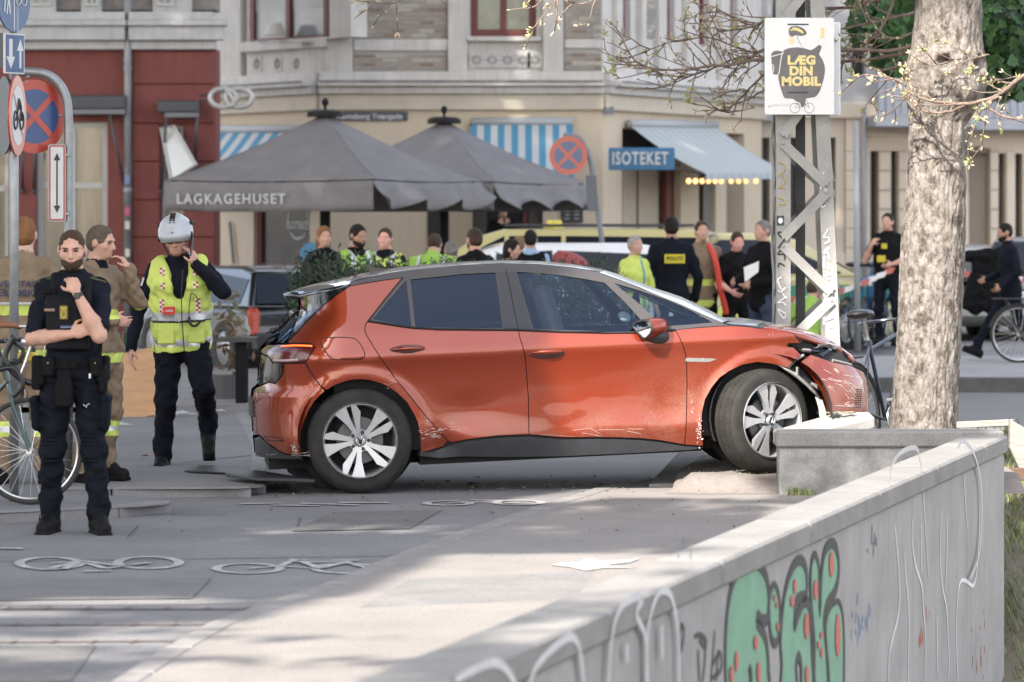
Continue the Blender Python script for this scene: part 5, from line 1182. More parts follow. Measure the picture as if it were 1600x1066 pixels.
 mb = MB(); mb.box(T((.13, -.145, .93)), (.012, .012, .03), bev=.003); mb.build('key_tag', mat('white_plastic', (.6, .6, .6)), belt, world=False)
 for sx, zz in ((-1, .70), (1, .71)):
  mb = MB(); mb.box(Vector((sx * .205, -.045, zz)), (.05, .13, .19), bev=.022, M=Matrix.Rotation(sx * .06, 3, 'Y')); mb.box(Vector((sx * .212, -.045, zz + .085)), (.05, .14, .05), bev=.015); mb.build('cargo_pocket', MATS['navy_trousers'], root, world=False, smooth=True, angle=40)
 mb = MB()
 for a in range(5): mb.box(Vector((.10 + .012 * math.cos(a * 1.26), -.103, .765 + .014 * math.sin(a * 1.26))), (.018, .004, .004), M=Matrix.Rotation(a * 1.26, 3, 'Y'))
 mb.build('pocket_mark', mat('white_thread', (.5, .5, .5)), root, world=False)
 for sx in (-1, 1):   # knee patches with quilted ribs
  mb = MB()
  for i in range(7): mb.tube([Vector((sx * .118 + .062 * math.sin(a), -.022 - .076 * math.cos(a), .43 + i * .024)) for a in np.linspace(-1.1, 1.1, 7)], .0065, 5)
  mb.build('knee_pad', MATS['navy_trousers'], root, world=False, smooth=True)
 # watch
 w = T((.068, -.235, 1.415)); d = (T((.20, -.225, 1.165)) - w).normalized()
 mb = MB(); mb.tube([w + d * .005, w + d * .032], .031, 14); mb.box(w + d * .018 + Vector((0, -.030, 0)), (.036, .012, .036), bev=.005); mb.build('wristwatch', mat('watch_black', (.02, .02, .022), rough=.3), root, world=False)
 mb = MB()
 for ax_, ft in ((-.135, -5), (.155, 22)):
  for i in range(4): mb.tube([Vector((ax_ - .025, -.045 - i * .018, .135 - i * .014)), Vector((ax_ + .025, -.048 - i * .018, .132 - i * .014))], .003, 4)
  mb.tube([Vector((ax_ - .02, -.055, .14)), Vector((ax_ - .045, -.07, .11)), Vector((ax_ - .05, -.06, .08))], .003, 4)
 o = mb.build('boot_lace', B_, root, world=False); o['kind'] = 'stuff'
 return root
def build_helmet_man():
 base = G(282, 738); root, T, Hp, Hm, Bm = person('walking man in white helmet and yellow vest, phone held to his ear', base, rz=3, h=1.83, res=.008, seed=8, bulk=1.05, girth=1.02, hair='buzz', detail=True,
  cols=dict(shirt=NAVY(), trousers=mat('navy_work_trousers', (.0075, .0085, .013), rough=.9, spec=.12, var=.3, vscale=10), hair=mat('grey_hair', (.22, .20, .19), rough=.8), skin=skin('ruddy', (.50, .28, .21))),
  pose=dict(pel=(.01, 0, .965), lean=(5, 0, -2), head=(9, -6, -4), elR=(-.30, .02, 1.16), wrR=(-.36, -.05, .90), hdR=((-.05, -.15, -1), (.9, .2, 0), (.1, -1, 0)), curlR=.35,
    elL=(.305, -.13, 1.285), wrL=(.125, -.125, 1.475), hdL=((-.25, .12, .9), (-.8, .5, -.1), (0, -1, .1)), curlL=.55,
    knR=(-.10, -.05, .51), anR=(-.125, -.02, .085), knL=(.165, -.17, .60), anL=(.195, .06, .27), tipL=40, ftL=6, ftR=-8, trw=1.12),
  vest=dict(name='hi_vis_vest', o=.034, hem=.86, open=True, w=.006, mats=[HV(), REF(), mat('vest_zip', (.010, .010, .011)), mat('chequer_red', (.42, .03, .03))],
    fn=lambda c: vfn(c)))
 # pockets, panels and details on the vest
 P_ = lambda x, y, z: T((x, y, z))
 hv = HV(); dk = mat('vest_zip', (.010, .010, .011)); red = mat('chequer_red', (.42, .03, .03)); ref = REF()
 fy = lambda x: -.175 + .38 * x * x * 1.2
 for sx in (-1, 1):
  mb = MB(); pp_ = P_(sx * .105, 0, .985); mb.box(Vector((pp_.x, on_front(pp_.x, pp_.z) + .004, pp_.z)), (.135, .03, .15), bev=.012, M=Matrix.Rotation(sx * .22, 3, 'Z')); mb.build('vest_pocket', hv, root, world=False, smooth=True, angle=40)
  mb = MB(); pp_ = P_(sx * .105, 0, 1.072); mb.box(Vector((pp_.x, on_front(pp_.x, pp_.z) - .002, pp_.z)), (.14, .012, .010), M=Matrix.Rotation(sx * .22, 3, 'Z')); mb.build('pocket_zip', dk, root, world=False)
  # red and silver chequer tapes
  for (x0, zt, zb) in ((.115, 1.455, 1.40), (.115, 1.36, 1.31), (.125, 1.245, 1.13)):
   n = max(2, int(round((zt - zb) / .0155)))
   for i in range(n):
    for j in range(2):
     z = zb + i * .0155; x = sx * x0 + (j - .5) * .018
     w_ = P_(x, 0, z); mb = MB(); mb.box(Vector((w_.x, on_front(w_.x, w_.z) + .001, w_.z)), (.018, .008, .0155)); mb.build('chequer', red if (i + j) % 2 else ref, root, world=False)
 mb = MB(); mb.box(P_(-.075, fy(.075) - .012, 1.165), (.082, .008, .055), M=Matrix.Rotation(-.2, 3, 'Z')); o = mb.build('name_panel', mat('panel_red', (.50, .03, .02)), root, world=False)
 me = text_mb('LEDER', .019, .0005, .0004, 'CENTER', 1.05); pp = P_(-.075, fy(.075) - .022, 1.165); me.transform(Matrix.Translation(pp) @ Matrix(((1, 0, 0, 0), (0, 0, -1, 0), (0, 1, 0, 0), (0, 0, 0, 1)))); link('name_lettering', me, o, [mat('white_plastic', (.6, .6, .6))])
 mb = MB(); mb.tube([P_(.02, fy(0) - .01, .87), P_(.012, fy(0) - .012, 1.1), P_(.015, fy(0) - .004, 1.3), P_(.03, -.13, 1.45)], .004, 6); mb.build('zip', dk, root, world=False)
 mb = MB(); pts = [P_(.085, -.19, 1.285), P_(.07, -.20, 1.22), P_(.062, -.205, 1.12), P_(.075, -.21, 1.065), P_(.11, -.205, 1.055), P_(.14, -.195, 1.085)]
 mb.tube(catmull(pts[:3], 5), .0035, 6); mb.tube(catmull(pts[2:], 6), .010, 8); mb.tube(catmull([P_(.085, -.19, 1.285), P_(.12, -.19, 1.26), P_(.13, -.19, 1.18)], 5), .0035, 6); mb.build('coiled_cord', dk, root, world=False, smooth=True)
 for (x, z) in ((-.095, 1.09), (.095, 1.31), (.10, 1.10)):
  mb = MB(); mb.tube([P_(x + .012 * math.cos(a), fy(x) - .012, z + .012 * math.sin(a)) for a in np.linspace(-3.14, 0, 8)], .002, 5); mb.build('d_ring', mat('dull_metal', (.25, .24, .2), metal=.8, rough=.4), root, world=False)
 # phone and watch
 mb = MB(); mb.box(P_(.098, -.10, 1.60), (.014, .07, .14), bev=.004, M=Matrix.Rotation(.12, 3, 'Y') @ Matrix.Rotation(-.2, 3, 'X')); ph = mb.build('phone', mat('phone_black', (.01, .01, .012), rough=.15), root, world=False)
 w = P_(.125, -.125, 1.475); d = (P_(.305, -.13, 1.285) - w).normalized(); mb = MB(); mb.tube([w + d * .02, w + d * .045], .039, 14); mb.build('wristwatch', dk, root, world=False)
 for sx, p_, a in ((-1, (-.262, -.02, 1.36), .3), (1, (.275, -.05, 1.385), -.5)):
  mb = MB(); mb.box(P_(*p_), (.012, .05, .06), M=Matrix.Rotation(a, 3, 'Y')); mb.build('sleeve_patch', mat('patch_white', (.5, .5, .52)), root, world=False)
 # glasses
 mb = MB()
 for sx in (-1, 1):
  mb.tube([Hp((sx * .033 + .024 * math.cos(a), -.098 + .004 * abs(math.cos(a)), .004 + .015 * math.sin(a))) for a in np.linspace(0, 6.283, 13)[:-1]], .0024, 5, close=True)
  mb.tube([Hp((sx * .057, -.092, .008)), Hp((sx * .078, .0, .006))], .0022, 5)
 mb.tube([Hp((-.010, -.10, .006)), Hp((.010, -.10, .006))], .002, 5); mb.build('glasses', dk, root, world=False)
 # helmet
 q = SDF(); HM = [list(r_) for r_ in Hm]
 q.el(Hp((0, .012, .045)), (.124, .145, .128), 2, .01, HM); q.el(Hp((0, -.09, .045)), (.10, .06, .03), 2, .05, HM)
 q.el(Hp((0, .0, -.06)), (.118, .20, .082), 2, .012, HM, sub=True); q.el(Hp((0, .01, .035)), (.108, .124, .10), 2, .003, HM, sub=True)
 q.rc(Hp((0, -.095, .115)), Hp((0, .05, .150)), .026, .030, 2, .02)
 V, Fq, lb = q.mesh(.006); hel = np_mesh('helmet', V, Fq, np.zeros(len(Fq), int), [mat('helmet_white', (.40, .41, .43), rough=.42, coat=.25, var=.08)], root)
 mb = MB()
 for i in range(9):
  t = i / 8; mb.box(Hp((0, -.095 + .16 * t, .045 + .130 * math.sqrt(1 - ((-.095 + .16 * t - .012) / .15) ** 2))), (.040 - .004 * t, .014, .012), M=Hm)
 mb.build('helmet_vent', dk, hel, world=False)
 mb = MB(); mb.tube([Hp((.012 * math.cos(a), -.139 - .002, .055 + .012 * math.sin(a))) for a in np.linspace(0, 6.283, 13)[:-1]], .003, 5, close=True); mb.box(Hp((0, -.143, .078)), (.008, .004, .012), M=Hm); mb.box(Hp((0, -.147, .037)), (.032, .004, .006), M=Hm); mb.ell(Hp((0, -.141, .055)), (.006, .004, .006), 6, 4); mb.build('helmet_crest', dk, hel, world=False)
 for sx in (-1, 1):
  mb = MB(); mb.ell(Hp((sx * .118, -.03, .02)), (.010, .028, .03), 12, 8, M=Hm); mb.tube([Hp((sx * .105, .0, -.0)), Hp((sx * .088, -.01, -.06)), Hp((sx * .05, -.05, -.115))], .007, 6); mb.build('helmet_strap', dk, hel, world=False, smooth=True)
  mb = MB(); mb.ell(Hp((sx * .118, .02, .10)), (.015, .03, .018), 10, 6); mb.build('visor_pivot', dk, hel, world=False, smooth=True)
 return root
def vfn(c):
 mi = np.zeros(len(c), int); x, y, z = c[:, 0], c[:, 1], c[:, 2]
 mi[(z > 1.085) & (z < 1.145)] = 1; mi[(z > .905) & (z < .955)] = 1; mi[(z > 1.073) & (z <= 1.085)] = 2
 return mi
build_red_car(); build_officer(); build_helmet_man()
# ================================================================== street furniture, the tree, bicycles
from mathutils import noise as mnoise
galv = mat('galvanised_steel', (.27, .28, .29), rough=.42, metal=.55, var=.2, vscale=20)
mast_p = mat('mast_paint', (.34, .335, .32), rough=.6, c2=(.27, .265, .255), vscale=6, fine=.25)
def build_mast():
 Yf, Yb = 29.0, 29.46
 t = thing('lattice_mast', 'grey riveted steel lattice mast with graffiti, behind the crumpled bonnet', 'mast', (2.05, 29.2, 0))
 xl = lambda z: (1213 - 800) * Yf / F
 xr = lambda z: ((1296.5 + (1.86 + 155 * Yf / F - z) / ((340) * Yf / F) * 15.5) - 800) * Yf / F      # right edge flares downwards
 def zx(z): return xl(z), xr(z)
 L_ = .108
 def flat_bar(a, b, w, dep, nrm, th=.010):
  a, b = Vector(a), Vector(b); d = (b - a).normalized(); n_ = Vector(nrm); s_ = d.cross(n_).normalized()
  mb = MB(); mb.box((a + b) / 2 + n_ * dep, ((b - a).length, w, th), M=Matrix((d, s_, n_)).transposed()); return mb
 z0, z1 = 0.0, 7.5
 for (side, y, ny) in ((0, Yf, -1), (1, Yf, -1), (0, Yb, 1), (1, Yb, 1)):
  x0, x1 = (zx(z0)[side], zx(z1)[side]); sg = 1 if side == 0 else -1
  a, b = Vector((x0, y, z0)), Vector((x1, y, z1))
  mb = MB(); w = L_
  vs = []
  for p in (a, b):
   vs += [p, p + Vector((sg * w, 0, 0)), p + Vector((sg * w, -ny * .012, 0)), p + Vector((sg * .012, -ny * .012, 0)), p + Vector((sg * .012, -ny * w, 0)), p + Vector((0, -ny * w, 0))]
  mb.add(vs, [(i, (i + 1) % 6, 6 + (i + 1) % 6, 6 + i) for i in range(6)]); mb.build('corner_angle', mast_p, t)
 # zigzag bracing on the four faces
 def zat(py, Y=Yf): return H - (py - YH) * Y / F
 nodes = [zat(40), zat(122), zat(218), zat(295), zat(378), zat(463), zat(548), zat(640)]
 nodes = [nodes[0] + .78, nodes[0] + .40] + nodes
 while nodes[0] < 7.2: nodes.insert(0, nodes[0] + .40)
 for face in range(4):
  for i in range(len(nodes) - 1):
   za, zb = nodes[i], nodes[i + 1]; lr = (i + len(nodes)) % 2
   if face in (1, 3): lr = 1 - lr
   ga = .022
   if face in (0, 2):
    y = Yf - .012 if face == 0 else Yb + .002
    a = Vector((zx(za)[lr] + (.05 if lr == 0 else -.05), y, za - .03)); b = Vector((zx(zb)[1 - lr] + (.05 if lr == 1 else -.05), y, zb + .03)); nr = (0, -1, 0)
   else:
    sd = 1 if face == 1 else 0; ys = (Yf + .05, Yb - .05); x = lambda z: zx(z)[sd] + (.004 if sd else -.014)
    a = Vector((x(za), ys[lr], za - .03)); b = Vector((x(zb), ys[1 - lr], zb + .03)); nr = (1, 0, 0)
   flat_bar(a, b, .072, .004 + .004 * (i % 2), nr).build('diagonal_brace', mast_p, t)
   if face == 0:
    for p in (a, b):
     mb = MB(); mb.ell(p + Vector((0, -.014 - .004 * (i % 2), 0)), (.012, .008, .012), 8, 5); mb.build('rivet', mast_p, t)
 # dark bar standing in for the flange's shadow inside the left leg
 mb = MB(); mb.box(((1256 - 800) * 29.35 / F - .03, 29.30, 3.7), (.07, .05, 7.4)); mb.build('flange_shadow', mat('flange_shadow_black', (.03, .03, .032), rough=.6), t)
 # scrawls and sticker
 rr = random.Random(9)
 def scrawl(x0, x1, y0, y1, m, n_, name='mast_scrawl'):
  mb = MB(); pts = []
  for i in range(n_):
   y = y0 + (y1 - y0) * i / n_; pts += [(rr.uniform(x0, x1), y + rr.uniform(-6, 6)), (x1 if i % 2 else x0, y + rr.uniform(-3, 9))]
   if i % 3 == 2 or i == n_ - 1:
    P = [W(x, yy, Yf - .004) for x, yy in catmull(pts, 4)]; mb.tube(P, .0062, 4); pts = []
  o = mb.build(name, m, t); o['kind'] = 'stuff'
 wsp = mat('scrawl_white', (.7, .69, .68), rough=.8); ysp = mat('scrawl_yellow', (.42, .33, .16), rough=.8); bsp = mat('scrawl_black', (.06, .06, .06), rough=.8)
 scrawl(1216, 1227, 255, 330, ysp, 9); scrawl(1216, 1226, 365, 425, bsp, 8); scrawl(1215, 1228, 440, 500, wsp, 8); scrawl(1283, 1290, 275, 330, wsp, 8); scrawl(1287, 1296, 365, 480, wsp, 17); scrawl(1288, 1302, 490, 520, wsp, 4)
 mb = MB(); mb.box(W(1219.5, 345, Yf - .002), (.055, .003, .075)); s1 = mb.build('sticker', bsp, t)
 mb = MB(); c = W(1219.5, 345, Yf - .005); mb.prism([(.016 * math.cos(a) * (1 + .25 * (i % 2)), .02 * math.sin(a) * (1 + .25 * (i % 2))) for i, a in enumerate(np.linspace(0, 6.283, 13)[:-1])], c, (1, 0, 0), (0, 0, 1), (0, -1, 0), 0, .001); mb.build('sticker_mark', wsp, s1)
 # campaign boards
 bw = mat('board_white', (.72, .715, .71), rough=.5, var=.05, vscale=4)
 sg = thing('campaign_board', 'white campaign board LÆG DIN MOBIL with a round dark cyclist, on the mast', 'sign', W(1249, 104, 28.9))
 Ys = 28.90
 def rrect(x0, y0, x1, y1, r, n_=5):
  out = []
  for cx, cy_, a0 in ((x1 - r, y0 + r, -90), (x1 - r, y1 - r, 0), (x0 + r, y1 - r, 90), (x0 + r, y0 + r, 180)):
   for k in range(n_ + 1): a = R(a0 + 90 * k / n_); out.append((cx + r * math.cos(a), cy_ + r * math.sin(a)))
  return out
 def ppoly(name, pts, m, d0, d1, parent):
  P = [W(x, y, Ys) for x, y in pts]
  if sum(P[i].x * P[(i + 1) % len(P)].z - P[(i + 1) % len(P)].x * P[i].z for i in range(len(P))) < 0: P = P[::-1]
  mb = MB(); mb.prism([(p.x, p.z) for p in P], (0, Ys, 0), (1, 0, 0), (0, 0, 1), (0, -1, 0), d0, d1); return mb.build(name, m, parent)
 ppoly('board', rrect(1195, 28, 1303, 179, 3), bw, -.03, 0, sg)
 Q = lambda x, y: (1180 + .1689 * x, 10 + .1689 * y)
 gfig = mat('print_grey', (.115, .105, .105), rough=.6, c2=(.16, .15, .15), vscale=7)
 yl = mat('print_yellow', (.72, .60, .26), rough=.6)
 body = catmull([(255, 420), (310, 388), (400, 380), (470, 392), (515, 405), (560, 380), (588, 358), (614, 372), (600, 420), (592, 445), (625, 500), (645, 570), (640, 640), (620, 720), (595, 790), (560, 835), (520, 845), (485, 850), (468, 860), (462, 900), (440, 935), (425, 920), (415, 895), (380, 880), (345, 855), (275, 850), (250, 800), (225, 720), (213, 640), (222, 560), (240, 490)], 3, close=True)
 ppoly('cyclist_print', [Q(*p) for p in body], gfig, 0, .002, sg)
 ppoly('rucksack_print', [Q(*p) for p in catmull([(150, 440), (175, 415), (215, 412), (255, 428), (240, 500), (222, 620), (195, 632), (165, 620), (158, 560), (150, 500)], 3, close=True)], gfig, 0, .003, sg)
 wl_ = mat('print_white', (.8, .79, .78), rough=.5)
 def pline(name, pts, w, m, off, parent, close=False):
  mb = MB(); P = [W(*Q(*p), Ys - off) for p in pts]; vs = []; fs = []
  for i, p in enumerate(P):
   a, b = (P[i - 1] if i or close else p), (P[(i + 1) % len(P)] if i < len(P) - 1 or close else p); tt = (b - a).normalized(); nn = Vector((-tt.z, 0, tt.x)) * w / 2; vs += [p + nn, p - nn]
  for i in range(len(P) if close else len(P) - 1): j = (i + 1) % len(P); fs.append((2 * i, 2 * i + 1, 2 * j + 1, 2 * j))
  mb.add(vs, fs); return mb.build(name, m, parent)
 pline('strap_print', [(150, 465), (258, 435), (262, 425)], .006, wl_, .0045, sg); pline('strap_print', [(250, 440), (236, 500), (220, 620), (205, 636)], .006, wl_, .0048, sg)
 pline('pocket_print', [(150, 545), (165, 540), (172, 560), (170, 600), (160, 608), (148, 600)], .005, wl_, .0050, sg)
 ppoly('cap_print', [Q(*p) for p in catmull([(315, 265), (312, 215), (335, 188), (385, 183), (440, 200), (472, 235), (470, 262), (420, 275), (370, 268), (345, 282)], 3, close=True)], gfig, 0, .002, sg)
 for l_ in ([(328, 222), (370, 215), (420, 235), (448, 248)], [(345, 200), (395, 208), (440, 235)]): pline('cap_stripe', catmull(l_, 4), .010, yl, .0035, sg)
 ppoly('hair_print', [Q(*p) for p in ((318, 278), (355, 285), (368, 320), (360, 350), (320, 350), (310, 330))], mat('print_pale_yellow', (.72, .62, .38), rough=.6), 0, .0015, sg)
 pline('chin_strap_print', catmull([(385, 275), (400, 320), (437, 370)], 4), .004, gfig, .002, sg)
 pline('face_outline', catmull([(455, 275), (460, 300), (475, 330), (460, 345), (462, 370), (430, 378)], 4), .0022, mat('print_thin_grey', (.5, .5, .5)), .002, sg)
 ppoly('phone_print', [Q(*p) for p in ((606, 195), (640, 195), (640, 290), (606, 290))], yl, 0, .002, sg); pline('hand_outline', catmull([(590, 350), (588, 310), (605, 295), (640, 290), (655, 315), (640, 350), (615, 360)], 4), .0022, MATS['print_thin_grey'], .0025, sg)
 for s_, x, y, sz in (('LÆG', 428, 502, .090), ('DIN', 425, 601, .090), ('MOBIL', 424, 698, .090)):
  text('lettering', s_, W(*Q(x, y), Ys - .0045), (1, 0, 0), (0, 0, 1), sz, yl, sg, extrude=.0005, bold=.005, sx=1.08, space=1.06)
 for cx in (368, 500): pline('wheel_print', [(cx + 45 * math.cos(a), 940 + 45 * math.sin(a)) for a in np.linspace(0, 6.283, 25)[:-1]], .0035, gfig, .0035, sg, close=True)
 for l_ in ([(368, 940), (385, 905), (410, 935), (368, 940)], [(385, 905), (460, 905), (500, 940)], [(410, 935), (460, 905)], [(455, 870), (480, 875), (500, 940)], [(370, 900), (400, 898)]): pline('frame_print', l_, .003, gfig, .0038, sg)
 for y in (167, 797): pline('strap_slot', [(298, y), (495, y)], .010, mat('slot_dark', (.03, .03, .05)), .006, sg)
 text('small_lettering', 'Sikker Trafik', W(*Q(232, 914), Ys - .003), (1, 0, -.0), (0, 0, 1), .028, mat('print_soft_grey', (.52, .52, .52)), sg, extrude=.0003)
 mb = MB(); mb.ell(W(*Q(131, 925), Ys - .002), (.010, .002, .010), 12, 4); mb.build('print_mark', MATS['print_thin_grey'], sg)
 s2 = thing('campaign_board', 'second white board on the back of the mast, only its right edge showing', 'sign', W(1308, 104, 29.2))
 mb = MB(); xb = (1303.5 - 800) * 28.95 / F + .012; zt, zb_ = H - (30 - YH) * 29 / F, H - (177 - YH) * 29 / F
 xa_, xc_ = (1212 - 800) * 29.52 / F, (1313 - 800) * 29.52 / F; mb.box(((xa_ + xc_) / 2, 29.52, (zt + zb_) / 2 - .003), (xc_ - xa_, .03, zt - zb_ + .01), bev=.008); mb.build('board', mat('board_white_side', (.74, .75, .77), rough=.5), s2)
 return t
build_mast()
# ------------------------------------------------------------------ the big tree
def bark_mat():
 m = bpy.data.materials.new('tree_bark'); m.use_nodes = True; nt = m.node_tree; N = nt.nodes; Lk = nt.links; b = N['Principled BSDF']; b.inputs['Roughness'].default_value = .95; b.inputs['Specular IOR Level'].default_value = .2
 tc = N.new('ShaderNodeTexCoord')
 def nz(s, d, st=None):
  n_ = N.new('ShaderNodeTexNoise'); n_.inputs['Scale'].default_value = s; n_.inputs['Detail'].default_value = d; n_.inputs['Roughness'].default_value = .65; v = tc.outputs['Object']
  if st: mp = N.new('ShaderNodeMapping'); mp.inputs['Scale'].default_value = st; Lk.new(v, mp.inputs[0]); v = mp.outputs[0]
  Lk.new(v, n_.inputs[0]); return n_.outputs[0]
 r1 = N.new('ShaderNodeValToRGB'); e = r1.color_ramp.elements; e[0].position = .39; e[0].color = (.075, .062, .052, 1); e[1].position = .62; e[1].color = (.225, .20, .18, 1); e2 = r1.color_ramp.elements.new(.49); e2.color = (.155, .136, .12, 1)
 Lk.new(nz(16, 8, (1, 1, .6)), r1.inputs[0])
 r2 = N.new('ShaderNodeValToRGB'); r2.color_ramp.elements[0].position = .5; r2.color_ramp.elements[1].position = .60; Lk.new(nz(17, 7), r2.inputs[0])
 mx = N.new('ShaderNodeMixRGB'); mx.inputs[2].default_value = (.26, .24, .225, 1); g = N.new('ShaderNodeMath'); g.operation = 'MULTIPLY'; g.inputs[1].default_value = .6; Lk.new(r2.outputs[0], g.inputs[0]); Lk.new(g.outputs[0], mx.inputs[0]); Lk.new(r1.outputs[0], mx.inputs[1])
 vo = N.new('ShaderNodeTexVoronoi'); vo.feature = 'DISTANCE_TO_EDGE'; vo.inputs['Scale'].default_value = 26; mp = N.new('ShaderNodeMapping'); mp.inputs['Scale'].default_value = (1, 1, .42); nd = N.new('ShaderNodeTexNoise'); nd.inputs['Scale'].default_value = 14; Lk.new(tc.outputs['Object'], nd.inputs[0])
 ad = N.new('ShaderNodeMixRGB'); ad.blend_type = 'ADD'; ad.inputs[0].default_value = .09; Lk.new(tc.outputs['Object'], ad.inputs[1]); Lk.new(nd.outputs[1], ad.inputs[2]); Lk.new(ad.outputs[0], mp.inputs[0]); Lk.new(mp.outputs[0], vo.inputs['Vector'])
 r3 = N.new('ShaderNodeValToRGB'); r3.color_ramp.elements[0].color = (.38, .35, .32, 1); r3.color_ramp.elements[1].position = .10; Lk.new(vo.outputs['Distance'], r3.inputs[0]); m4 = N.new('ShaderNodeMixRGB'); m4.blend_type = 'MULTIPLY'; m4.inputs[0].default_value = .6; Lk.new(mx.outputs[0], m4.inputs[1]); Lk.new(r3.outputs[0], m4.inputs[2]); Lk.new(m4.outputs[0], b.inputs['Base Color'])
 bp_ = N.new('ShaderNodeBump'); bp_.inputs['Strength'].default_value = 1; bp_.inputs['Distance'].default_value = .012; Lk.new(nz(38, 6, (1, 1, .5)), bp_.inputs['Height']); Lk.new(bp_.outputs[0], b.inputs['Normal'])
 MATS['tree_bark'] = m; return m
def build_tree():
 Y = 27.5; t = thing('old_tree', 'old tree with pale flaking bark and knotholes, the car has run up to it', 'tree', W(1447, 741, Y))
 rows = [(-330, 1440, 1560), (-120, 1436, 1545), (0, 1432, 1535), (60, 1426, 1534), (100, 1417, 1540), (135, 1414, 1541), (165, 1417, 1530), (190, 1420, 1514), (250, 1418, 1512), (350, 1411, 1508), (450, 1404, 1505), (550, 1399, 1500), (620, 1396, 1497), (680, 1392, 1498), (720, 1384, 1506), (750, 1370, 1520)]
 ry = [r_[0] for r_ in rows]; NA, NZ = 220, 520; vs = []; z_top = H - (-330 - YH) * Y / F; z_bot = H - (750 - YH) * Y / F
 for j in range(NZ):
  z = z_bot + (z_top - z_bot) * j / (NZ - 1); py = YH + (H - z) * F / Y
  x0 = float(np.interp(py, ry, [r_[1] for r_ in rows])); x1 = float(np.interp(py, ry, [r_[2] for r_ in rows])); c = ((x0 + x1) / 2 - 800) * Y / F; rad = (x1 - x0) / 2 * Y / F
  for i in range(NA):
   a = 2 * math.pi * i / NA; ca, sa = math.cos(a), math.sin(a); p = Vector((ca * rad * 1.0, sa * rad, z))
   n1 = mnoise.fractal(Vector((p.x * 22, p.y * 22, z * 9)), 1, 2.1, 4); n2 = mnoise.noise(Vector((ca * 3.1, sa * 3.1, z * 1.6))); rid = abs(mnoise.noise(Vector((p.x * 26 + .8 * mnoise.noise(Vector((0, 0, z * 3))), p.y * 26, z * 6.5))))
   r = rad + .007 * n1 + .012 * n2 - .008 * max(0, .30 - rid) / .30
   # knotholes and swellings
   for (kx, kz, s_, dpt) in ((-1.72, 2.945, .060, -.10), (-.62, 2.93, .075, -.09), (-1.05, 2.72, .12, .05), (-1.38, 2.79, .07, .03), (-2.6, 2.9, .12, .02), (-1.3, 2.69, .028, -.03)):
    da = (a - (kx % 6.283)); da = (da + math.pi) % (2 * math.pi) - math.pi; q = ((da * rad) / s_) ** 2 + ((z - kz) / (s_ * .8)) ** 2
    if q < 9: r += dpt * math.exp(-q * 1.6) + (.016 * math.exp(-(math.sqrt(q) - 1.25) ** 2 * 6) if dpt < -.05 else 0)
   vs.append((c + ca * r, Y + sa * r, z))
 fs = [(j * NA + i, j * NA + (i + 1) % NA, (j + 1) * NA + (i + 1) % NA, (j + 1) * NA + i) for j in range(NZ - 1) for i in range(NA)]
 mb = MB(); mb.add(vs, fs); bm_ = bark_mat(); mb.build('trunk', bm_, t, smooth=True)
 tw = mat('twig_bark', (.11, .075, .06), rough=.9, c2=(.20, .15, .125), vscale=25); bud = mat('bud_pale', (.30, .24, .16), rough=.7, c2=(.44, .37, .26), vscale=30); lf = mat('young_leaf', (.20, .23, .07), rough=.6, c2=(.30, .31, .12), vscale=20)
 # limbs above the view
 for (ax_, az_, ln) in ((-1, .75, 2.8), (.9, .9, 2.6), (-.2, 1.1, 3.0), (.3, .8, 2.4)):
  b = W(1500, -300, Y); e = b + Vector((ax_ * ln, -.5 * ln * ax_, az_ * ln)); mb = MB(); mb.tube([b, b.lerp(e, .5) + Vector((0, 0, .2)), e], [.16, .10, .05], 10); mb.build('limb', bm_, t, smooth=True)
 # twigs: main lines traced, side shoots grown
 rr = random.Random(21); twmb = MB(); bumb = MB(); lfmb = MB()
 def ltr(): return rr.uniform(-1, 1)
 def bud_at(p, d, s_=1.0):
  d = d.normalized(); n_ = d.orthogonal().normalized(); k = rr.choice((1, 1, 2, 3))
  for _ in range(k):
   dd = (d + Vector((ltr(), ltr(), ltr())) * .55).normalized(); L_ = rr.uniform(.022, .055) * s_; m_ = MB()
   side = dd.orthogonal().normalized() * L_ * rr.uniform(.16, .26); s2_ = dd.cross(side)
   tgt = bumb if rr.random() < .84 else lfmb
   tgt.add([p, p + dd * L_ * .55 + side, p + dd * L_ * .55 + s2_, p + dd * L_ * .55 - side, p + dd * L_ * .55 - s2_, p + dd * L_], [(0, 2, 1), (0, 3, 2), (0, 4, 3), (0, 1, 4), (1, 2, 5), (2, 3, 5), (3, 4, 5), (4, 1, 5)])
   if rr.random() < .25 and tgt is lfmb:
    for _ in range(3):
     q = (d + Vector((ltr(), ltr(), ltr())) * 1.1).normalized(); w_ = q.orthogonal().normalized() * .012; lfmb.add([p, p + q * .03 + w_, p + q * .06, p + q * .03 - w_], [(0, 1, 2, 3)])
 def grow(p, d, L_, r, depth):
  n_ = max(3, int(L_ / .07)); pts = [p]; q = p.copy(); dd = d.normalized()
  for i in range(n_):
   dd = (dd + Vector((ltr(), ltr(), ltr() + .05)) * .22).normalized(); q = q + dd * L_ / n_; pts.append(q.copy())
  twmb.tube(pts, [r * (1 - .7 * i / n_) + .0014 for i in range(n_ + 1)], 5)
  bud_at(q, dd)
  for i in range(1, n_ + 1):
   if depth < 2 and rr.random() < (.42 if depth == 0 else .25):
    s_ = (dd + Vector((ltr(), ltr() * .8, ltr())) * 1.0).normalized(); grow(pts[i], s_, L_ * rr.uniform(.28, .55), r * .55, depth + 1)
   elif rr.random() < .55: bud_at(pts[i], Vector((ltr(), ltr(), ltr() + .5)), .8)
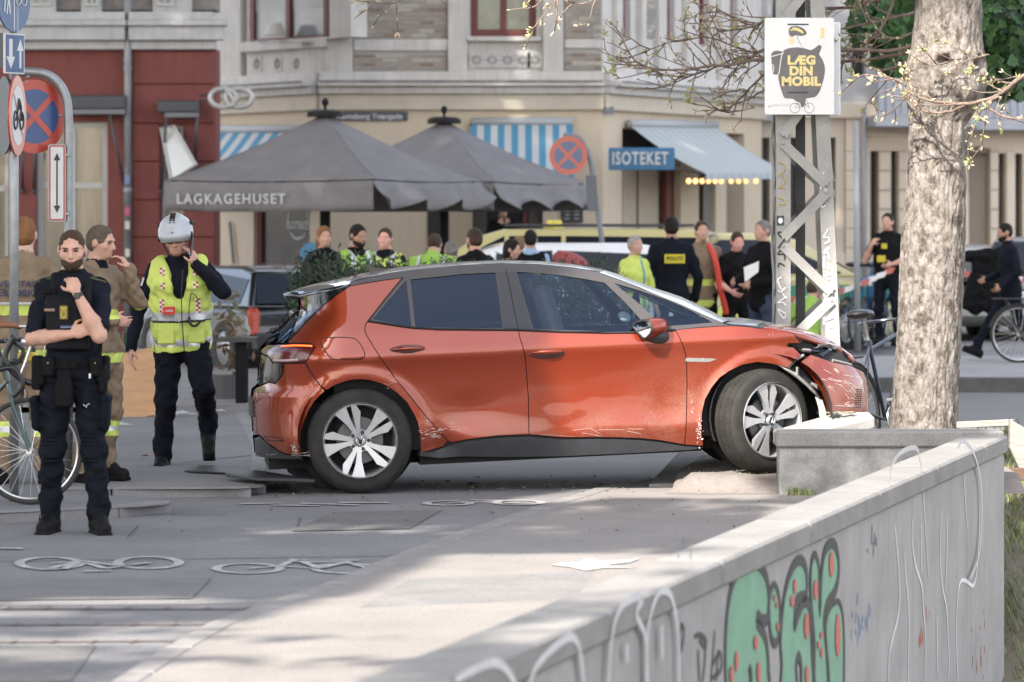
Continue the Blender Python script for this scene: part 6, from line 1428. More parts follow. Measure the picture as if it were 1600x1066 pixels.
 mains = [([(1450, 62), (1390, 80), (1310, 78), (1195, 91), (1146, 101), (1112, 103), (1078, 108), (1027, 108), (994, 96), (980, 77)], 29.4, 30.0, .015),
   ([(1440, 80), (1330, 96), (1240, 96), (1180, 88), (1140, 95), (1100, 112), (1060, 119), (1013, 116)], 29.5, 30.1, .012),
   ([(1430, 20), (1340, 40), (1250, 60), (1195, 78), (1165, 80), (1115, 60), (1062, 63), (1010, 80)], 29.6, 30.2, .010),
   ([(1440, -20), (1330, 10), (1230, 18), (1180, 40), (1132, 20), (1112, 10), (1080, 4)], 29.6, 30.4, .010),
   ([(1200, 30), (1175, 42), (1150, 46), (1120, 52), (1110, 70)], 29.8, 30, .008),
   ([(1195, 115), (1180, 130), (1158, 152), (1140, 170), (1135, 176), (1110, 168), (1083, 162)], 29.7, 29.9, .008),
   ([(1158, 140), (1130, 145), (1111, 143)], 29.7, 29.9, .006), ([(1195, 140), (1170, 155), (1150, 162)], 29.7, 29.9, .006),
   ([(1640, 95), (1590, 125), (1560, 148), (1515, 162), (1470, 160), (1430, 150), (1410, 130), (1380, 118)], 26.5, 26.9, .016),
   ([(1560, 150), (1540, 165), (1570, 182), (1602, 186)], 26.5, 26.4, .009), ([(1515, 162), (1480, 175), (1440, 172), (1415, 150), (1395, 125), (1360, 118), (1335, 120)], 26.8, 27.6, .008),
   ([(1420, 95), (1380, 110), (1340, 95), (1310, 85)], 29.3, 29.6, .011), ([(1430, 50), (1390, 60), (1350, 20), (1330, -20)], 29.4, 29.6, .010), ([(1400, -20), (1385, 30), (1350, 70), (1320, 90), (1312, 140)], 29.4, 29.7, .010),
   ([(1500, 92), (1470, 100), (1440, 105), (1418, 112)], 27.1, 26.9, .006), ([(1545, 85), (1520, 92), (1495, 100), (1480, 108)], 27.1, 26.95, .006),
   ([(850, -15), (845, 2), (830, 12), (800, 15)], 25, 25, .006), ([(880, -15), (870, 0), (858, 15), (845, 30)], 25, 25, .005), ([(640, -20), (625, 2), (600, 5), (575, 2)], 25, 25, .005), ([(940, -10), (915, 5), (890, 3)], 25, 25, .005)]
 for pts, ya, yb, r in mains:
  c = catmull(pts, 5); n_ = len(c); P = [W(x + rr.uniform(-1, 1), y + rr.uniform(-1, 1), ya + (yb - ya) * i / (n_ - 1)) for i, (x, y) in enumerate(c)]
  twmb.tube(P, [r * (1 - .75 * i / n_) + .002 for i in range(n_)], 6)
  for i in range(2, n_, 1 if r > .009 else 2):
   dd = (P[i] - P[i - 1]).normalized()
   if rr.random() < .42: grow(P[i], (dd + Vector((ltr() * .8, ltr() * .5, ltr() * 1.1))).normalized(), rr.uniform(.14, .42) * (1 if r > .009 else .6), .0055, 0 if r > .009 else 1)
   if rr.random() < .4: bud_at(P[i], Vector((ltr(), ltr(), ltr() + .5)))
  bud_at(P[-1], (P[-1] - P[-2]))
 for mb, nm, m in ((twmb, 'twigs', tw), (bumb, 'buds', bud), (lfmb, 'young_leaves', lf)): o = mb.build(nm, m, t, smooth=(nm == 'twigs')); o['kind'] = 'stuff'
build_tree()
# chestnut foliage hanging behind the trunk
def chestnut():
 t = thing('chestnut_tree', 'dark green broad-leaved tree hanging into the top right corner behind the old tree', 'tree', (8.6, 37.5, 0))
 rng = np.random.default_rng(5); rr = random.Random(5); mb = MB()
 regs = [((1520, 1640), (-60, 110), 1700), ((1540, 1620), (80, 150), 320), ((1330, 1430), (-50, 60), 480), ((1370, 1420), (20, 110), 240), ((1400, 1600), (-140, -40), 500)]
 for (xa, xb), (ya, yb), n_ in regs:
  for _ in range(n_):
   Y = rr.uniform(35.5, 39.5); c = W(rr.uniform(xa, xb), rr.uniform(ya, yb), Y); tip = Vector((rr.uniform(-.7, .7), rr.uniform(-.8, .4), rr.uniform(-1, -.1))).normalized(); s_ = tip.orthogonal().normalized(); k = rr.uniform(.07, .13)
   for a in (-1.1, -.55, 0, .55, 1.1):       # palmate leaflets
    d = (tip * math.cos(a) + s_ * math.sin(a)).normalized(); w = d.cross(tip.cross(s_)).normalized() * k * .26; L_ = k * (1.15 - .3 * abs(a)); mb.add([c, c + d * L_ * .65 + w, c + d * L_, c + d * L_ * .65 - w], [(0, 1, 2, 3)])
 o = mb.build('crown', mat('chestnut_leaf', (.028, .065, .018), rough=.5, c2=(.05, .115, .028), vscale=2.5), t); o['kind'] = 'stuff'
 mb = MB()
 for (x, y, Y) in ((1552, 35, 36.2), (1563, 55, 36.3), (1575, 20, 36.1), (1345, 18, 36.4)):
  c = W(x, y, Y)
  for _ in range(40): p = c + Vector((rr.gauss(0, .03), rr.gauss(0, .03), rr.gauss(0, .07))); mb.ell(p, (.012, .012, .010), 5, 3)
 o = mb.build('blossom', mat('blossom_cream', (.55, .50, .42), rough=.8), t); o['kind'] = 'stuff'
 mb = MB(); b = Vector((8.6, 37.5, 0)); mb.tube([b, b + Vector((0, 0, 2.2)), b + Vector((-.3, 0, 5))], [.34, .28, .2], 12); mb.tube([b + Vector((-.1, 0, 4)), b + Vector((-1.9, 0, 5.6)), b + Vector((-4, -.2, 5.3))], [.16, .10, .03], 8); mb.tube([b + Vector((-.2, 0, 3.6)), b + Vector((-2, 0, 4.3)), b + Vector((-3.6, 0, 4.2))], [.14, .07, .02], 8); mb.build('trunk', barkm, t, smooth=True)
chestnut()
# ------------------------------------------------------------------ traffic signs
s_blue = mat('sign_blue', (.018, .055, .16), rough=.35, coat=.3); s_red = mat('sign_red', (.36, .045, .028), rough=.35, coat=.3); s_white = mat('sign_white', (.50, .50, .49), rough=.4); s_black = mat('sign_black', (.015, .015, .02), rough=.5); s_back = mat('sign_back', (.10, .105, .115), rough=.5, metal=.4)
def frame(yaw):   # U right, N towards the viewer turned by yaw (positive: faces right)
 U = Vector((math.cos(R(yaw)), math.sin(R(yaw)), 0)); return U, Vector((0, 0, 1)), Vector((math.sin(R(yaw)), -math.cos(R(yaw)), 0))
def disc(t, name, c, r, yaw, m, d0, d1, n=40, poly=None):
 U, V, N_ = frame(yaw); mb = MB(); P = poly or [(r * math.cos(a), r * math.sin(a)) for a in np.linspace(0, 2 * math.pi, n + 1)[:-1]]
 mb.prism(P, c, U, V, N_, d0, d1); return mb.build(name, m, t)
def bars(t, name, c, yaw, segs, w, m, off):
 U, V, N_ = frame(yaw); out = []
 for a, b in segs:
  a, b = Vector((a[0], a[1], 0)), Vector((b[0], b[1], 0)); d = (b - a).normalized(); nn = Vector((-d.y, d.x, 0)) * w / 2; mb = MB(); mb.prism([tuple((a + nn)[:2]), tuple((a - nn)[:2]), tuple((b - nn)[:2]), tuple((b + nn)[:2])][::1], c, U, V, N_, off, off + .001); out.append(mb.build(name, m, t))
 return out
def no_stopping(t, c, r, yaw):
 disc(t, 'sign_plate', c, r, yaw, s_red, -.012, 0); disc(t, 'blue_field', c, r * .74, yaw, s_blue, 0, .0015)
 k = r * .72 * .7071; bars(t, 'red_cross', c, yaw, [((-k, -k), (k, k))], r * .17, s_red, .002); bars(t, 'red_cross', c, yaw, [((-k, k), (k, -k))], r * .17, s_red, .0034)
U1 = 24.0
p1 = thing('sign_pole', 'straight grey pole at the left edge carrying blue signs and a round red one', 'sign post', (( 22 - 800) * U1 / F, U1, 0))
mb = MB(); x = (22 - 800) * U1 / F; mb.tube([(x, U1, 0.03), (x, U1, 3.6)], .029, 16); mb.build('pole', galv, p1, smooth=True)
sg = thing('round_blue_sign', 'round blue path sign cut off by the top left corner', 'sign', W(20, 5, U1 - .04)); c = W(22, 0, U1 - .05)
disc(sg, 'sign_plate', c, .2, 67, s_blue, -.01, 0); disc(sg, 'sign_rim', c, .2, 67, s_white, -.0122, -.0102)
bars(sg, 'divider', c, 67, [((0, -.19), (0, .19))], .012, s_white, .001); bars(sg, 'person_symbol', c, 67, [((-.09, -.09), (-.07, .02)), ((-.05, -.09), (-.07, .02)), ((-.12, -.08), (-.11, .0))], .014, s_white, .002)
U, V, N_ = frame(67); mb = MB()
for q in (.05, .12): mb.tube([c + U * (q + .03 * math.cos(a)) + V * (.0 + .03 * math.sin(a)) + N_ * .003 for a in np.linspace(0, 6.283, 17)[:-1]], .004, 4, close=True)
o = mb.build('bicycle_symbol', s_white, sg); o['kind'] = 'stuff'
sg = thing('blue_arrow_sign', 'square blue sign with a down and an up arrow above the round red sign', 'sign', W(23, 84, U1 - .05)); c = W(23, 84, U1 - .05)
disc(sg, 'sign_plate', c, 0, 62, s_white, -.012, 0, poly=[(-.105, -.125), (.105, -.125), (.105, .125), (-.105, .125)]); disc(sg, 'blue_field', c, 0, 62, s_blue, 0, .0012, poly=[(-.097, -.117), (.097, -.117), (.097, .117), (-.097, .117)])
disc(sg, 'down_arrow', c, 0, 62, s_white, .0013, .0022, poly=[(-.062, .09), (-.062, -.02), (-.09, -.02), (-.042, -.095), (.0, -.02), (-.026, -.02), (-.026, .09)][::-1]); disc(sg, 'up_arrow', c, 0, 62, s_white, .0013, .0022, poly=[(.048, -.09), (.048, .02), (.022, .02), (.058, .095), (.092, .02), (.068, .02), (.068, -.09)])
sg = thing('round_red_sign', 'round red-rimmed no moped sign seen obliquely on the left pole', 'sign', W(28, 181, U1 - .05)); c = W(28, 181, U1 - .06)
disc(sg, 'sign_plate', c, .25, 85, s_red, -.012, 0); disc(sg, 'white_field', c, .185, 85, s_white, 0, .0015)
U, V, N_ = frame(85); mb = MB()
for q in (-.085, .085): mb.tube([c + U * (q + .055 * math.cos(a)) + V * (-.03 + .055 * math.sin(a)) + N_ * .004 for a in np.linspace(0, 6.283, 17)[:-1]], .007, 4, close=True)
mb.tube([c + U * x_ + V * y_ + N_ * .004 for x_, y_ in ((-.085, -.03), (-.02, .04), (.06, .05), (.085, -.03))], .008, 4); mb.tube([c + U * x_ + V * y_ + N_ * .004 for x_, y_ in ((-.03, .04), (.0, .10), (.05, .05))], .012, 4); o = mb.build('moped_symbol', s_black, sg); o['kind'] = 'stuff'
bars(sg, 'slash', c, 85, [((-.13, .13), (.13, -.13))], .012, s_red, .006)
sg = thing('round_sign', 'dark back of a round sign on the left pole', 'sign', W(8, 180, U1 + .08)); disc(sg, 'sign_plate', W(7, 180, U1 + .06), .245, -70, s_back, -.006, .006)
sg = thing('rectangular_sign', 'dark back of a rectangular sign at the left edge behind the blue arrow sign', 'sign', W(4, 82, U1 + .08)); mb = MB(); mb.box(W(2, 79, U1 + .1), (.16, .012, .22)); mb.build('sign_plate', s_back, sg)
Y2 = 26.3
p2 = thing('hooked_sign_pole', 'grey pole bent over in a hook beside the left officer', 'sign post', ((107 - 800) * Y2 / F, Y2, 0))
pts = [(107, 752), (107, 400), (107, 190), (105, 160), (97, 138), (83, 122), (65, 114), (38, 112), (20, 112)]; P = [W(x_, y_, Y2) for x_, y_ in pts[:2]] + [W(x_, y_, Y2) for x_, y_ in catmull(pts[2:], 6)]
mb = MB(); mb.tube(P, .031, 16); mb.build('pole', galv, p2, smooth=True)
sg = thing('no_stopping_sign', 'large round no stopping sign, blue with a red cross, at upper left', 'sign', W(57, 182, Y2 - .05)); no_stopping(sg, W(54, 182, Y2 - .06), .252, 38)
for q in (W(41, 128, Y2 - .09), W(94, 181, Y2 + .03), W(44, 120, Y2 - .05)): mb = MB(); mb.ell(q, (.012, .012, .012), 8, 6); mb.build('bolt', galv, sg)
sg = thing('arrow_plate', 'narrow white plate with a red border and a double-headed arrow', 'sign', W(89, 286, Y2 - .06)); c = W(89, 286, Y2 - .06); yw = 12
def rpoly(w, h, r):
 out = []
 for sx_, sy_, a0 in ((1, -1, -90), (1, 1, 0), (-1, 1, 90), (-1, -1, 180)):
  for k in range(4): a = R(a0 + 30 * k); out.append((sx_ * (w - r) + r * math.cos(a), sy_ * (h - r) + r * math.sin(a)))
 return out
disc(sg, 'sign_plate', c, 0, yw, galv, -.012, 0, poly=rpoly(.062, .265, .02)); disc(sg, 'red_border', c, 0, yw, s_red, 0, .001, poly=rpoly(.054, .257, .015)); disc(sg, 'white_field', c, 0, yw, s_white, .001, .002, poly=rpoly(.043, .246, .01))
bars(sg, 'arrow_shaft', c, yw, [((0, -.17), (0, .17))], .010, s_black, .003)
for k in (-1, 1): disc(sg, 'arrow_head', c, 0, yw, s_black, .0042, .005, poly=[(-.022, k * .155), (.022, k * .155), (0, k * .205)] if k > 0 else [(-.022, k * .155), (0, k * .205), (.022, k * .155)])
for yy in (242, 334): mb = MB(); mb.box(W(104, yy, Y2 - .035), (.05, .03, .022), bev=.004); mb.build('clamp', galv, sg)
# far no stopping sign on its leaning hook
Y3 = 50.0
p3 = thing('hooked_sign_pole', 'far hooked pole leaning in front of the beige building', 'sign post', W(952, 556, Y3)); pts = [(953, 558), (945, 410), (930, 300), (925, 262), (917, 236), (903, 216), (880, 212)]
mb = MB(); mb.tube([W(x_, y_, Y3) for x_, y_ in pts[:2]] + [W(x_, y_, Y3) for x_, y_ in catmull(pts[1:], 6)], .035, 12); mb.build('pole', mat('dark_galvanised', (.16, .165, .18), rough=.5, metal=.4), p3, smooth=True)
sg = thing('no_stopping_sign', 'faded far no stopping sign beside the parasols', 'sign', W(888, 243, Y3 - .06)); no_stopping(sg, W(888, 243, Y3 - .06), .25, -10)
sg = thing('rectangular_sign', 'dark blue-grey back of a plate on the far leaning pole', 'sign', W(925, 302, Y3 - .03)); mb = MB(); mb.box(W(925, 302, Y3 - .06), (.14, .012, .46), M=Matrix.Rotation(-.06, 3, 'Y'), bev=.004); mb.build('sign_plate', s_back, sg)
# ------------------------------------------------------------------ parasols
def parasol(cx, Y, label, txt, seed, right_scallop):
 rr = random.Random(seed); c = Vector(((cx - 800) * Y / F, Y, 0)); t = thing('parasol', label, 'parasol', c, group='cafe parasols')
 fab = mat('parasol_cloth', (.185, .174, .176), rough=.85, var=.18, vscale=2.5); dk = mat('parasol_pole', (.009, .009, .010), rough=.6, spec=.2)
 cor = [Vector((-2.19, -.757, 0)), Vector((.757, -2.19, 0)), Vector((2.19, .757, 0)), Vector((-.757, 2.19, 0))]; ze, za = 2.34, 3.28
 top = c + Vector((0, 0, za)); n = 16; mb = MB()
 for k in range(4):
  a, b = cor[k], cor[(k + 1) % 4]; vs = []
  for i in range(n + 1):
   u = i / n
   for j in range(n + 1):
    v = j / n; e = a.lerp(b, v); sag = -.10 * math.sin(math.pi * u) * (1 if True else 0) - .06 * u * math.sin(math.pi * v) * .7
    vs.append(c + Vector((e.x * u, e.y * u, za + (ze - za) * u + sag * .6)))
  mb.add(vs, [(i * (n + 1) + j, (i + 1) * (n + 1) + j, (i + 1) * (n + 1) + j + 1, i * (n + 1) + j + 1) for i in range(n) for j in range(n)])
 can = mb.build('canopy', fab, t, smooth=True, angle=12); q = can.modifiers.new('thick', 'SOLIDIFY'); q.thickness = .006
 for k in range(4):
  a, b = cor[k], cor[(k + 1) % 4]; vs = []; m = 40; out = (a + b).normalized(); sc_ = right_scallop and k in (1,)
  for i in range(m + 1):
   v = i / m; e = a.lerp(b, v); sg_ = -.025 * math.sin(math.pi * v); hgt = .40 if not sc_ else .24 + .12 * abs(math.sin(v * math.pi * 3)) + .03 * math.sin(v * 17)
   for j in range(5):
    w = j / 4; wave = (.03 * math.sin(v * 23 + seed) * w if not sc_ else (.10 * math.sin(v * 19 + seed) + .16) * w * w)
    vs.append(c + Vector((e.x, e.y, ze - .02 + sg_ - hgt * w)) + out * (wave + .004))
  mb = MB(); mb.add(vs, [(i * 5 + j, i * 5 + j + 1, (i + 1) * 5 + j + 1, (i + 1) * 5 + j) for i in range(m) for j in range(4)]); vo = mb.build('valance', fab, t, smooth=True); q = vo.modifiers.new('thick', 'SOLIDIFY'); q.thickness = .005
  if k == 0:
   U = (b - a).normalized(); N_ = Vector((U.y, -U.x, 0)); o = c + a.lerp(b, .33) + Vector((0, 0, ze - .275)) + N_ * .045
   text('lettering', txt, o, U, (0, 0, 1), .195, mat('lettering_silver', (.42, .42, .42), rough=.6), vo, extrude=.001, bold=.004, sx=1.05, space=1.18)
 mb = MB(); mb.tube([c, c + Vector((0, 0, za - .05))], .075, 14); mb.build('pole', dk, t, smooth=True)
 mb = MB(); mb.tube([c + Vector((0, 0, za - .05)), c + Vector((0, 0, za + .02)), c + Vector((0, 0, za + .05))], [.26, .25, .17], 16); mb.ell(c + Vector((0, 0, za + .16)), (.05, .05, .06), 10, 8); mb.tube([c + Vector((0, 0, za)), c + Vector((0, 0, za + .12))], .02, 8); mb.build('finial', dk, t, smooth=True, angle=40)
 for k in range(4):
  for e in (cor[k], cor[k].lerp(cor[(k + 1) % 4], .5)):
   mb = MB(); mb.tube([c + Vector((0, 0, za - .25)), c + Vector((e.x * .96, e.y * .96, ze - .02))], .018, 6); mb.build('rib', dk, t)
 return t
parasol(508, 54.0, 'front grey cafe parasol lettered LAGKAGEHUSET, on the left', 'LAGKAGEHUSET', 2, True)
parasol(694, 58.0, 'second grey cafe parasol, half hidden behind the front one, on the right', 'LAGKAGEHUSET', 6, True)
# ------------------------------------------------------------------ bicycles
rub = mat('bicycle_tyre', (.03, .028, .027), rough=.8); spk = mat('spoke_steel', (.55, .55, .55), rough=.3, metal=.8); blk = mat('bicycle_black', (.015, .015, .016), rough=.4)
def bicycle(name, label, loc, rz, frame_m, r=.34, lean=0.0, drop=False, group=None, tilt=0.0, rimm=None, guard=True, rack=True, saddle_m=None, light=False, turn=0.0):
 """bicycle pointing along +X at rz=0, rear hub above the origin"""
 t = thing(name, label, 'bicycle', loc, rz, group); t.rotation_euler = (lean, tilt, rz)
 RH, FH, BB = Vector((0, 0, r)), Vector((1.04, 0, r)), Vector((.44, 0, .28)); ST, HT, HB = Vector((.30, 0, .86)), Vector((.86, 0, .90)), Vector((.90, 0, .76)); rm = rimm or spk
 Tn = Matrix.Translation(HB) @ Matrix.Rotation(turn, 4, Vector((-.3, 0, 1))) @ Matrix.Translation(-HB)
 def b(nm, mb, m, p=t, **k): return mb.build(nm, m, p, world=False, smooth=True, angle=40)
 def tf(mb): mb.v = [tuple(Tn @ Vector(v)) for v in mb.v]; return mb
 for hub, fr_ in ((RH, False), (FH, True)):
  g = (lambda mb: tf(mb)) if fr_ else (lambda mb: mb)
  mb = MB(); mb.tube([hub + Vector((r * math.cos(a) * .965, 0, r * math.sin(a) * .965)) for a in np.linspace(0, 6.283, 49)[:-1]], .017, 8, close=True); w = b('wheel', g(mb), rub)
  mb = MB(); mb.tube([hub + Vector((r * .915 * math.cos(a), 0, r * .915 * math.sin(a))) for a in np.linspace(0, 6.283, 49)[:-1]], .010, 6, close=True); b('rim', g(mb), rm, w)
  mb = MB()
  for k in range(28): a = k * 2 * math.pi / 28; sd = .028 if k % 2 else -.028; a2 = a + (.5 if k % 4 < 2 else -.5); mb.tube([hub + Vector((.02 * math.cos(a2), sd, .02 * math.sin(a2))), hub + Vector((r * .91 * math.cos(a), 0, r * .91 * math.sin(a)))], .0014, 3, cap=False)
  o = b('spokes', g(mb), spk, w); o['kind'] = 'stuff'
  mb = MB(); mb.tube([hub + Vector((0, -.05, 0)), hub + Vector((0, .05, 0))], .018, 8); b('hub', g(mb), spk, w)
  if guard: mb = MB(); mb.tube([hub + Vector((r * 1.05 * math.cos(a), 0, r * 1.05 * math.sin(a))) for a in np.linspace(.15 if not fr_ else .6, 2.9 if not fr_ else 2.6, 18)], .013, 6); b('mudguard', g(mb), blk)
 mb = MB()
 for a_, b_, rr_ in ((BB, ST, .015), (BB, HB, .017), (ST + (BB - ST) * .12, HT, .014), (HT, HB, .019)): mb.tube([a_, b_], rr_, 10)
 for s_ in (-.05, .05): mb.tube([BB, RH + Vector((0, s_, 0))], .010, 8); mb.tube([ST - Vector((0, 0, .05)), RH + Vector((0, s_, 0))], .008, 8)
 b('frame', mb, frame_m)
 mb = MB()
 for s_ in (-.045, .045): mb.tube([HB + Vector((.005, s_ * .6, -.02)), HB + Vector((.03, s_, -.12)), FH + Vector((-.02, s_, .06)), FH + Vector((0, s_, 0))], [.013, .012, .010, .009], 8)
 b('fork', tf(mb), frame_m)
 mb = MB(); mb.tube([ST, ST + Vector((-.045, 0, .16))], .013, 8); b('seat_post', mb, spk)
 mb = MB(); sd = ST + Vector((-.05, 0, .19)); mb.ell(sd + Vector((-.07, 0, .0)), (.10, .085, .038), 14, 8); mb.ell(sd + Vector((.06, 0, .002)), (.12, .035, .030), 12, 8); b('saddle', mb, saddle_m or blk)
 mb = MB(); hh = HT + Vector((-.03, 0, .10)); mb.tube([HT, hh], .013, 8)
 if drop:
  mb.tube([hh, hh + Vector((.09, 0, .01))], .013, 8); s0 = hh + Vector((.09, 0, .01))
  for s_ in (-1, 1): mb.tube(catmull([s0, s0 + Vector((0, s_ * .18, 0)), s0 + Vector((.06, s_ * .20, -.01)), s0 + Vector((.11, s_ * .205, -.06)), s0 + Vector((.07, s_ * .21, -.13)), s0 + Vector((-.02, s_ * .21, -.135))], 5), .014, 8)
 else:
  for s_ in (-1, 1): mb.tube(catmull([hh, hh + Vector((.04, s_ * .12, .02)), hh + Vector((-.02, s_ * .26, .03)), hh + Vector((-.14, s_ * .28, .02))], 5), .012, 8)
 b('handlebar', tf(mb), blk if drop else frame_m)
 mb = MB()
 for k, s_ in ((0, -.08), (1, .08)): e = BB + Vector((.15 * (1 if k else -1) * .6, s_, -.14 * (1 if k else -1))); mb.tube([BB + Vector((0, s_, 0)), e], .010, 6); mb.box(e + Vector((0, s_ * .6, 0)), (.09, .08, .02))
 mb.tube([BB + Vector((.09 * math.cos(a), -.06, .09 * math.sin(a))) for a in np.linspace(0, 6.283, 25)[:-1]], .005, 5, close=True); b('crank', mb, spk)
 if rack: mb = MB(); mb.box(Vector((-.12, 0, .74)), (.38, .11, .014)); mb.tube([RH + Vector((0, -.055, 0)), Vector((-.16, -.055, .74))], .005, 5); mb.tube([RH + Vector((0, .055, 0)), Vector((-.16, .055, .74))], .005, 5); b('carrier', mb, blk)
 if light: mb = MB(); mb.box(Vector((-.33, 0, .72)), (.04, .16, .05), bev=.01); b('rear_reflector', mb, mat('reflector_orange', (.75, .13, .02), rough=.3))
 return t
# left racing bicycle: front wheel seen in front of the hooked pole, rest beyond the frame
fz = zA + .006; fhub = W(45, 709, 23.75)
bicycle('racing_bicycle', 'dark green racing bicycle with wrapped drop bars, cut off by the left edge', (fhub.x - 1.03, fhub.y + .02, fz), R(-1.5), mat('racing_green', (.03, .065, .055), rough=.35, coat=.6), r=.325, drop=True, rack=False, guard=False)
cg = thing('bicycle_grips', 'brown taped brake hoods and silver bell of the racing bicycle', 'handlebar', W(30, 520, 23.6));
mb = MB(); mb.tube([W(-20, 506, 23.5), W(20, 508, 23.5), W(34, 512, 23.5)], [.022, .02, .014], 8); mb.build('grip', mat('leather_brown', (.20, .08, .04), rough=.6), cg, smooth=True)
mb = MB(); mb.tube(catmull([W(30, 510, 23.45), W(45, 512, 23.45), W(50, 530, 23.45), W(42, 560, 23.45), W(30, 590, 23.45)], 4), .010, 8); mb.ell(W(44, 534, 23.4), (.045, .03, .03), 12, 8); mb.build('brake_lever', spk, cg, smooth=True)
mb = MB(); mb.tube(catmull([W(22, 525, 23.5), W(8, 560, 23.5), W(30, 590, 23.5), W(55, 598, 23.5), W(60, 575, 23.5)], 5), .020, 8); mb.tube(catmull([W(-10, 580, 23.45), W(20, 575, 23.45), W(35, 600, 23.45), W(20, 620, 23.45)], 5), .018, 8); mb.build('drop_bar', blk, cg, smooth=True)
mb = MB(); mb.tube(catmull([W(45, 510, 23.45), W(60, 505, 23.4), W(72, 525, 23.4), W(66, 560, 23.4), W(58, 590, 23.5)], 6), .003, 5); mb.build('brake_cable', spk, cg, smooth=True)
mb = MB(); mb.box(W(42, 558, 23.6), (.11, .06, .06), bev=.012); mb.build('yellow_clip', mat('plastic_yellow', (.5, .33, .03), rough=.5), cg)
# bicycle pinned between bumper and tree
wb = bicycle('wrecked_bicycle', 'black city bicycle trapped between the crumpled bumper and the tree', W(1350, 715, 27.5), R(60), mat('frame_gunmetal', (.05, .06, .08), rough=.3, metal=.6), r=.345, lean=R(-7), light=True, turn=.5)
wb.location = ((1350 - 800) * 27.35 / F, 27.35, .10)
# ================================================================== buildings
class Facade:
 """frame on a vertical wall line p0->p1; traces photo points onto it"""
 def __init__(s, p0, p1):
  s.p0 = Vector((*p0, 0)); d = Vector((*p1, 0)) - s.p0; s.L = d.length; s.U = d.normalized(); s.N = Vector((s.U.y, -s.U.x, 0))
 def u(s, px):
  k = (px - 800) / F; return (k * s.p0.y - s.p0.x) / (s.U.x - k * s.U.y)
 def uz(s, px, py):
  u = s.u(px); Y = s.p0.y + s.U.y * u; return u, H - (py - YH) * Y / F
 def P(s, u, z, d=0): return s.p0 + s.U * u + Vector((0, 0, z)) + s.N * d
 def box(s, mb, u0, u1, z0, z1, d0, d1, bev=0):
  c = s.P((u0 + u1) / 2, (z0 + z1) / 2, (d0 + d1) / 2); mb.box(c, (abs(u1 - u0), abs(d1 - d0), abs(z1 - z0)), M=Matrix((s.U, -s.N, Vector((0, 0, 1)))).transposed(), bev=bev); return mb
 def pbox(s, mb, px0, py0, px1, py1, d0, d1, bev=0):
  u0, z1 = s.uz(px0, py0); u1, z0 = s.uz(px1, py1); return s.box(mb, u0, u1, z0, z1, d0, d1, bev)
 def wall(s, mb, u0, u1, z0, z1, holes, depth=.3, d=0):
  us = sorted({u0, u1, *[h[0] for h in holes], *[h[1] for h in holes]}); zs = sorted({z0, z1, *[h[2] for h in holes], *[h[3] for h in holes]})
  us = [u for u in us if u0 <= u <= u1]; zs = [z for z in zs if z0 <= z <= z1]
  for a, b in zip(us, us[1:]):
   for c, e in zip(zs, zs[1:]):
    cu, cz = (a + b) / 2, (c + e) / 2
    if any(h[0] < cu < h[1] and h[2] < cz < h[3] for h in holes): continue
    mb.quad(s.P(a, c, d), s.P(b, c, d), s.P(b, e, d), s.P(a, e, d))
  for h in holes:
   a, b, c, e = h[:4]; c = max(c, z0); e = min(e, z1)
   for q in (((a, c), (a, e)), ((b, e), (b, c)), ((a, e), (b, e)), ((b, c), (a, c))):
    (x1, y1), (x2, y2) = q; mb.quad(s.P(x1, y1, d), s.P(x2, y2, d), s.P(x2, y2, d - depth), s.P(x1, y1, d - depth))
glassw = mat('window_pane', (.05, .055, .06), rough=.06, spec=.9, c2=(.10, .105, .11), vscale=1.3)
def window(fc, parent, px0, py0, px1, py1, fm, cols_=2, transom=None, fw=.07, rec=.16, pane=None, blind=None, name='window', ledge=None):
 u0, z1 = fc.uz(px0, py0); u1, z0 = fc.uz(px1, py1); mb = MB()
 fc.box(mb, u0, u1, z0, z0 + fw, -rec - .05, -rec + .02); fc.box(mb, u0, u1, z1 - fw, z1, -rec - .05, -rec + .02); fc.box(mb, u0, u0 + fw, z0 + fw, z1 - fw, -rec - .05, -rec + .02); fc.box(mb, u1 - fw, u1, z0 + fw, z1 - fw, -rec - .05, -rec + .02)
 w = mb.build(name, fm, parent); cw_ = (u1 - u0) / cols_
 for i in range(1, cols_): mb = MB(); fc.box(mb, u0 + i * cw_ - fw * .45, u0 + i * cw_ + fw * .45, z0 + fw, z1 - fw, -rec - .048, -rec + .03); mb.build('mullion', fm, w)
 if transom is not None: zt = fc.uz((px0 + px1) / 2, transom)[1]; mb = MB(); fc.box(mb, u0 + fw, u1 - fw, zt - fw * .5, zt + fw * .5, -rec - .046, -rec + .034); mb.build('transom', fm, w)
 for i in range(cols_): mb = MB(); a, b = u0 + i * cw_ + fw * .4, u0 + (i + 1) * cw_ - fw * .4; mb.quad(fc.P(a, z0 + .02, -rec - .02), fc.P(b, z0 + .02, -rec - .02), fc.P(b, z1 - .02, -rec - .02), fc.P(a, z1 - .02, -rec - .02)); mb.build('pane', pane or glassw, w)
 if blind:
  n_ = 16
  for i in range(cols_):
   mb = MB(); a, b = u0 + i * cw_ + fw, u0 + (i + 1) * cw_ - fw
   for k in range(n_): z = z1 - fw - (k + .5) * (z1 - z0 - 2 * fw) * blind / n_; fc.box(mb, a, b, z - .012, z + .008, -rec - .017, -rec - .012)
   o = mb.build('blind', mat('blind_slat', (.42, .42, .42), rough=.7), w); o['kind'] = 'stuff'
 return w
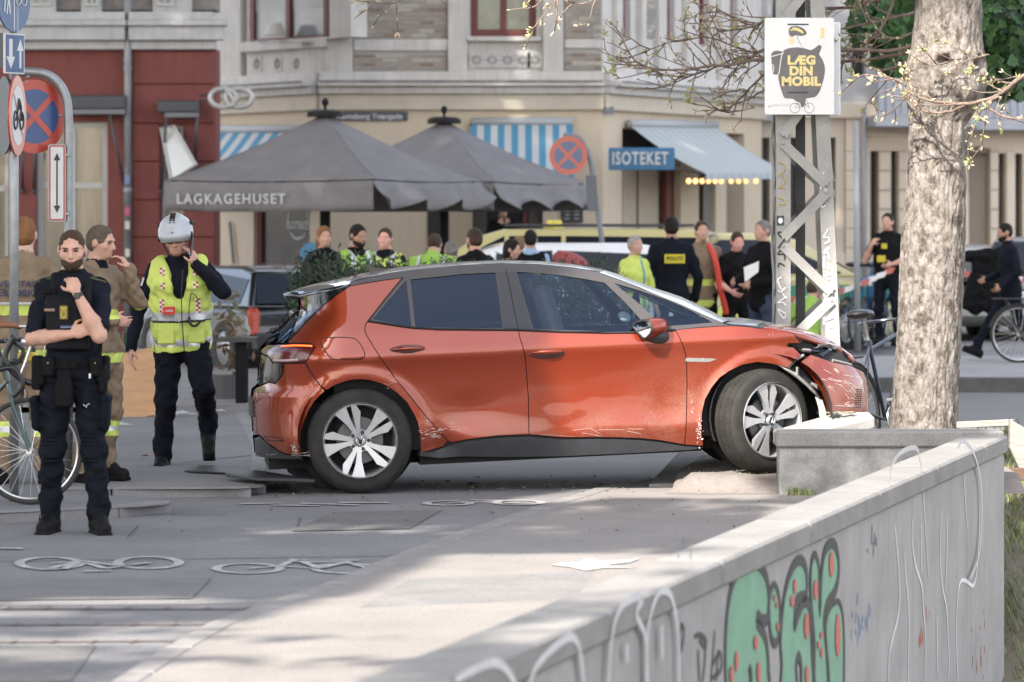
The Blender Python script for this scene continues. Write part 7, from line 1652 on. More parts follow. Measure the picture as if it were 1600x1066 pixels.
# -------------------------------------------------------------- red building on the left
rf = Facade((-14, 57.0), ((337 - 800) * 57.0 / F, 57.0)); RX = rf.L
red = mat('red_render', (.185, .055, .046), rough=.85, c2=(.15, .044, .038), vscale=2.0, streak=.25, bump=.2, bscale=30); white_s = mat('white_stucco', (.45, .45, .455), rough=.8, c2=(.37, .37, .375), vscale=3, streak=.3)
bl = thing('red_building', 'corner building with red rendered ground floor and white cornice on the left', 'building', (-4.4, 57, 0))
H_ = lambda a, b, c, d: (*sorted((rf.u(a), rf.u(c))), *sorted((rf.uz(a, b)[1], rf.uz(a, d)[1])))
wA = (-60, 190, 14, 560); wB = (57, 190, 168, 560); wC = (252, 196, 286, 372)
mb = MB(); rf.wall(mb, 0, RX, 0, 4.32, [H_(*wA), H_(*wB), H_(*wC)], depth=.35); rf.box(mb, 0, RX - .02, 0, 4.30, -.9, -.36); mb.quad(rf.P(RX, 0, 0), rf.P(RX, 0, -.9), rf.P(RX, 4.32, -.9), rf.P(RX, 4.32, 0)); mb.build('wall', red, bl)
mb = MB(); rf.box(mb, 0, RX, 4.9, 14, -.9, -.06); mb.build('upper_wall', mat('grey_brick', (.17, .155, .145), rough=.95, c2=(.26, .24, .225), vscale=9, bump=.4), bl)
# rusticated blocks of the right pier
ys_ = [80, 132, 193, 253, 313, 371, 430, 500, 580]
for i in range(len(ys_) - 1):
 if 190 < ys_[i + 1] - 1 < 380 and ys_[i] >= 190:
  segs = ((207, 250), (288, 336))
 else: segs = ((207, 336),)
 for a, b in segs: mb = MB(); rf.pbox(mb, a, ys_[i] + .7, b, ys_[i + 1] - .7, .002, .055, bev=.012); mb.build('stone_block', red, bl)
mb = MB(); rf.pbox(mb, 28, 190, 57, 560, .002, .03); mb.build('pier', red, bl); mb = MB(); rf.pbox(mb, 176, 190, 196, 560, .002, .03); mb.build('pier', red, bl)
for k, (y0, y1, d, x1) in enumerate(((20, 33, .30, 336), (33, 42, .38, 356), (42, 64, .30, 350), (64, 78, .16, 338))):
 for (a, b) in ((-60, 198), (204, x1)) if k != 1 else ((-60, 201), (203, x1)):
  mb = MB(); rf.pbox(mb, a, y0 + .3, b, y1, -.05, d, bev=.01); mb.build('cornice', white_s, bl)
for a, b in ((40, 88), (128, 160), (240, 300)): mb = MB(); rf.pbox(mb, a, -40, b, 20, -.05, .10); mb.build('window_surround', white_s, bl)
for a, b in ((50, 80), (134, 156), (246, 272)): window(rf, bl, a, -40, b, 10, mat('frame_white', (.42, .42, .41), rough=.6), 2, fw=.04, rec=-.12)
wm = MATS['frame_white']
cur = mat('curtain_beige', (.36, .33, .24), rough=.9, c2=(.16, .14, .10), vscale=2, stretch=(2.5, 1, .2))
pw_ = mat('shop_pane', (.20, .18, .13), rough=.08, spec=.8, c2=(.05, .05, .05), vscale=1.5, stretch=(2.2, 1, .25))
window(rf, bl, *wA[:2], *wA[2:], wm, 2, transom=295, fw=.075, pane=pw_); window(rf, bl, *wB[:2], *wB[2:], wm, 2, transom=290, fw=.085, pane=pw_)
window(rf, bl, *wC[:2], *wC[2:], wm, 1, fw=.05, pane=pw_)
# tilted casement
tc_ = thing('open_casement', 'white casement window tilted open beside the drainpipe', 'window', rf.P(rf.u(268), 2.5, .2))
P = [W(252, 200, 56.9), W(272, 198, 56.7), W(306, 258, 56.2), W(268, 282, 56.3)]; cpt = sum(P, Vector()) / 4
mb = MB(); mb.add(P, [(0, 1, 2, 3)]); mb.build('pane', mat('pane_reflection', (.60, .62, .62), rough=.15, spec=.8), tc_)  # pale pane colour stands in for the reflection in the glass
mb = MB(); mb.tube(P, .03, 6, close=True); mb.build('frame', wm, tc_)
# small awning boxes with arms
anth = mat('awning_anthracite', (.045, .048, .055), rough=.5)
for nm, lb, (a, b, c, d), arms in (('awning_cassette', 'long anthracite awning cassette above the big shop window', (96, 150, 200, 172), ((176, 182, 196, 296), (41, 240, 36, 298), (60, 238, 54, 298))), ('awning_cassette', 'short anthracite awning cassette above the tilted window', (249, 158, 313, 177), ((264, 182, 252, 300), (311, 182, 306, 262)))):
 t = thing(nm, lb, 'awning', rf.P(rf.u((a + c) / 2), rf.uz(a, d)[1], .1)); mb = MB(); rf.pbox(mb, a, b, c, d, .06, .35, bev=.02); mb.build('cassette', anth, t); mb = MB(); rf.pbox(mb, a + 12, d, c, d + 8, .10, .42, bev=.01); mb.build('front_bar', mat('bar_grey', (.14, .145, .155), rough=.5), t)
 for x0, y0, x1, y1 in arms: p, q = rf.P(*rf.uz(x0, y0), .40), rf.P(*rf.uz(x1, y1), .07); mb = MB(); mb.tube([p, q], .022, 8); mb.ell(q, (.035, .035, .05), 8, 6); mb.build('arm', anth, t, smooth=True)
t = thing('drainpipe', 'grey drainpipe with stickers on the red building', 'pipe', rf.P(rf.u(201), 0, .1)); mb = MB(); p = rf.P(rf.u(201), 0, .14); mb.tube([p, p + Vector((0, 0, 8))], .058, 12); mb.build('pipe', mat('zinc', (.26, .27, .285), rough=.5, metal=.4, var=.3, vscale=3), t, smooth=True)
for yy, m in ((330, mat('sticker_pink', (.45, .08, .18))), (352, mat('sticker_pale', (.5, .5, .45))), (420, s_red), (280, mat('sticker_blue', (.15, .2, .35))), (395, MATS['sticker_pale'])): mb = MB(); mb.box(rf.P(*rf.uz(201, yy), .199), (.07, .004, .12)); mb.build('sticker', m, t)
for yy in (96, 110, 300): mb = MB(); q = rf.P(*rf.uz(201, yy), .14); mb.tube([q, q + Vector((0, 0, .06))], .068, 12); mb.build('collar', MATS['zinc'], t, smooth=True, angle=40)
# pretzel sign
t = thing('pretzel_sign', 'silver pretzel-shaped bakery sign projecting from the red building', 'sign', rf.P(RX, 2.5, .4)); c = W(361, 153, 55.8); sil = mat('sign_silver', (.40, .39, .38), rough=.4, metal=.3)
for dx in (-.115, .115): mb = MB(); mb.tube([c + Vector((dx + .19 * math.cos(a), 0, .135 * math.sin(a))) for a in np.linspace(0, 6.283, 33)[:-1]], .040, 8, close=True); o = mb.build('loop', sil, t, smooth=True)
mb = MB(); mb.tube(catmull([c + Vector((-.08, -.03, .11)), c + Vector((.0, -.04, .03)), c + Vector((.05, -.04, -.06)), c + Vector((.0, -.04, -.13))], 5), .03, 8); mb.build('twist', sil, t, smooth=True)
for dz in (-.03, .05): mb = MB(); mb.tube([c + Vector((-.30, .05, dz)), c + Vector((-.50, .6, dz))], .02, 6); mb.build('bracket', anth, t)
# -------------------------------------------------------------- beige corner building
cream = mat('cream_render', (.56, .475, .36), rough=.9, c2=(.51, .43, .325), vscale=1.4, streak=.12); greyst = mat('grey_stucco', (.58, .56, .53), rough=.9, c2=(.48, .46, .44), vscale=2.2, streak=.35, fine=.15, bscale=30)
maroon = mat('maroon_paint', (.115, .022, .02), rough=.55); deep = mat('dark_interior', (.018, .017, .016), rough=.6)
FL = Facade((-5.3, 65.5), ((500 - 800) * 62 / F, 62.0)); FC = Facade(((500 - 800) * 62 / F, 62.0), ((942 - 800) * 62 / F, 62.0)); FR = Facade(((942 - 800) * 62 / F, 62.0), ((1190 - 800) * 68.3 / F, 68.3))
bb = thing('corner_building', 'beige corner building with cream ground floor and grey stucco upper floor', 'building', (-.5, 62, 0))
ZC = 3.96
def hole(fc, a, b, c, d): u0, z1 = fc.uz(a, b); u1, z0 = fc.uz(c, d); return (u0, u1, z0, z1)
# ground floor walls with openings
g_holes = {FL: [hole(FL, 396, 200, 484, 470)], FC: [hole(FC, 503, 320, 516, 470), hole(FC, 652, 300, 668, 560), hole(FC, 738, 240, 848, 600)], FR: [hole(FR, 972, 200, 1064, 620), hole(FR, 1092, 220, 1118, 600), hole(FR, 1135, 208, 1163, 600)]}
for fc in (FL, FC, FR):
 hs = [h for h in g_holes[fc] if h[1] - h[0] > .3] if fc is not FC else [g_holes[FC][2]]
 mb = MB(); fc.wall(mb, 0, fc.L, 0, ZC - .3, hs, depth=.4); mb.build('ground_floor_wall', cream, bb)
 mb = MB(); fc.wall(mb, 0, fc.L, 0, ZC, [], d=-.42); mb.build('dark_room', deep, bb)
 # cornice stack
 for (z0, z1, d) in ((ZC - .42, ZC - .16, .10), (ZC - .16, ZC - .04, .20), (ZC - .04, ZC + .05, .34), (ZC + .05, ZC + .20, .14)):
  mb = MB(); e = .06 * d; fc.box(mb, -e, fc.L + e, z0 + .002, z1, -.05, d, bev=.012); mb.build('cornice', greyst if z0 > ZC - .3 else mat('cream_cornice', (.54, .48, .39), rough=.9, var=.15, vscale=2), bb)
# darker mottled strip along the cornice front edge
edge_dk = mat('cornice_edge_dark', (.13, .125, .12), rough=1, c2=(.24, .235, .225), vscale=5)
for fc in (FL, FC, FR): mb = MB(); fc.box(mb, 0, fc.L, ZC + .012, ZC + .052, .338, .345); mb.build('cornice_edge', edge_dk, bb)
# upper storey
up = {FL: [(390, -80, 513, 66)], FC: [(735, -80, 838, 57)], FR: [(968, -80, 985, 60), (1040, -80, 1054, 64), (1092, -80, 1108, 70), (1141, -80, 1152, 72)]}
for fc in (FL, FC, FR):
 hs = []
 for (a, b, c, d) in up[fc]:
  if fc is FL: continue
  u0, z0 = fc.uz(a, d); hs.append((u0, fc.u(c), z0, 9))
 if fc is FC: hs.append((-1.0, FC.u(513), FC.uz(440, 66)[1], 9))
 if fc is FL: hs.append((FL.u(390), FL.L + 1, FL.uz(440, 66)[1], 9))
 mb = MB(); fc.wall(mb, 0, fc.L, ZC + .05, 8, hs, depth=.3); mb.build('upper_wall', greyst, bb)
 mb = MB(); fc.wall(mb, 0, fc.L, ZC + .05, 8, [], d=-.45); mb.build('dark_room', deep, bb)
# left upper window spans the fold: set on a plane of its own
FW = Facade(((385 - 800) * 64.0 / F, 64.0), ((520 - 800) * 61.85 / F, 61.85))
window(FW, bb, 390, -60, 512, 66, maroon, 2, fw=.13, rec=.02, blind=.62, pane=mat('pane_room', (.10, .11, .12), rough=.15, spec=.7, c2=(.22, .23, .24), vscale=1.6))
window(FC, bb, 735, -60, 838, 57, maroon, 2, fw=.12, rec=.12, pane=mat('pane_garden', (.035, .05, .03), rough=.1, spec=.7, c2=(.11, .13, .09), vscale=4))
for (a, b, c, d) in up[FR]: window(FR, bb, a, -60, c, d, maroon, 1, fw=.10, rec=.12)
# lampshade on the left window sill, plants
t = thing('table_lamp', 'cream lampshade standing inside the left upper window', 'lamp', W(428, 55, 64)); mb = MB(); c = W(429, 46, 62.75); mb.tube([c - Vector((0, 0, .10)), c + Vector((0, 0, .09))], [.20, .11], 16); mb.build('lampshade', mat('lampshade_cream', (.5, .47, .42), rough=.9), t, smooth=True, angle=40)
# stucco pilasters, sills, panels with star ornaments
def pbx(fc, a, b, c, d, d0, d1, nm, m, bev=.01): mb = MB(); fc.pbox(mb, a, b, c, d, d0, d1, bev=bev); return mb.build(nm, m, bb)
pbx(FC, 515, -80, 551, 122, 0, .12, 'pilaster', greyst); pbx(FC, 700, -80, 730, 122, 0, .12, 'pilaster', greyst); pbx(FC, 848, -80, 880, 122, 0, .12, 'pilaster', greyst); pbx(FL, 345, -80, 384, 126, 0, .10, 'pilaster', greyst)
pbx(FR, 957, -80, 965, 122, 0, .10, 'pilaster', greyst); pbx(FR, 995, -80, 1002, 122, 0, .10, 'pilaster', greyst); pbx(FR, 1022, -80, 1034, 126, 0, .10, 'pilaster', greyst); pbx(FR, 1066, -80, 1078, 128, 0, .1, 'pilaster', greyst); pbx(FR, 1120, -80, 1130, 130, 0, .1, 'pilaster', greyst)
pbx(FW, 388, 67, 516, 74, 0, .16, 'window_sill', greyst); pbx(FC, 730, 58, 846, 65, 0, .16, 'window_sill', greyst)
pbx(FW, 388, 76, 516, 124, -.05, .03, 'sill_panel', greyst)
orn = mat('ornament_stucco', (.52, .51, .49), rough=.9, var=.15, vscale=10)
def ornaments(fc, xs, y0, y1, w):
 for x in xs:
  for yc in (y0,):
   u, z = fc.uz(x, yc); o = MB(); r = w / 2
   fc.box(o, u - r, u + r, z - r, z + r, .03, .045); e = o.build('ornament', orn, bb)
   mb = MB()
   for k in range(8): a = k * math.pi / 4; mb.tube([fc.P(u + .05 * math.cos(a), z + .03 * math.sin(a), .05), fc.P(u + r * .8 * math.cos(a), z + r * .8 * math.sin(a), .05)], [.018, .007], 4)
   mb.build('star_relief', mat('relief_grey', (.27, .26, .25), rough=1), e)
ornaments(FW, (405, 437, 467, 499), 100, 0, .27); ornaments(FC, (745, 769, 793, 817, 836), 94, 0, .24)
# brickwork of the panels, every brick built
brickm = [mat('brick_buff', (.36, .315, .27), rough=.95, var=.25, vscale=8), mat('brick_grey', (.30, .275, .25), rough=.95, var=.2, vscale=9), mat('brick_pale', (.44, .405, .365), rough=.95, var=.2, vscale=7), mat('brick_brown', (.25, .195, .16), rough=.95, var=.2, vscale=9)]
def bricks(fc, a, y0, c, y1, nm='brick'):
 u0, z1 = fc.uz(a, y0); u1, z0 = fc.uz(c, y1); mb = MB(); fc.box(mb, u0, u1, z0, z1, 0, .03); mb.build('mortar_bed', mat('mortar', (.36, .345, .325), rough=1), bb)
 bw_, bh_ = .235, .0685; proto = {}
 row = 0; z = z0 + .008
 while z + bh_ < z1:
  u = u0 - (bw_ / 2 if row % 2 else 0)
  while u < u1:
   a_, b_ = max(u, u0) + .006, min(u + bw_, u1) - .006
   if b_ - a_ > .04:
    L_ = round(b_ - a_, 3); mi = rnd.choice((0, 0, 1, 1, 2, 3)); key = (L_, mi)
    if key not in proto:
     me = MB(); me.box((0, 0, 0), (L_, .03, bh_ - .014), bev=0); pm = me.mesh('brick'); pm.materials.append(brickm[mi]); proto[key] = pm
    o = bpy.data.objects.new('brick', proto[key]); col.objects.link(o); o.parent = bb; o.location = fc.P((a_ + b_) / 2, z + bh_ / 2, .028 + rnd.uniform(-.004, .006)) - root_loc(bb); o.rotation_euler = (0, 0, math.atan2(fc.U.y, fc.U.x))
   u += bw_
  z += bh_; row += 1
bricks(FC, 553, -4, 698, 60); bricks(FC, 553, 82, 698, 112); bricks(FC, 882, -4, 940, 60); bricks(FC, 882, 78, 940, 110); bricks(FR, 1004, -4, 1020, 60)
pbx(FC, 553, 62, 700, 80, 0, .07, 'string_course', greyst); pbx(FC, 882, 62, 942, 76, 0, .07, 'string_course', greyst)
for (a, b) in ((342, 349),):
 for k in range(12): mb = MB(); FL.pbox(mb, 338, -2 + k * 10, 345, 6 + k * 10, 0, .04); mb.build('brick', brickm[k % 4], bb)
# shop window on the left with logo
win = window(FL, bb, 396, 215, 484, 425, maroon, 1, fw=.12, rec=.1, pane=mat('shop_glass', (.018, .019, .018), rough=.05, spec=.35, c2=(.05, .047, .042), vscale=1.2))
wl2 = mat('decal_white', (.52, .52, .50), rough=.8); lg = thing('window_logo', 'white curved shop logo ISOTEKET on the left shop window', 'window lettering', FL.P(*FL.uz(457, 350), -.1))
c = FL.P(*FL.uz(457, 345), -.115); mb = MB(); mb.tube([c + FL.U * (.34 * math.cos(a)) + Vector((0, 0, .30 * math.sin(a))) for a in np.linspace(R(-140), R(-40), 14)], .022, 5); mb.tube([c + FL.U * (.34 * math.cos(a)) + Vector((0, 0, .30 * math.sin(a))) for a in np.linspace(R(-15), R(60), 9)] , .018, 5); mb.tube([c + FL.U * (.34 * math.cos(a)) + Vector((0, 0, .30 * math.sin(a))) for a in np.linspace(R(120), R(195), 9)], .018, 5); o = mb.build('logo_arc', wl2, lg)
text('lettering', 'ISOTEKET', c + Vector((0, 0, -.08)), FL.U, (0, 0, 1), .17, wl2, lg, extrude=.001, bold=.003, space=1.1)
t = thing('blue_disc', 'pale blue round sign low in the left shop window', 'sign', W(487, 397, 62.9)); mb = MB(); c = W(487, 397, 62.0); mb.prism([(.19 * math.cos(a), .19 * math.sin(a)) for a in np.linspace(0, 6.283, 33)[:-1]], c, (1, 0, 0), (0, 0, 1), (0, -1, 0), 0, .02); mb.build('disc', mat('disc_blue', (.16, .40, .60), rough=.6), t)
# upright strip and wall pieces
t = thing('wall_strip', 'thin dark handrail on the cream wall left of the shop window', 'handrail', FL.P(*FL.uz(367, 380), .05)); mb = MB(); a, b = FL.P(*FL.uz(364, 347), .06), FL.P(*FL.uz(370, 412), .06); mb.tube([a, b], .028, 6); mb.build('rail', mat('rail_dark', (.12, .13, .15), rough=.5), t)
pbx(FC, 668, 318, 697, 430, 0, .04, 'dark_notice', deep)
# doorway frames
pbx(FC, 817, 250, 824, 600, -.2, -.1, 'door_post', maroon); pbx(FC, 826, 250, 846, 600, -.35, -.3, 'door_leaf', mat('door_grey', (.13, .125, .12), rough=.6))
pbx(FC, 738, 250, 760, 600, -.30, -.25, 'door_leaf', mat('door_brown_grey', (.085, .078, .07), rough=.6))
t = thing('menu_board', 'black chalk menu board on the cream wall right of the doorway', 'board', FC.P(*FC.uz(894, 331), .03)); mb = MB(); FC.pbox(mb, 877, 312, 911, 348, .01, .05, bev=.01); mbo = mb.build('board', mat('board_black', (.02, .02, .022), rough=.6), t)
for i in range(5):
 for j in range(2): mb = MB(); FC.pbox(mb, 881 + j * 15 + rnd.uniform(0, 3), 317 + i * 6, 890 + j * 15, 318.6 + i * 6, .052, .054); mb.build('chalk_line', mat('chalk', (.35, .35, .34)), mbo)
# street name plate
t = thing('street_name_plate', 'dark blue street name plate Ravnsborg Tværgade above the parasols', 'sign', FC.P(*FC.uz(590, 182), .05)); mb = MB(); FC.pbox(mb, 512, 175, 637, 189, .02, .045, bev=.005); o = mb.build('plate', mat('plate_navy', (.02, .03, .06), rough=.4), t)
text('lettering', 'Ravnsborg Tværgade', FC.P(*FC.uz(578, 182.3), .052), FC.U, (0, 0, 1), .125, s_white, t, extrude=.001, bold=.002)
t = thing('house_number_plate', 'small dark plate high on the cream wall near the blue shop sign', 'sign', FC.P(*FC.uz(951, 173), .05)); mb = MB(); FC.pbox(mb, 943, 167, 959, 179, .02, .04); mb.build('plate', mat('plate_grey', (.10, .11, .13), rough=.4), t)
# striped awnings
def awning(name, label, a, b, drop, out, stripes, m1, m2, px_arm=None, fringe=.0, slopeclip=None):
 """a, b: top-left and top-right wall points (world); drop/out: fall and projection"""
 t = thing(name, label, 'awning', (a + b) / 2); U = (b - a).normalized(); N_ = Vector((U.y, -U.x, 0)).normalized(); n_ = stripes; L_ = (b - a).length
 for i in range(n_):
  p, q = a + U * (L_ * i / n_), a + U * (L_ * (i + 1) / n_); e = N_ * out - Vector((0, 0, drop)); mb = MB(); k = 6; vs = []
  for j in range(k + 1):
   w = j / k; sag = Vector((0, 0, -.06 * math.sin(math.pi * w))); vs += [p + e * w + sag, q + e * w + sag]
  vs += [p + e + Vector((0, 0, -fringe)), q + e + Vector((0, 0, -fringe))]
  mb.add(vs, [(2 * j, 2 * j + 2, 2 * j + 3, 2 * j + 1) for j in range(k + 1)]); mb.build('awning_stripe', m1 if i % 2 else m2, t)
 mb = MB(); mb.tube([a + Vector((0, 0, .03)), b + Vector((0, 0, .03))], .07, 10); mb.build('roller', mat('roller_grey', (.36, .37, .38), rough=.5), t, smooth=True)
 for p in (a, b): mb = MB(); mb.tube([p - Vector((0, 0, drop * .6)), p + N_ * out - Vector((0, 0, drop + .02))], .018, 6); mb.build('arm', anth, t)
 return t
aw_w = mat('awning_white', (.46, .46, .46), rough=.85); aw_b = mat('awning_blue', (.07, .235, .36), rough=.85); aw_l = mat('awning_pale_blue', (.32, .355, .36), rough=.85); aw_l2 = mat('awning_paler', (.39, .42, .42), rough=.85)
awning('striped_awning', 'blue and white striped awning at far left beside the pretzel sign', FL.P(*FL.uz(336, 205), .1), FL.P(*FL.uz(500, 205), .1), .75, .75, 16, aw_w, aw_b, fringe=.16)
awning('striped_awning', 'blue and white striped awning behind the second parasol', FC.P(*FC.uz(735, 193), .1), FC.P(*FC.uz(895, 193), .1), .78, 1.1, 15, aw_w, aw_b, fringe=.18)
ta = awning('pale_awning', 'pale blue awning with a row of lit bulbs over the right shop window', FR.P(*FR.uz(975, 196), .1), FR.P(*FR.uz(1110, 198), .1), .80, 1.35, 24, aw_l, aw_l2, fringe=.10)
# bulbs
bulbm = mat('bulb_glow', (1.0, .56, .20), emit=.75)
a = W(1076, 283, 61.5); b = W(1185, 283, 66.5)
for i in range(10):
 p = a.lerp(b, [0, .09, .18, .27, .36, .45, .59, .70, .81, .96][i]); p.z = H + 52 / sc(p.y); t = thing('light_bulb', ('leftmost', 'second', 'third', 'fourth', 'fifth', 'sixth', 'seventh', 'eighth', 'ninth', 'rightmost')[i] + ' glowing bulb of the row under the pale blue awning, counted from the left', 'light bulb', p, group='bulbs under the pale awning')
 mb = MB(); mb.ell(p, (.040, .040, .045), 10, 8); mb.build('globe', bulbm, t, smooth=True); mb = MB(); mb.tube([p + Vector((0, 0, .035)), p + Vector((0, 0, .085))], .016, 8); mb.build('socket', anth, t)
# ISOTEKET sign
t = thing('shop_sign', 'blue shop sign lettered ISOTEKET', 'sign', W(1003, 249, 60.5)); mb = MB(); p0, p1 = W(951, 266, 60.6), W(1054, 231, 60.6); mb.box((p0 + p1) / 2, (p1.x - p0.x, .10, p1.z - p0.z), bev=.01); o = mb.build('panel', mat('shop_blue', (.025, .12, .24), rough=.5), t)
text('lettering', 'ISOTEKET', W(1000, 248.5, 60.53), (1, 0, 0), (0, 0, 1), .28, mat('letter_white', (.5, .52, .52), rough=.6), t, extrude=.004, bold=.005, sx=.66, space=1.12)
mb = MB(); mb.tube([W(1010, 240, 60.7), W(1010, 240, 62.4)], .02, 6); mb.build('bracket', anth, t)
# right shop openings: frames, slatted grille
for (a, b, c, d) in ((972, 262, 984, 620), (1052, 262, 1064, 620), (1092, 285, 1096, 600), (1114, 210, 1119, 600)): pbx(FR, a, b, c, d, -.22, -.12, 'door_post', maroon)
pbx(FR, 984, 262, 1052, 620, -.30, -.26, 'shop_shutter', mat('blind_cream', (.48, .42, .34), rough=.9, var=.1))
for k in range(5): mb = MB(); FR.pbox(mb, 1106 + k * 2.6, 200, 1107 + k * 2.6, 600, -.10, -.07); mb.build('grille_bar', mat('grille_grey', (.30, .29, .27)), bb)
mb = MB(); FR.pbox(mb, 1017, 265, 1018.4, 620, -.25, -.24); mb.build('shutter_seam', maroon, bb)
# -------------------------------------------------------------- third building, right
F3 = Facade(((1186 - 800) * 69 / F, 69.0), ((1680 - 800) * 69.6 / F, 69.6))
b3 = thing('balcony_building', 'cream building with pilasters, slit windows and slate balconies on the right', 'building', (8, 69, 0))
c3 = mat('cream_pale', (.55, .475, .39), rough=.9, c2=(.49, .425, .345), vscale=1.5, streak=.12)
hs3 = [hole(F3, *q) for q in ((1228, 215, 1248, 400), (1288, 215, 1306, 395), (1360, 236, 1372, 400), (1392, 236, 1402, 400), (1425, 236, 1436, 400), (1513, 232, 1546, 392), (1560, 240, 1570, 390), (1586, 240, 1598, 390), (1186, 215, 1203, 400))]
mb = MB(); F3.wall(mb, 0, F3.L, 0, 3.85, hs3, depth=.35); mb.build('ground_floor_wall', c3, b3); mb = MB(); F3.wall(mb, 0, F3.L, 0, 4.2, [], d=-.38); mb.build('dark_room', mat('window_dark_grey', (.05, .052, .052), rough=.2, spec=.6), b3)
slate = mat('slate_cladding', (.27, .29, .335), rough=.7, c2=(.34, .36, .40), vscale=3, stretch=(3, 1, .3));
mb = MB(); F3.wall(mb, 0, F3.L, 3.85, 9, [hole(F3, 1330, -60, 1352, 120), hole(F3, 1478, -60, 1500, 110)], depth=.3); mb.build('upper_wall', mat('grey_render', (.36, .36, .365), rough=.9, var=.15, vscale=1.5), b3); mb = MB(); F3.wall(mb, 0, F3.L, 3.85, 9, [], d=-.33); mb.build('dark_room', deep, b3)
for (a, b, c, d, d0, d1, nm, m) in ((1186, 160, 1680, 186, 0, .18, 'cornice', c3), (1320, 183, 1345, 420, 0, .10, 'pilaster', c3), (1372, 236, 1391, 420, 0, .08, 'pilaster', c3), (1403, 236, 1424, 420, 0, .08, 'pilaster', c3), (1345, 208, 1512, 214, 0, .06, 'string_course', c3), (1546, 232, 1559, 420, 0, .08, 'pilaster', c3), (1571, 236, 1585, 420, 0, .08, 'pilaster', c3), (1500, 300, 1513, 420, 0, .06, 'pilaster', c3), (1255, 183, 1284, 420, 0, .06, 'pilaster', c3), (1330, 395, 1680, 420, 0, .07, 'plinth', mat('plinth_stone', (.50, .46, .40), rough=.9, var=.1)), (1186, 395, 1330, 420, 0, .07, 'plinth', c3)):
 mb = MB(); F3.pbox(mb, a, b, c, d, d0, d1, bev=.012); mb.build(nm, m, b3)
for k in range(6):
 for (a, c) in ((1320, 1345), (1372, 1391), (1403, 1424), (1546, 1559)): mb = MB(); F3.pbox(mb, a - .5, 236 + k * 30, c + .5, 237.6 + k * 30, .098, .103); mb.build('joint', mat('joint_buff', (.24, .215, .18), rough=.9), b3)  # thin darker strips mark the block joints
mb = MB(); F3.pbox(mb, 1508, 345, 1530, 380, -.3, -.25); mb.build('dark_vent', maroon, b3)
# arch over the doorway, a flat brown half-disc
u, z = F3.uz(1529, 240); mb = MB(); vs = []
for a_ in np.linspace(0, math.pi, 13): vs.append(F3.P(u + .19 * math.cos(a_), z + .14 * math.sin(a_), .004))
mb.add(vs, [tuple(range(13))]); mb.build('arch_head', mat('arch_brown', (.16, .135, .11), rough=.9), b3)
mb = MB(); F3.pbox(mb, 1516, 240, 1545, 392, -.3, -.2); mb.build('door', mat('door_taupe', (.24, .20, .165), rough=.8), b3)
for (a, b, c, d, out) in ((1352, 90, 1512, 200, .9), (1500, 120, 1680, 205, .7), (1186, 130, 1215, 190, .3)):
 t = thing('balcony', {1352: 'slate grey balcony left of and behind the old tree', 1500: 'slate grey balcony right of the old tree', 1186: 'narrow grey balcony edge behind the campaign board'}[a], 'balcony', F3.P(F3.u((a + c) / 2), 3.9, out / 2))
 mb = MB(); F3.pbox(mb, a, d - 18, c, d, .19, out, bev=.01); mb.build('floor_slab', mat('balcony_slab', (.33, .35, .385), rough=.8, var=.15), t); mb = MB(); F3.pbox(mb, a + 4, b, c - 4, d - 18.5, out - .08, out - .03); mb.build('railing_panel', slate, t)
 n_ = int((c - a) / 12)
 for k in range(n_): mb = MB(); x = a + 4 + k * 12; F3.pbox(mb, x, b, x + 1.2, d - 19, out - .028, out - .015); mb.build('railing_rib', mat('rib_grey', (.13, .14, .165), rough=.7), t)
t = thing('street_lamp_post', 'thin grey post between mast and officer on the far pavement', 'post', W(1370, 545, 49)); mb = MB(); mb.tube([W(1340, 548, 48), W(1337, 190, 48)], [.045, .03], 10); mb.build('post', mat('post_grey', (.27, .28, .30), rough=.6), t, smooth=True)
t = thing('rain_pipe', 'grey rain pipe on the cream building behind the mast', 'pipe', F3.P(F3.u(1345), 0, .1)); mb = MB(); mb.tube([F3.P(F3.u(1347), .2, .16), F3.P(F3.u(1347), 3.8, .16)], .05, 10); mb.build('pipe', mat('pipe_grey', (.25, .255, .27), rough=.6), t, smooth=True)
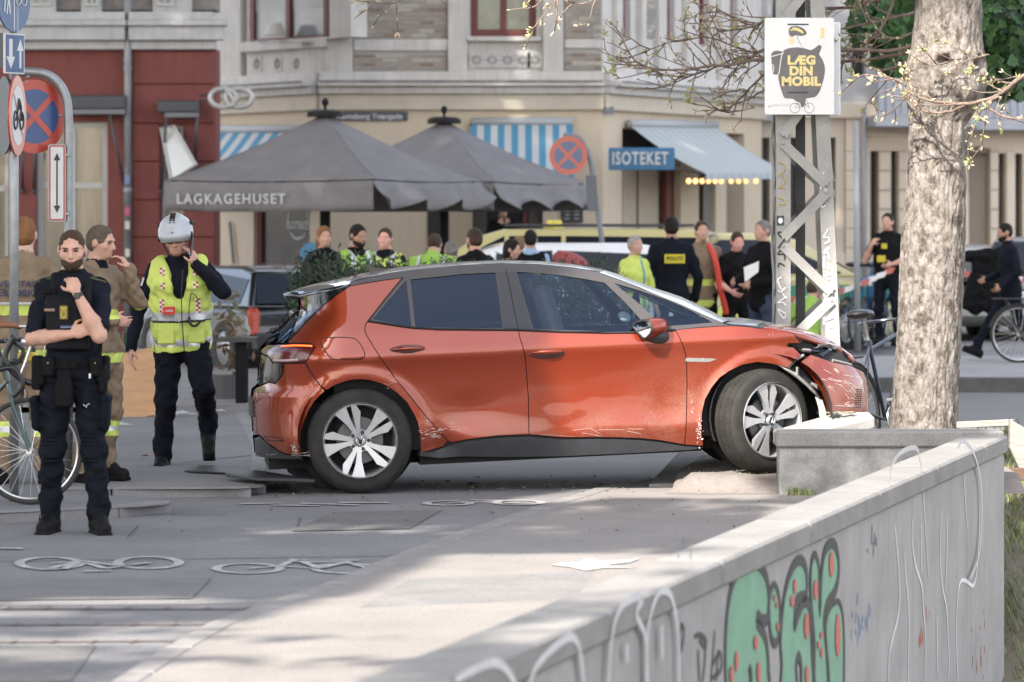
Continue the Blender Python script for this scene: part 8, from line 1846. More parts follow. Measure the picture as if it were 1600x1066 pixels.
# ================================================================== vehicles in the background
def simple_car(label, loc, yaw, L_=4.3, Wd=1.78, Hh=1.48, paint=None, kind='hatch', group=None, roofm=None, stripe=None, rails=False, beacon=False):
 """car pointing along +X at yaw 0; origin at the middle on the ground"""
 t = thing('parked_car', label, 'car', loc, yaw, group); g = glass_dk; w = Wd / 2; n = 'parked car'
 bh = Hh * .62; h0 = .22
 if kind == 'hatch': low = [(-L_ / 2, h0 + .15), (-L_ / 2 - .0, .55), (-L_ / 2 + .06, bh), (L_ * .16, bh + .02), (L_ / 2 - .25, bh - .16), (L_ / 2 - .02, .62), (L_ / 2, .32), (L_ / 2 - .1, h0), (-L_ / 2 + .1, h0)]; top = [(-L_ / 2 + .10, bh), (-L_ / 2 + .38, Hh - .06), (-L_ / 2 + .7, Hh), (.25, Hh), (.62, Hh - .10), (L_ * .30, bh)]
 else: low = [(-L_ / 2, h0 + .15), (-L_ / 2, .6), (-L_ / 2 + .03, bh), (L_ * .2, bh + .02), (L_ / 2 - .2, bh - .12), (L_ / 2 - .02, .7), (L_ / 2, .35), (L_ / 2 - .1, h0), (-L_ / 2 + .1, h0)]; top = [(-L_ / 2 + .05, bh), (-L_ / 2 + .2, Hh - .05), (-L_ / 2 + .45, Hh), (.5, Hh), (.85, Hh - .10), (L_ * .34, bh)]
 mb = MB(); mb.prism([p for p in low][::-1], (0, 0, 0), (1, 0, 0), (0, 0, 1), (0, -1, 0), -w, w); mb.build('body', paint, t, world=False, smooth=True, angle=30, bevel=.06)
 def sec(poly, wa, wb, zc0, zc1, ins=0):
  vs = []; k = len(poly)
  for s_ in (-1, 1):
   for x, z in poly: f = (z - zc0) / (zc1 - zc0); vs.append((x, s_ * (wa + (wb - wa) * f + ins), z))
  return vs, [tuple(range(k)), tuple(range(k, 2 * k))[::-1]] + [(i, i + k, (i + 1) % k + k, (i + 1) % k) for i in range(k)]
 mb = MB(); vs, fs = sec(top, w - .06, w - .27, bh, Hh); mb.add(vs, fs); mb.build('cabin', roofm or paint, t, world=False, smooth=True, angle=30, bevel=.04)
 xs = [p[0] for p in top]; xa, xb = xs[0] + .30, xs[-1] - .25
 def at(poly, x, lo=False): return float(np.interp(x, [p[0] for p in poly], [p[1] for p in poly]))
 for s_ in (-1, 1):
  for a, b in ((xa, -.35), (-.29, .42), (.48, xb)):
   if b - a < .15: continue
   pts = [(a, bh + .05), (b, bh + .05), (b, min(at(top, b), Hh) - .09), (a, min(at(top, a), Hh) - .09)]; vs = []
   for x, z in pts: f = (z - bh) / (Hh - bh); vs.append((x, s_ * (w - .06 - .21 * f + .006), z))
   mb = MB(); mb.add(vs, [(0, 1, 2, 3)]); mb.build('side_window', g, t, world=False)
 (x0, z0_), (x1, z1_) = top[0], top[1]; ww = w - .16
 mb = MB(); mb.add([(x0 - .0, -ww, z0_ + .06), (x0 - .0, ww, z0_ + .06), (x1 - .015, ww - .12, z1_ - .02), (x1 - .015, -ww + .12, z1_ - .02)], [(0, 1, 2, 3)]); mb.build('rear_window', g, t, world=False)
 (x0, z0_), (x1, z1_) = top[-1], top[-2]; mb = MB(); mb.add([(x0 + .01, -ww, z0_ + .05), (x0 + .01, ww, z0_ + .05), (x1 + .02, ww - .12, z1_ - .03), (x1 + .02, -ww + .12, z1_ - .03)], [(0, 1, 2, 3)]); mb.build('windscreen', g, t, world=False)
 for s_ in (-1, 1):
  mb = MB(); mb.box((-L_ / 2 + .06, s_ * (w - .10), bh - .16), (.14, .15, .34), bev=.04); mb.build('tail_light', mat('tail_red', (.50, .05, .025), rough=.25, coat=.5, c2=(.30, .05, .03), vscale=6), t, world=False, smooth=True, angle=40)
  mb = MB(); mb.box((L_ / 2 - .12, s_ * (w - .22), .66), (.2, .34, .14), bev=.04); mb.build('headlight', mat('lamp_clear', (.45, .46, .48), rough=.15), t, world=False)
  for x in (-L_ * .31, L_ * .31):
   mb = MB(); mb.lathe([(.0, .0), (.20, .0), (.21, -.02), (.31, -.02), (.32, .02), (.32, .18), (.2, .2)], (x, s_ * (w + .01), .32), (0, -s_, 0), 24); wh = mb.build('wheel', rub, t, world=False, smooth=True, angle=35); mb = MB(); mb.lathe([(.0, -.012), (.19, -.008), (.2, .01)], (x, s_ * (w + .01), .32), (0, -s_, 0), 20); mb.build('hub_cap', mat('hub_grey', (.35, .35, .36), metal=.5, rough=.4), wh, world=False, smooth=True)
  mb = MB(); mb.box((L_ * .22, s_ * (w + .08), bh + .06), (.12, .16, .11), bev=.03); mb.build('door_mirror', paint, t, world=False)
  if rails: mb = MB(); mb.tube([(-L_ / 2 + .5, s_ * (w - .33), Hh + .05), (.5, s_ * (w - .33), Hh + .05)], .022, 6); mb.build('roof_rail', anth, t, world=False)
 mb = MB(); mb.box((-L_ / 2 - .012, 0, .72), (.02, .5, .11)); mb.build('number_plate', mat('plate_pale', (.5, .5, .48), rough=.5), t, world=False)
 mb = MB(); mb.box((-L_ / 2 - .02, 0, .40), (.1, Wd - .1, .22), bev=.04); mb.build('rear_bumper', MATS['car_plastic'], t, world=False)
 mb = MB(); mb.tube([(-L_ / 2 + .10, .0, bh + .05), (-L_ / 2 + .12, -.35, bh + .12)], .012, 5); mb.build('rear_wiper', blk, t, world=False)
 if stripe:
  for s_ in (-1, 1): mb = MB(); mb.box((0, s_ * (w + .004), bh - .22), (L_ * .86, .012, .22)); mb.build('side_stripe', stripe, t, world=False)
 if beacon: mb = MB(); mb.tube([(-.1, .25, Hh), (-.1, .25, Hh + .12)], .07, 12); mb.tube([(-.1, -.25, Hh), (-.1, -.25, Hh + .12)], .07, 12); mb.box((-.1, 0, Hh + .03), (.14, 1.0, .05)); mb.build('beacon', mat('beacon_yellow', (.6, .5, .08), rough=.3), t, world=False)
 return t
glass_dk = mat('dark_car_glass', (.012, .015, .022), rough=.12, spec=.22)
blackp = mat('parked_black_paint', (.008, .0085, .011), rough=.25, coat=1.0); yellp = mat('ambulance_yellow', (.46, .41, .19), rough=.4, coat=.6); whitep = mat('parked_white_paint', (.62, .62, .62), rough=.35, coat=.8); greyp = mat('parked_grey_green', (.07, .08, .07), rough=.25, coat=1.0); redp = mat('dull_red', (.25, .045, .045), rough=.6)
c = W(408, 335, 37.6); simple_car('small black hatchback seen from behind, parked left of the crashed car', (-3.12, 45.5, .0), R(118), L_=3.4, Wd=1.55, Hh=1.26, paint=blackp)
simple_car('pale yellow emergency estate behind the leaning sign pole', (.05 + (850 - 800) * 51 / F, 52.2, 0), R(172), L_=4.9, Wd=1.9, Hh=1.66, paint=yellp, kind='estate', rails=True, beacon=True)
simple_car('yellow emergency van behind the group of officers by the mast', ((1120 - 800) * 53 / F + .2, 53.5, 0), R(6), L_=4.9, Wd=1.9, Hh=1.60, paint=yellp, kind='estate', stripe=mat('stripe_green', (.04, .25, .16), rough=.5))
simple_car('white car with a dark side window in front of the yellow estate', ((820 - 800) * 48.5 / F, 48.6, 0), R(185), L_=4.1, Wd=1.7, Hh=1.50, paint=whitep)
simple_car('grey green car parked right of the old tree', ((1480 - 800) * 58 / F, 58, 0), R(-82), L_=4.1, Wd=1.7, Hh=1.40, paint=greyp)
simple_car('dark car beyond the walking officer at the right edge', ((1640 - 800) * 58 / F, 59, 0), R(80), L_=4.3, Wd=1.75, Hh=1.52, paint=blackp)
t = thing('red_jacket_bundle', 'dull red cloth bundle on the white car beside the parasol pole', 'jacket', W(895, 400, 47)); mb = MB(); mb.ell(W(893, 414, 47), (.26, .14, .15), 14, 9, M=Matrix.Rotation(.45, 3, 'Y')); mb.build('cloth', redp, t, smooth=True)
# ================================================================== people
skA = skin('fair', (.52, .30, .22)); skB = skin('pale', (.56, .36, .28)); skC = skin('tanned', (.40, .22, .15))
hG = mat('grey_hair', (.22, .20, .19), rough=.8); hD = mat('black_hair', (.018, .014, .012), rough=.7); hB = mat('brown_hair', (.07, .045, .03), rough=.7); hR = mat('ginger_hair', (.28, .13, .06), rough=.8); hL = mat('sandy_hair', (.25, .16, .09), rough=.8)
navy = NAVY(); bk = BLACK(); hv = HV(); hvg = HVG(); ref = REF(); py_ = PATCH(); tan = TAN(); jean = mat('dark_jeans', (.03, .045, .08), rough=.9, var=.3)
def at_px(px, Y, z=0): return ((px - 800) * Y / F, Y, z)
def panel_on(root, c, d, m, nm='back_patch', txt=None, tm=None, face=-1, size=.06):
 """small flat patch on a figure (local coordinates); face -1 front, +1 back"""
 mb = MB(); mb.box(c, d, bev=.004); o = mb.build(nm, m, root, world=False)
 if txt: me = text_mb(txt, size, .0008, .0015, 'CENTER', 1.1); sx_ = 1 if face < 0 else -1; me.transform(Matrix.Translation(Vector(c) + Vector((0, face * (d[1] / 2 + .002), 0))) @ Matrix(((sx_, 0, 0, 0), (0, 0, -1 * sx_, 0), (0, 1, 0, 0), (0, 0, 0, 1)))); link('lettering', me, o, [tm])
 return o
# --- two firefighters beside the front officer
turn_fn = lambda hem: (lambda c, mi: (np.where(((mi == 1) | (mi == 2)) & (((np.abs(c[:, 2] - 1.165) < .035)) | (np.abs(c[:, 2] - .86) < .035) | (np.abs(c[:, 2] - .40) < .018) | (np.abs(c[:, 2] - .33) < .018)), 10, np.where(((mi == 1) | (mi == 2)) & ((np.abs(c[:, 2] - .365) < .018)), 11, mi)), [hv, ref]))
r_, T, Hp, Hm, Bm = person('firefighter in tan turnout gear seen from behind at the left edge', (at_px(38, 25.7, .06)), rz=176, h=1.80, res=.010, seed=4, bulk=1.10, girth=1.10, hair='short', jacket_hem=.80,
 cols=dict(shirt=tan, trousers=tan, hair=hR, skin=skB, matfn=turn_fn(0), collar=tan, wrinkle=.006), pose=dict(elR=(-.31, -.02, 1.13), wrR=(-.26, -.14, .92), elL=(.31, -.02, 1.13), wrL=(.26, -.14, .92), anR=(-.15, .0, .09), anL=(.15, .03, .09), trw=1.35))
me = text_mb('HOVEDSTADENS', .052, .0008, .0012, 'CENTER', 1.1); ln = mat('lettering_navy', (.02, .03, .08), rough=.8)
def back_text(root, s_, z, size, y=.155, m=ln, sx=1.0):
 me = text_mb(s_, size, .0008, .0014, 'CENTER', 1.12)
 # wrap gently round the back
 for v in me.vertices: x = -v.co.x * sx; v.co = Vector((x, y - .55 * x * x + .004 + v.co.z, z + v.co.y))
 return link('back_lettering', me, root, [m])
back_text(r_, 'HOVEDSTADENS', 1.335, .058, y=.166); back_text(r_, 'BEREDSKAB', 1.275, .066, y=.170)
mb = MB(); mb.tube([(x, .150 - .5 * x * x, 1.205) for x in np.linspace(-.2, .2, 9)], .010, 6); mb.build('silver_stripe', ref, r_, world=False)
r_, T, Hp, Hm, Bm = person('firefighter in tan gear in profile with a hand on his mouth, behind the front officer', (at_px(153, 25.9, .06)), rz=62, h=1.745, res=.009, seed=12, bulk=1.10, girth=1.05, hair='short', jacket_hem=.78, detail=True,
 cols=dict(shirt=tan, trousers=tan, hair=mat('greying_brown_hair', (.13, .10, .08), rough=.8), skin=skA, matfn=turn_fn(0), collar=navy, wrinkle=.006), pose=dict(head=(8, 6, 0), elR=(-.27, -.08, 1.13), wrR=(-.10, -.20, 1.12), elL=(.21, -.20, 1.24), wrL=(.065, -.215, 1.475), hdL=((-.32, .42, .85), (-.4, .8, -.2), (-.5, -.2, -.5)), curlL=.8, trw=1.3))
# --- people around the cafe
def bg(label, px, Y, top, rz=0, z=0, res=.015, **k):
 """height from the photographed head top"""
 zt = H - (top - YH) * Y / F; return person(label, at_px(px, Y, z), rz=rz, h=zt - z, res=res, **k)
def hvest(hem=.98, green=False, sleeves=False): return dict(name='hi_vis_vest', o=.022, hem=hem, w=.004, mats=[hvg if green else hv, ref], fn=lambda c: ((np.abs(c[:, 2] - 1.12) < .03) | ((np.abs(np.abs(c[:, 0]) - .10) < .022) & (c[:, 2] > 1.12))).astype(int))
bg('man in a yellow green vest over black, head bowed, by the left parasol pole', 556, 39.5, 347, rz=35, hair='short', beard=True, seed=2, cols=dict(shirt=bk, hair=hD, skin=skC), vest=hvest(green=True), pose=dict(head=(14, 6, 0), collar=True))
bg('man with pink face and yellow jacket collar between the hedge plants', 602, 40.5, 354, rz=-10, seed=3, cols=dict(shirt=navy, hair=hB, skin=mat('skin_flushed', (.60, .30, .24), rough=.6)), vest=hvest())
r_, T, Hp, Hm, Bm = bg('stooping paramedic in a green yellow jacket, back turned, marked H', 672, 39.5, 352, rz=172, seed=5, bulk=1.22, girth=1.15, cols=dict(shirt=hvg, trousers=bk, hair=hB, collar=hvg, wrinkle=.007), pose=dict(lean=(22, 0, 0), head=(18, 0, 0), elR=(-.42, -.10, 1.30), wrR=(-.30, -.34, 1.22), elL=(.42, -.10, 1.30), wrL=(.30, -.34, 1.22)))
me = text_mb('H', .16, .001, .008, 'CENTER'); bl_h = mat('lettering_blue', (.08, .25, .45), rough=.7)
me.transform(Matrix.Translation(T((0, .155, 1.20))) @ Bm.to_4x4() @ Matrix(((-1.2, 0, 0, 0), (0, 0, 1, 0), (0, 1, 0, 0), (0, 0, 0, 1)))); link('back_lettering', me, r_, [bl_h])
for sx in (-1, 1): mb = MB(); mb.tube([T((sx * .13, .125, 1.46)), T((sx * .14, .155, 1.30)), T((sx * .14, .150, 1.05))], .016, 6); mb.build('shoulder_tape', ref, r_, world=False)
bg('paramedic in green yellow jacket right of the parasol pole, mostly hidden', 712, 40.5, 372, rz=200, seed=6, cols=dict(shirt=hvg, trousers=bk, hair=hG, collar=hvg), pose=dict(lean=(14, 0, 0), elL=(.30, -.10, 1.30)))
r_ = bg('officer with cropped hair and black jacket, seen from behind right of the parasol pole', 742, 38.5, 354, rz=215, seed=7, hair='short', beard=True, cols=dict(shirt=bk, hair=hB, skin=skA), pose=dict(head=(5, -10, 0)))[0]; panel_on(r_, (.02, .150, 1.26), (.20, .012, .055), py_, txt='POLITI', tm=bk, face=1, size=.05)
bg('woman with sunglasses pushed up on her dark hair', 797, 42.0, 372, rz=70, seed=8, female=True, hair='long', cols=dict(shirt=bk, hair=hD, skin=skA), pose=dict(head=(10, 0, 0)))
bg('bald man behind the officer in the blue shirt', 811, 45.0, 366, rz=170, seed=9, hair='buzz', cols=dict(shirt=mat('shirt_pale', (.35, .36, .38), rough=.9), hair=hL, skin=skA))
r_ = bg('officer in a light blue shirt and black vest marked POLITI, seen from behind', 829, 44.0, 357, rz=178, seed=10, cols=dict(shirt=mat('shirt_light_blue', (.26, .36, .50), rough=.9), hair=hD, skin=skC), vest=dict(name='black_vest', o=.02, hem=1.0, w=.003, mats=[bk], fn=lambda c: np.zeros(len(c), int)))[0]; panel_on(r_, (0, .165, 1.27), (.24, .012, .05), py_, txt='POLITI', tm=bk, face=1, size=.045)
bg('woman with ginger hair half hidden by the left parasol pole', 506, 42.0, 352, rz=20, seed=11, female=True, hair='long', cols=dict(shirt=bk, hair=hR, skin=skA))
bg('man in a black sweater in the dark shop doorway, hands raised to his face', 786, 61.4, 314, z=.26, rz=5, seed=12, hair='short', cols=dict(shirt=bk, hair=hB, skin=skA), pose=dict(elR=(-.24, -.14, 1.24), wrR=(-.08, -.2, 1.42), hdR=((.3, .3, .9), (.5, .8, 0), (1, 0, 0)), elL=(.24, -.14, 1.24), wrL=(.08, -.2, 1.42), hdL=((-.3, .3, .9), (-.5, .8, 0), (-1, 0, 0))))
bg('grey-haired woman in a yellow green paramedic shirt right of the leaning pole', 992, 42.0, 366, rz=35, seed=13, female=True, hair='short', sleeve='short', cols=dict(shirt=hv, trousers=mat('medic_green', (.03, .10, .08)), hair=mat('white_grey_hair', (.38, .35, .33), rough=.8), skin=skA, collar=hv, matfn=lambda c, mi: (np.where((mi == 1) & (np.abs(c[:, 0] - .05) < .02), 10, mi), [mat('tape_teal', (.10, .25, .25))])))
r_ = bg('broad officer in navy seen from behind with a yellow back patch, left of the firefighter', 1049, 42.5, 336, rz=183, seed=14, bulk=1.12, girth=1.05, cols=dict(shirt=navy, trousers=navy, hair=hD, skin=skC), pose=dict(elR=(-.29, .0, 1.13), wrR=(-.27, -.1, .90)))[0]; panel_on(r_, (-.02, .168, 1.33), (.22, .014, .10), py_, txt='POLITI', tm=bk, face=1, size=.055)
r_, T, Hp, Hm, Bm = bg('firefighter in tan jacket with a red hose over his shoulder', 1096, 44.0, 343, rz=12, seed=15, bulk=1.1, jacket_hem=.80, hair='short', cols=dict(shirt=tan, trousers=bk, hair=hB, skin=skA, collar=tan, matfn=lambda c, mi: (np.where((mi == 1) & ((np.abs(c[:, 2] - 1.08) < .035) | (np.abs(c[:, 2] - .84) < .035)), 10, mi), [hv])))
mb = MB(); mb.tube(catmull([T((.07, .02, 1.52)), T((.10, -.16, 1.40)), T((.14, -.19, 1.2)), T((.17, -.20, 1.0)), T((.22, -.18, .84)), T((.25, -.16, .72))], 5), .036, 8); ho = mb.build('hose', mat('hose_red', (.50, .04, .02), rough=.5), r_, world=False, smooth=True)
bg('officer in black looking down, beside the man with the paper', 1151, 44.0, 359, rz=20, seed=16, hair='short', sleeve='short', cols=dict(shirt=bk, hair=hB, skin=mat('skin_flushed', (.60, .30, .24), rough=.6)), pose=dict(head=(16, -8, 0), elR=(-.26, -.02, 1.15), wrR=(-.16, -.20, 1.05), elL=(.25, .0, 1.15), wrL=(.12, -.22, 1.1)))
r_, T, Hp, Hm, Bm = bg('grey-haired man in black sweater and jeans holding a white paper', 1192, 43.0, 342, rz=-50, seed=17, bulk=1.05, girth=1.05, hair='short', jacket_hem=.82, cols=dict(shirt=bk, trousers=jean, hair=hG, skin=skA), pose=dict(elR=(-.27, -.04, 1.15), wrR=(-.18, -.26, 1.10), elL=(.26, -.02, 1.14), wrL=(.12, -.26, 1.08)))
pp = thing('paper_sheet', 'white sheet of paper held by the grey-haired man by the mast', 'paper', W(1172, 430, 42.6)); P = [W(x, y, 42.5) for x, y in ((1162, 418), (1186, 408), (1185, 425), (1164, 441))]; mb = MB(); mb.add(P + [p + Vector((0, .006, 0)) for p in P], [(0, 1, 2, 3), (7, 6, 5, 4), (0, 4, 5, 1), (1, 5, 6, 2), (2, 6, 7, 3), (3, 7, 4, 0)]); mb.build('sheet', mat('paper_white', (.7, .7, .69), rough=.8), pp)
r_, T, Hp, Hm, Bm = bg('officer in black with yellow badges stroking his chin, behind the barrier tape', 1387, 50.0, 331, z=.145, rz=-22, seed=18, bulk=1.02, hair='short', sleeve='short', cols=dict(shirt=bk, trousers=navy, hair=hD, skin=skA), pose=dict(elR=(-.28, -.12, 1.14), wrR=(-.16, -.22, 1.36), hdR=((.5, .3, .75), (.3, .8, -.2), (.5, -.2, -.5)), curlR=.8, elL=(.24, -.02, 1.15), wrL=(.12, -.2, 1.1)), vest=dict(name='black_vest', o=.02, hem=1.0, w=.003, mats=[bk], fn=lambda c: np.zeros(len(c), int)))
panel_on(r_, T((.0, -.165, 1.34)), (.08, .012, .07), py_, 'badge'); panel_on(r_, T((-.04, -.168, 1.17)), (.12, .012, .09), py_, 'badge')
r_, T, Hp, Hm, Bm = bg('bearded officer in navy striding to the left with a black bicycle at the right edge', 1580, 45.0, 346, z=.145, rz=-78, seed=19, hair='short', beard=True, cols=dict(shirt=navy, trousers=navy, hair=hD, skin=skC), pose=dict(lean=(6, 0, 0), head=(4, 0, 0), knR=(-.10, -.22, .56), anR=(-.10, -.42, .14), tipR=-22, knL=(.10, .06, .52), anL=(.10, .34, .22), tipL=40, elL=(.24, .02, 1.14), wrL=(.22, -.20, 1.0), elR=(-.25, .02, 1.14), wrR=(-.22, -.24, 1.08)))
panel_on(r_, T((-.20, -.02, 1.33)), (.012, .06, .09), py_, 'sleeve_patch')
jk = thing('hanging_jacket', 'black jacket slung over the tape rail beside the striding officer', 'jacket', W(1540, 430, 46)); q = SDF();
for i in range(5): q.rc((.03 * i - .06 + .05 * (i % 2), .02 * (i % 3), .45), (.10 * i - .22, .03 * (i % 2), -.10 - .05 * (i % 2)), .075, .085, 1, .04)
q.rc((-.22, 0, .47), (.20, 0, .50), .07, .09, 1, .05); V, Fq, lb = q.mesh(.02, wrinkle=[(1, .006, 28)]); np_mesh('cloth', V, Fq, np.zeros(len(Fq), int), [bk], jk); jk.location = W(1541, 462, 46)
for (px_, Y_, zt_, lb_, rz_) in ((1262, 47.5, 1.02, 'yellow green jacket of someone crouching behind the mast', 160),):
 person(lb_, (*at_px(px_, Y_)[:2], -.62), rz=rz_, h=1.72, res=.018, seed=21, cols=dict(shirt=hvg, trousers=bk, hair=hB, collar=hvg), pose=dict(lean=(20, 0, 0), elL=(.34, -.1, 1.2)))
person('paramedic in yellow trousers bending down behind the red hose', (*at_px(1128, 47.0)[:2], -.45), rz=150, h=1.7, res=.018, seed=22, cols=dict(shirt=hv, trousers=hv, hair=hD, collar=hv), pose=dict(lean=(62, 0, 0), head=(10, 0, 0)))
# --- more street things
bicycle('black_bicycle', 'black bicycle wheeled along by the striding officer, cut off by the right edge', (*at_px(1592, 44.4)[:2], .145), R(4), blk, r=.33)
bikeb = mat('hire_bike_blue', (.03, .16, .34), rough=.5)
for i in range(6):
 bicycle('hire_bicycle', ['nearest blue hire bicycle in the rack by the thin grey post', 'blue hire bicycle second in the rack', 'blue hire bicycle in the middle of the rack, left half', 'blue hire bicycle in the middle of the rack, right half', 'blue hire bicycle last but one in the rack', 'blue hire bicycle at the far end of the rack'][i], (*at_px(1322 + i * 14, 50.8 + i * .2)[:2], .145), R(60 + 8 * i), bikeb, r=.30, group='blue hire bicycles in a row')
tpm = mat('tape_white', (.62, .61, .60), rough=.6); tpr = mat('tape_red', (.42, .12, .09), rough=.6)
for a, b, lb in ((W(1215, 470, 48), W(1395, 421, 48), 'red and white barrier tape strung left of the old tree'), (W(1490, 424, 47), W(1700, 424, 47), 'red and white barrier tape strung right of the old tree')):
 t = thing('barrier_tape', lb, 'tape', a); n_ = 14
 for i in range(n_):
  p, q = a.lerp(b, i / n_), a.lerp(b, (i + 1) / n_); sg = -.10 * math.sin(math.pi * (i + .5) / n_); mb = MB(); d = Vector((0, 0, .034)); off = Vector((0, .003 * (i % 2), sg)); mb.add([p + off - d, q + off - d, q + off + d + Vector((.03, 0, 0)), p + off + d + Vector((.03, 0, 0))] + [v + Vector((0, .004, 0)) for v in (p + off - d, q + off - d, q + off + d, p + off + d)], [(0, 1, 2, 3), (7, 6, 5, 4), (0, 4, 5, 1), (2, 6, 7, 3)]); mb.build('tape_band', tpr if i % 3 == 1 else tpm, t)
# hedge plants by the cafe
def shrub(label, px, Y, w, h, n_, seed, cat='shrub'):
 rr = random.Random(seed); base = Vector(((px - 800) * Y / F, Y, 0)); t = thing('shrub', label, cat, base, group='dark shrubs round the cafe terrace'); mb = MB(); st = MB()
 for _ in range(26): a = rr.uniform(0, 6.28); tip = base + Vector((math.cos(a) * w * rr.uniform(.2, .9), math.sin(a) * w * .5, h * rr.uniform(.6, 1.05))); st.tube([base + Vector((0, 0, .3)), base.lerp(tip, .6) + Vector((0, 0, .1)), tip], [.012, .007, .003], 4)
 for _ in range(n_):
  a = rr.uniform(0, 6.28); r = rr.random() ** .45; z = rr.uniform(.25, 1) ** .8; c = base + Vector((math.cos(a) * r * w * (1.1 - .45 * z), math.sin(a) * r * w * .6, h * z * (1.05 - .15 * r + .06 * math.sin(a * 5)))); d = Vector((rr.gauss(0, 1), rr.gauss(0, 1), rr.gauss(.6, .7))).normalized(); s_ = d.orthogonal().normalized() * .011; L_ = rr.uniform(.04, .085); mb.add([c, c + d * L_ * .5 + s_, c + d * L_, c + d * L_ * .5 - s_], [(0, 1, 2, 3)])
 o = mb.build('foliage', mat('shrub_leaf', (.018, .030, .013), rough=.6, c2=(.035, .052, .024), vscale=6), t); o['kind'] = 'stuff'; st.build('stems', mat('shrub_stem', (.06, .05, .035)), t)
 mb = MB(); mb.box(base + Vector((0, 0, .24)), (w * 1.2, .5, .48), bev=.02); mb.build('planter', mat('planter_dark', (.06, .058, .055), rough=.8), t)
for i, (px_, Y_, w_, h_, lb) in enumerate(((505, 37.5, .50, 1.46, 'dark bushy shrub right of the parked black hatchback'), (568, 38, .5, 1.40, 'dark shrub left of the paramedic marked H'), (612, 38.2, .34, 1.38, 'thin dark shrub below the man with the pink face'), (545, 37.2, .45, 1.34, 'low dark shrub behind the roof aerial'), (705, 37.5, .55, 1.39, 'low dark shrub right of the paramedic marked H'), (770, 37.5, .6, 1.38, 'low dark shrub below the woman with sunglasses'), (880, 37.8, .55, 1.35, 'low dark shrub below the white car'), (930, 38, .45, 1.38, 'dark shrub at the foot of the leaning pole'))): shrub(lb, px_, Y_, w_, h_, 2600, 30 + i)
t = thing('potted_plant', 'leafy potted plant with red stems between the walking man and the black car', 'plant', W(364, 640, 36)); mb = MB(); rr = random.Random(3)
for _ in range(60):
 c = W(362 + rr.gauss(0, 14), 500 + rr.uniform(-40, 80), 35.9); d = Vector((rr.gauss(0, 1), 0, rr.gauss(.5, .6))).normalized(); s_ = d.orthogonal().normalized() * .025; mb.add([c, c + d * .05 + s_, c + d * .11, c + d * .05 - s_], [(0, 1, 2, 3)])
o = mb.build('leaves', mat('plant_leaf', (.07, .10, .04), c2=(.12, .05, .04), vscale=9), t); o['kind'] = 'stuff'; mb = MB(); mb.tube([W(350, 640, 36.8), W(350, 585, 36.8)], [.13, .17], 12); mb.build('pot', mat('pot_dark', (.07, .07, .07)), t)
t = thing('cafe_table', 'small dark cafe table in front of the black car', 'table', W(376, 640, 36.2)); mb = MB(); mb.box(W(372, 530, 36.0), (.36, .5, .04)); mb.build('tabletop', mat('table_dark', (.03, .03, .033)), t)
mb = MB(); a = W(378, 532, 36.0); mb.box((a.x, a.y, a.z / 2 + .04), (.10, .3, a.z - .08)); mb.build('pedestal', mat('table_black', (.008, .008, .009), spec=.1), t)
# plywood board, red chair frame, debris
t = thing('plywood_board', 'light plywood board leaning beside the walking man', 'board', W(205, 660, 34.4)); P = [W(x, y, Y) for x, y, Y in ((177, 662, 34.2), (243, 652, 34.2), (243, 545, 34.8), (192, 556, 34.8))]; nn = (P[1] - P[0]).cross(P[3] - P[0]).normalized() * .03
mb = MB(); mb.add(P + [p + nn for p in P], [(0, 1, 2, 3), (7, 6, 5, 4), (0, 4, 5, 1), (1, 5, 6, 2), (2, 6, 7, 3), (3, 7, 4, 0)]); mb.build('sheet', mat('plywood', (.42, .25, .13), rough=.8, c2=(.34, .19, .10), vscale=5, stretch=(1, 1, 6)), t)
mb = MB(); a, b = P[0] - nn * .2, P[3] - nn * .2; mb.tube([a + Vector((.03, -.01, 0)), b + Vector((.03, -.01, 0))], .035, 4); mb.build('batten', mat('plywood_pale', (.50, .33, .19), rough=.8), t)
t = thing('folding_chairs', 'stacked wooden and green chair frames behind the second firefighter', 'chair', W(170, 650, 35));
for k, m in ((0, mat('chair_wood', (.22, .10, .05), rough=.6)), (1, mat('chair_green', (.02, .08, .05), rough=.5))):
 mb = MB()
 for j in range(4): x = 152 + j * 9 + k * 5; mb.tube([W(x, 640, 35.2), W(x + 14, 520, 35.4)], .016, 5)
 mb.tube([W(150, 560, 35.3), W(190, 556, 35.3)], .018, 5); mb.tube([W(150, 600, 35.3), W(190, 590, 35.3)], .018, 5); o = mb.build('chair_frame', m, t); o['kind'] = 'stuff'
dbm = mat('broken_plastic', (.028, .03, .034), rough=.45, var=.4, vscale=8)
def shard(label, pts, z, th, seed):
 rr = random.Random(seed); P = [G(x, y, z) for x, y in pts]; t = thing('bumper_fragment', label, 'debris', P[0]); n_ = len(P); mb = MB()
 up = [p + Vector((0, 0, th + rr.uniform(0, th * 1.5))) for p in P]; mb.add(P + up, [tuple(range(n_, 2 * n_)), tuple(range(n_))[::-1]] + [(i, (i + 1) % n_, n_ + (i + 1) % n_, n_ + i) for i in range(n_)]); mb.build('panel', dbm, t, smooth=True, angle=30, bevel=.006); return t
shard('long flat black bumper fragment lying right of the walking man', [(287, 736), (300, 731), (345, 729), (352, 732), (400, 737), (440, 743), (420, 747), (395, 746), (370, 741), (320, 739), (300, 738)], .064, .006, 1)
shard('curved grey plastic fragment against the rear wheel', [(352, 745), (400, 741), (440, 744), (478, 750), (492, 755), (450, 753), (398, 752)], .085, .012, 2)
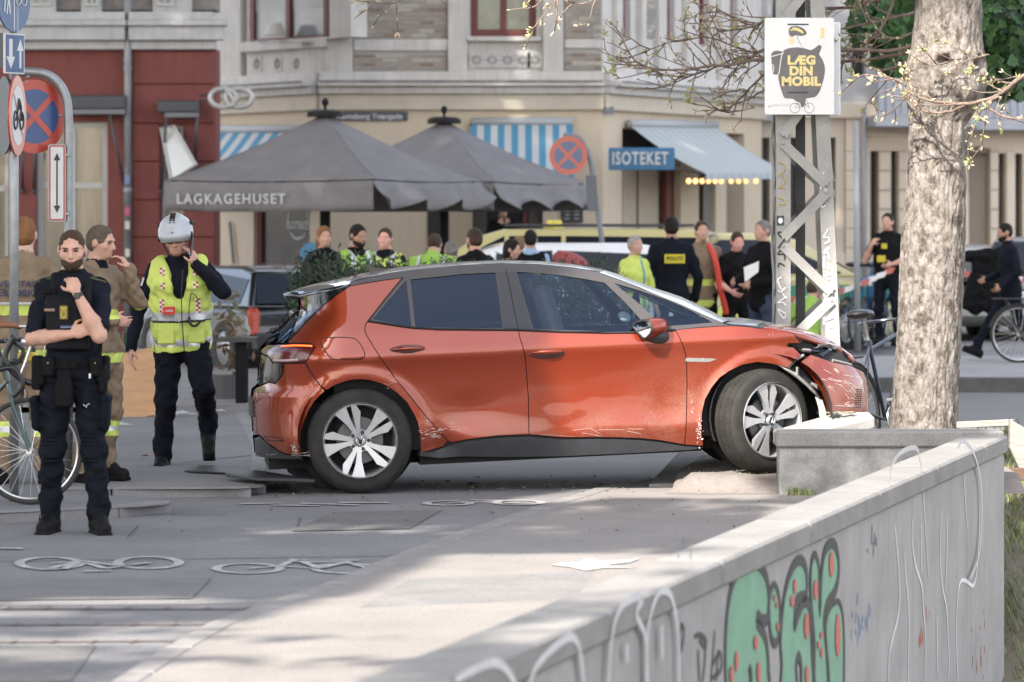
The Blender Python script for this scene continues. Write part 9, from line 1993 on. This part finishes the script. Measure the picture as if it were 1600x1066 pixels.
t = thing('mud_flap', 'dark torn wheel-arch liner hanging behind the rear wheel', 'debris', G(470, 760)); P = [W(x, y, Y) for x, y, Y in ((442, 718, 26.3), (500, 724, 26.2), (530, 752, 26.1), (505, 760, 25.9), (470, 752, 26.2), (450, 738, 26.4))]; mb = MB(); n_ = len(P); mb.add(P + [p + Vector((0, .05, .0)) for p in P], [tuple(range(n_)), tuple(range(n_, 2 * n_))[::-1]] + [(i, n_ + i, n_ + (i + 1) % n_, (i + 1) % n_) for i in range(n_)]); mb.build('liner', mat('liner_black', (.02, .02, .022), rough=.8), t)
mb = MB(); rr = random.Random(11)
for _ in range(240):
 x, y = rr.choice(((rr.gauss(450, 60), rr.uniform(742, 775)), (rr.uniform(640, 1000), rr.gauss(760, 6)), (rr.uniform(250, 1250), rr.uniform(740, 830)))); p = G(x, y, .012); r = rr.uniform(.003, .011); mb.ell(p, (r * 1.5, r, r * .6), 5, 3, M=Matrix.Rotation(rr.uniform(0, 3), 3, 'Z'))
tag(mb.build('debris', mat('debris_dark', (.045, .042, .04), rough=.8, c2=(.2, .17, .14), vscale=30), None), 'small scattered fragments and grit on the asphalt round the crashed car', 'debris', kind='stuff')
mb = MB()
for (x, y, s_) in ((738, 757, .035), (855, 760, .02), (700, 752, .016), (938, 757, .018), (520, 770, .014)): p = G(x, y, .02); mb = MB(); mb.ell(p, (s_ * 1.4, s_, s_ * .5), 7, 5, M=Matrix.Rotation(s_ * 60, 3, 'Z')); tag(mb.build('stone_fragment', dbm, None, smooth=False), {738: 'black fragment lying under the middle of the crashed car', 855: 'small dark lump under the front door of the crashed car', 700: 'tiny dark lump just right of the rear wheel', 938: 'small dark lump left of the slanting kerbstone', 520: 'tiny dark lump in front of the rear wheel'}[x], 'debris')
# litter at the foot of the cafe kerb
wlm = mat('litter_white', (.34, .34, .33), rough=.8)
for i, (x, y, w_, lb) in enumerate(((258, 648, .13, 'crumpled white cloth at the foot of the plywood board'), (285, 645, .10, 'white litter left of the clear plastic cup'), (283, 646, .06, 'small scrap beside the plywood board'), (302, 647, .05, 'white cup lid lying by the cafe kerb'), (345, 642, .07, 'pale bottle lying by the cafe kerb'), (190, 664, .12, 'white plastic scrap under the plywood board'))):
 p = G(x, y, .09 if x > 200 else .06); mb = MB(); rr2 = random.Random(i); n_ = 9; vs = [p + Vector((w_ * math.cos(a) * rr2.uniform(.5, 1.1), w_ * .5 * math.sin(a) * rr2.uniform(.5, 1.1), .0)) for a in np.linspace(0, 6.283, n_ + 1)[:-1]] + [p + Vector((0, 0, w_ * .22))]; mb.add(vs, [(k, (k + 1) % n_, n_) for k in range(n_)]); tag(mb.build('litter', wlm, None), lb, 'litter')
t = thing('leaf', 'single brown leaf on the asphalt left of the walking man', 'leaf', G(227, 713, .06)); p = G(227, 713, .065); mb = MB(); mb.add([p + Vector((-.035, 0, 0)), p + Vector((0, -.02, .012)), p + Vector((.035, 0, .004)), p + Vector((0, .03, .016))], [(0, 1, 2, 3)]); mb.build('blade', mat('leaf_brown', (.22, .10, .04), rough=.8), t)
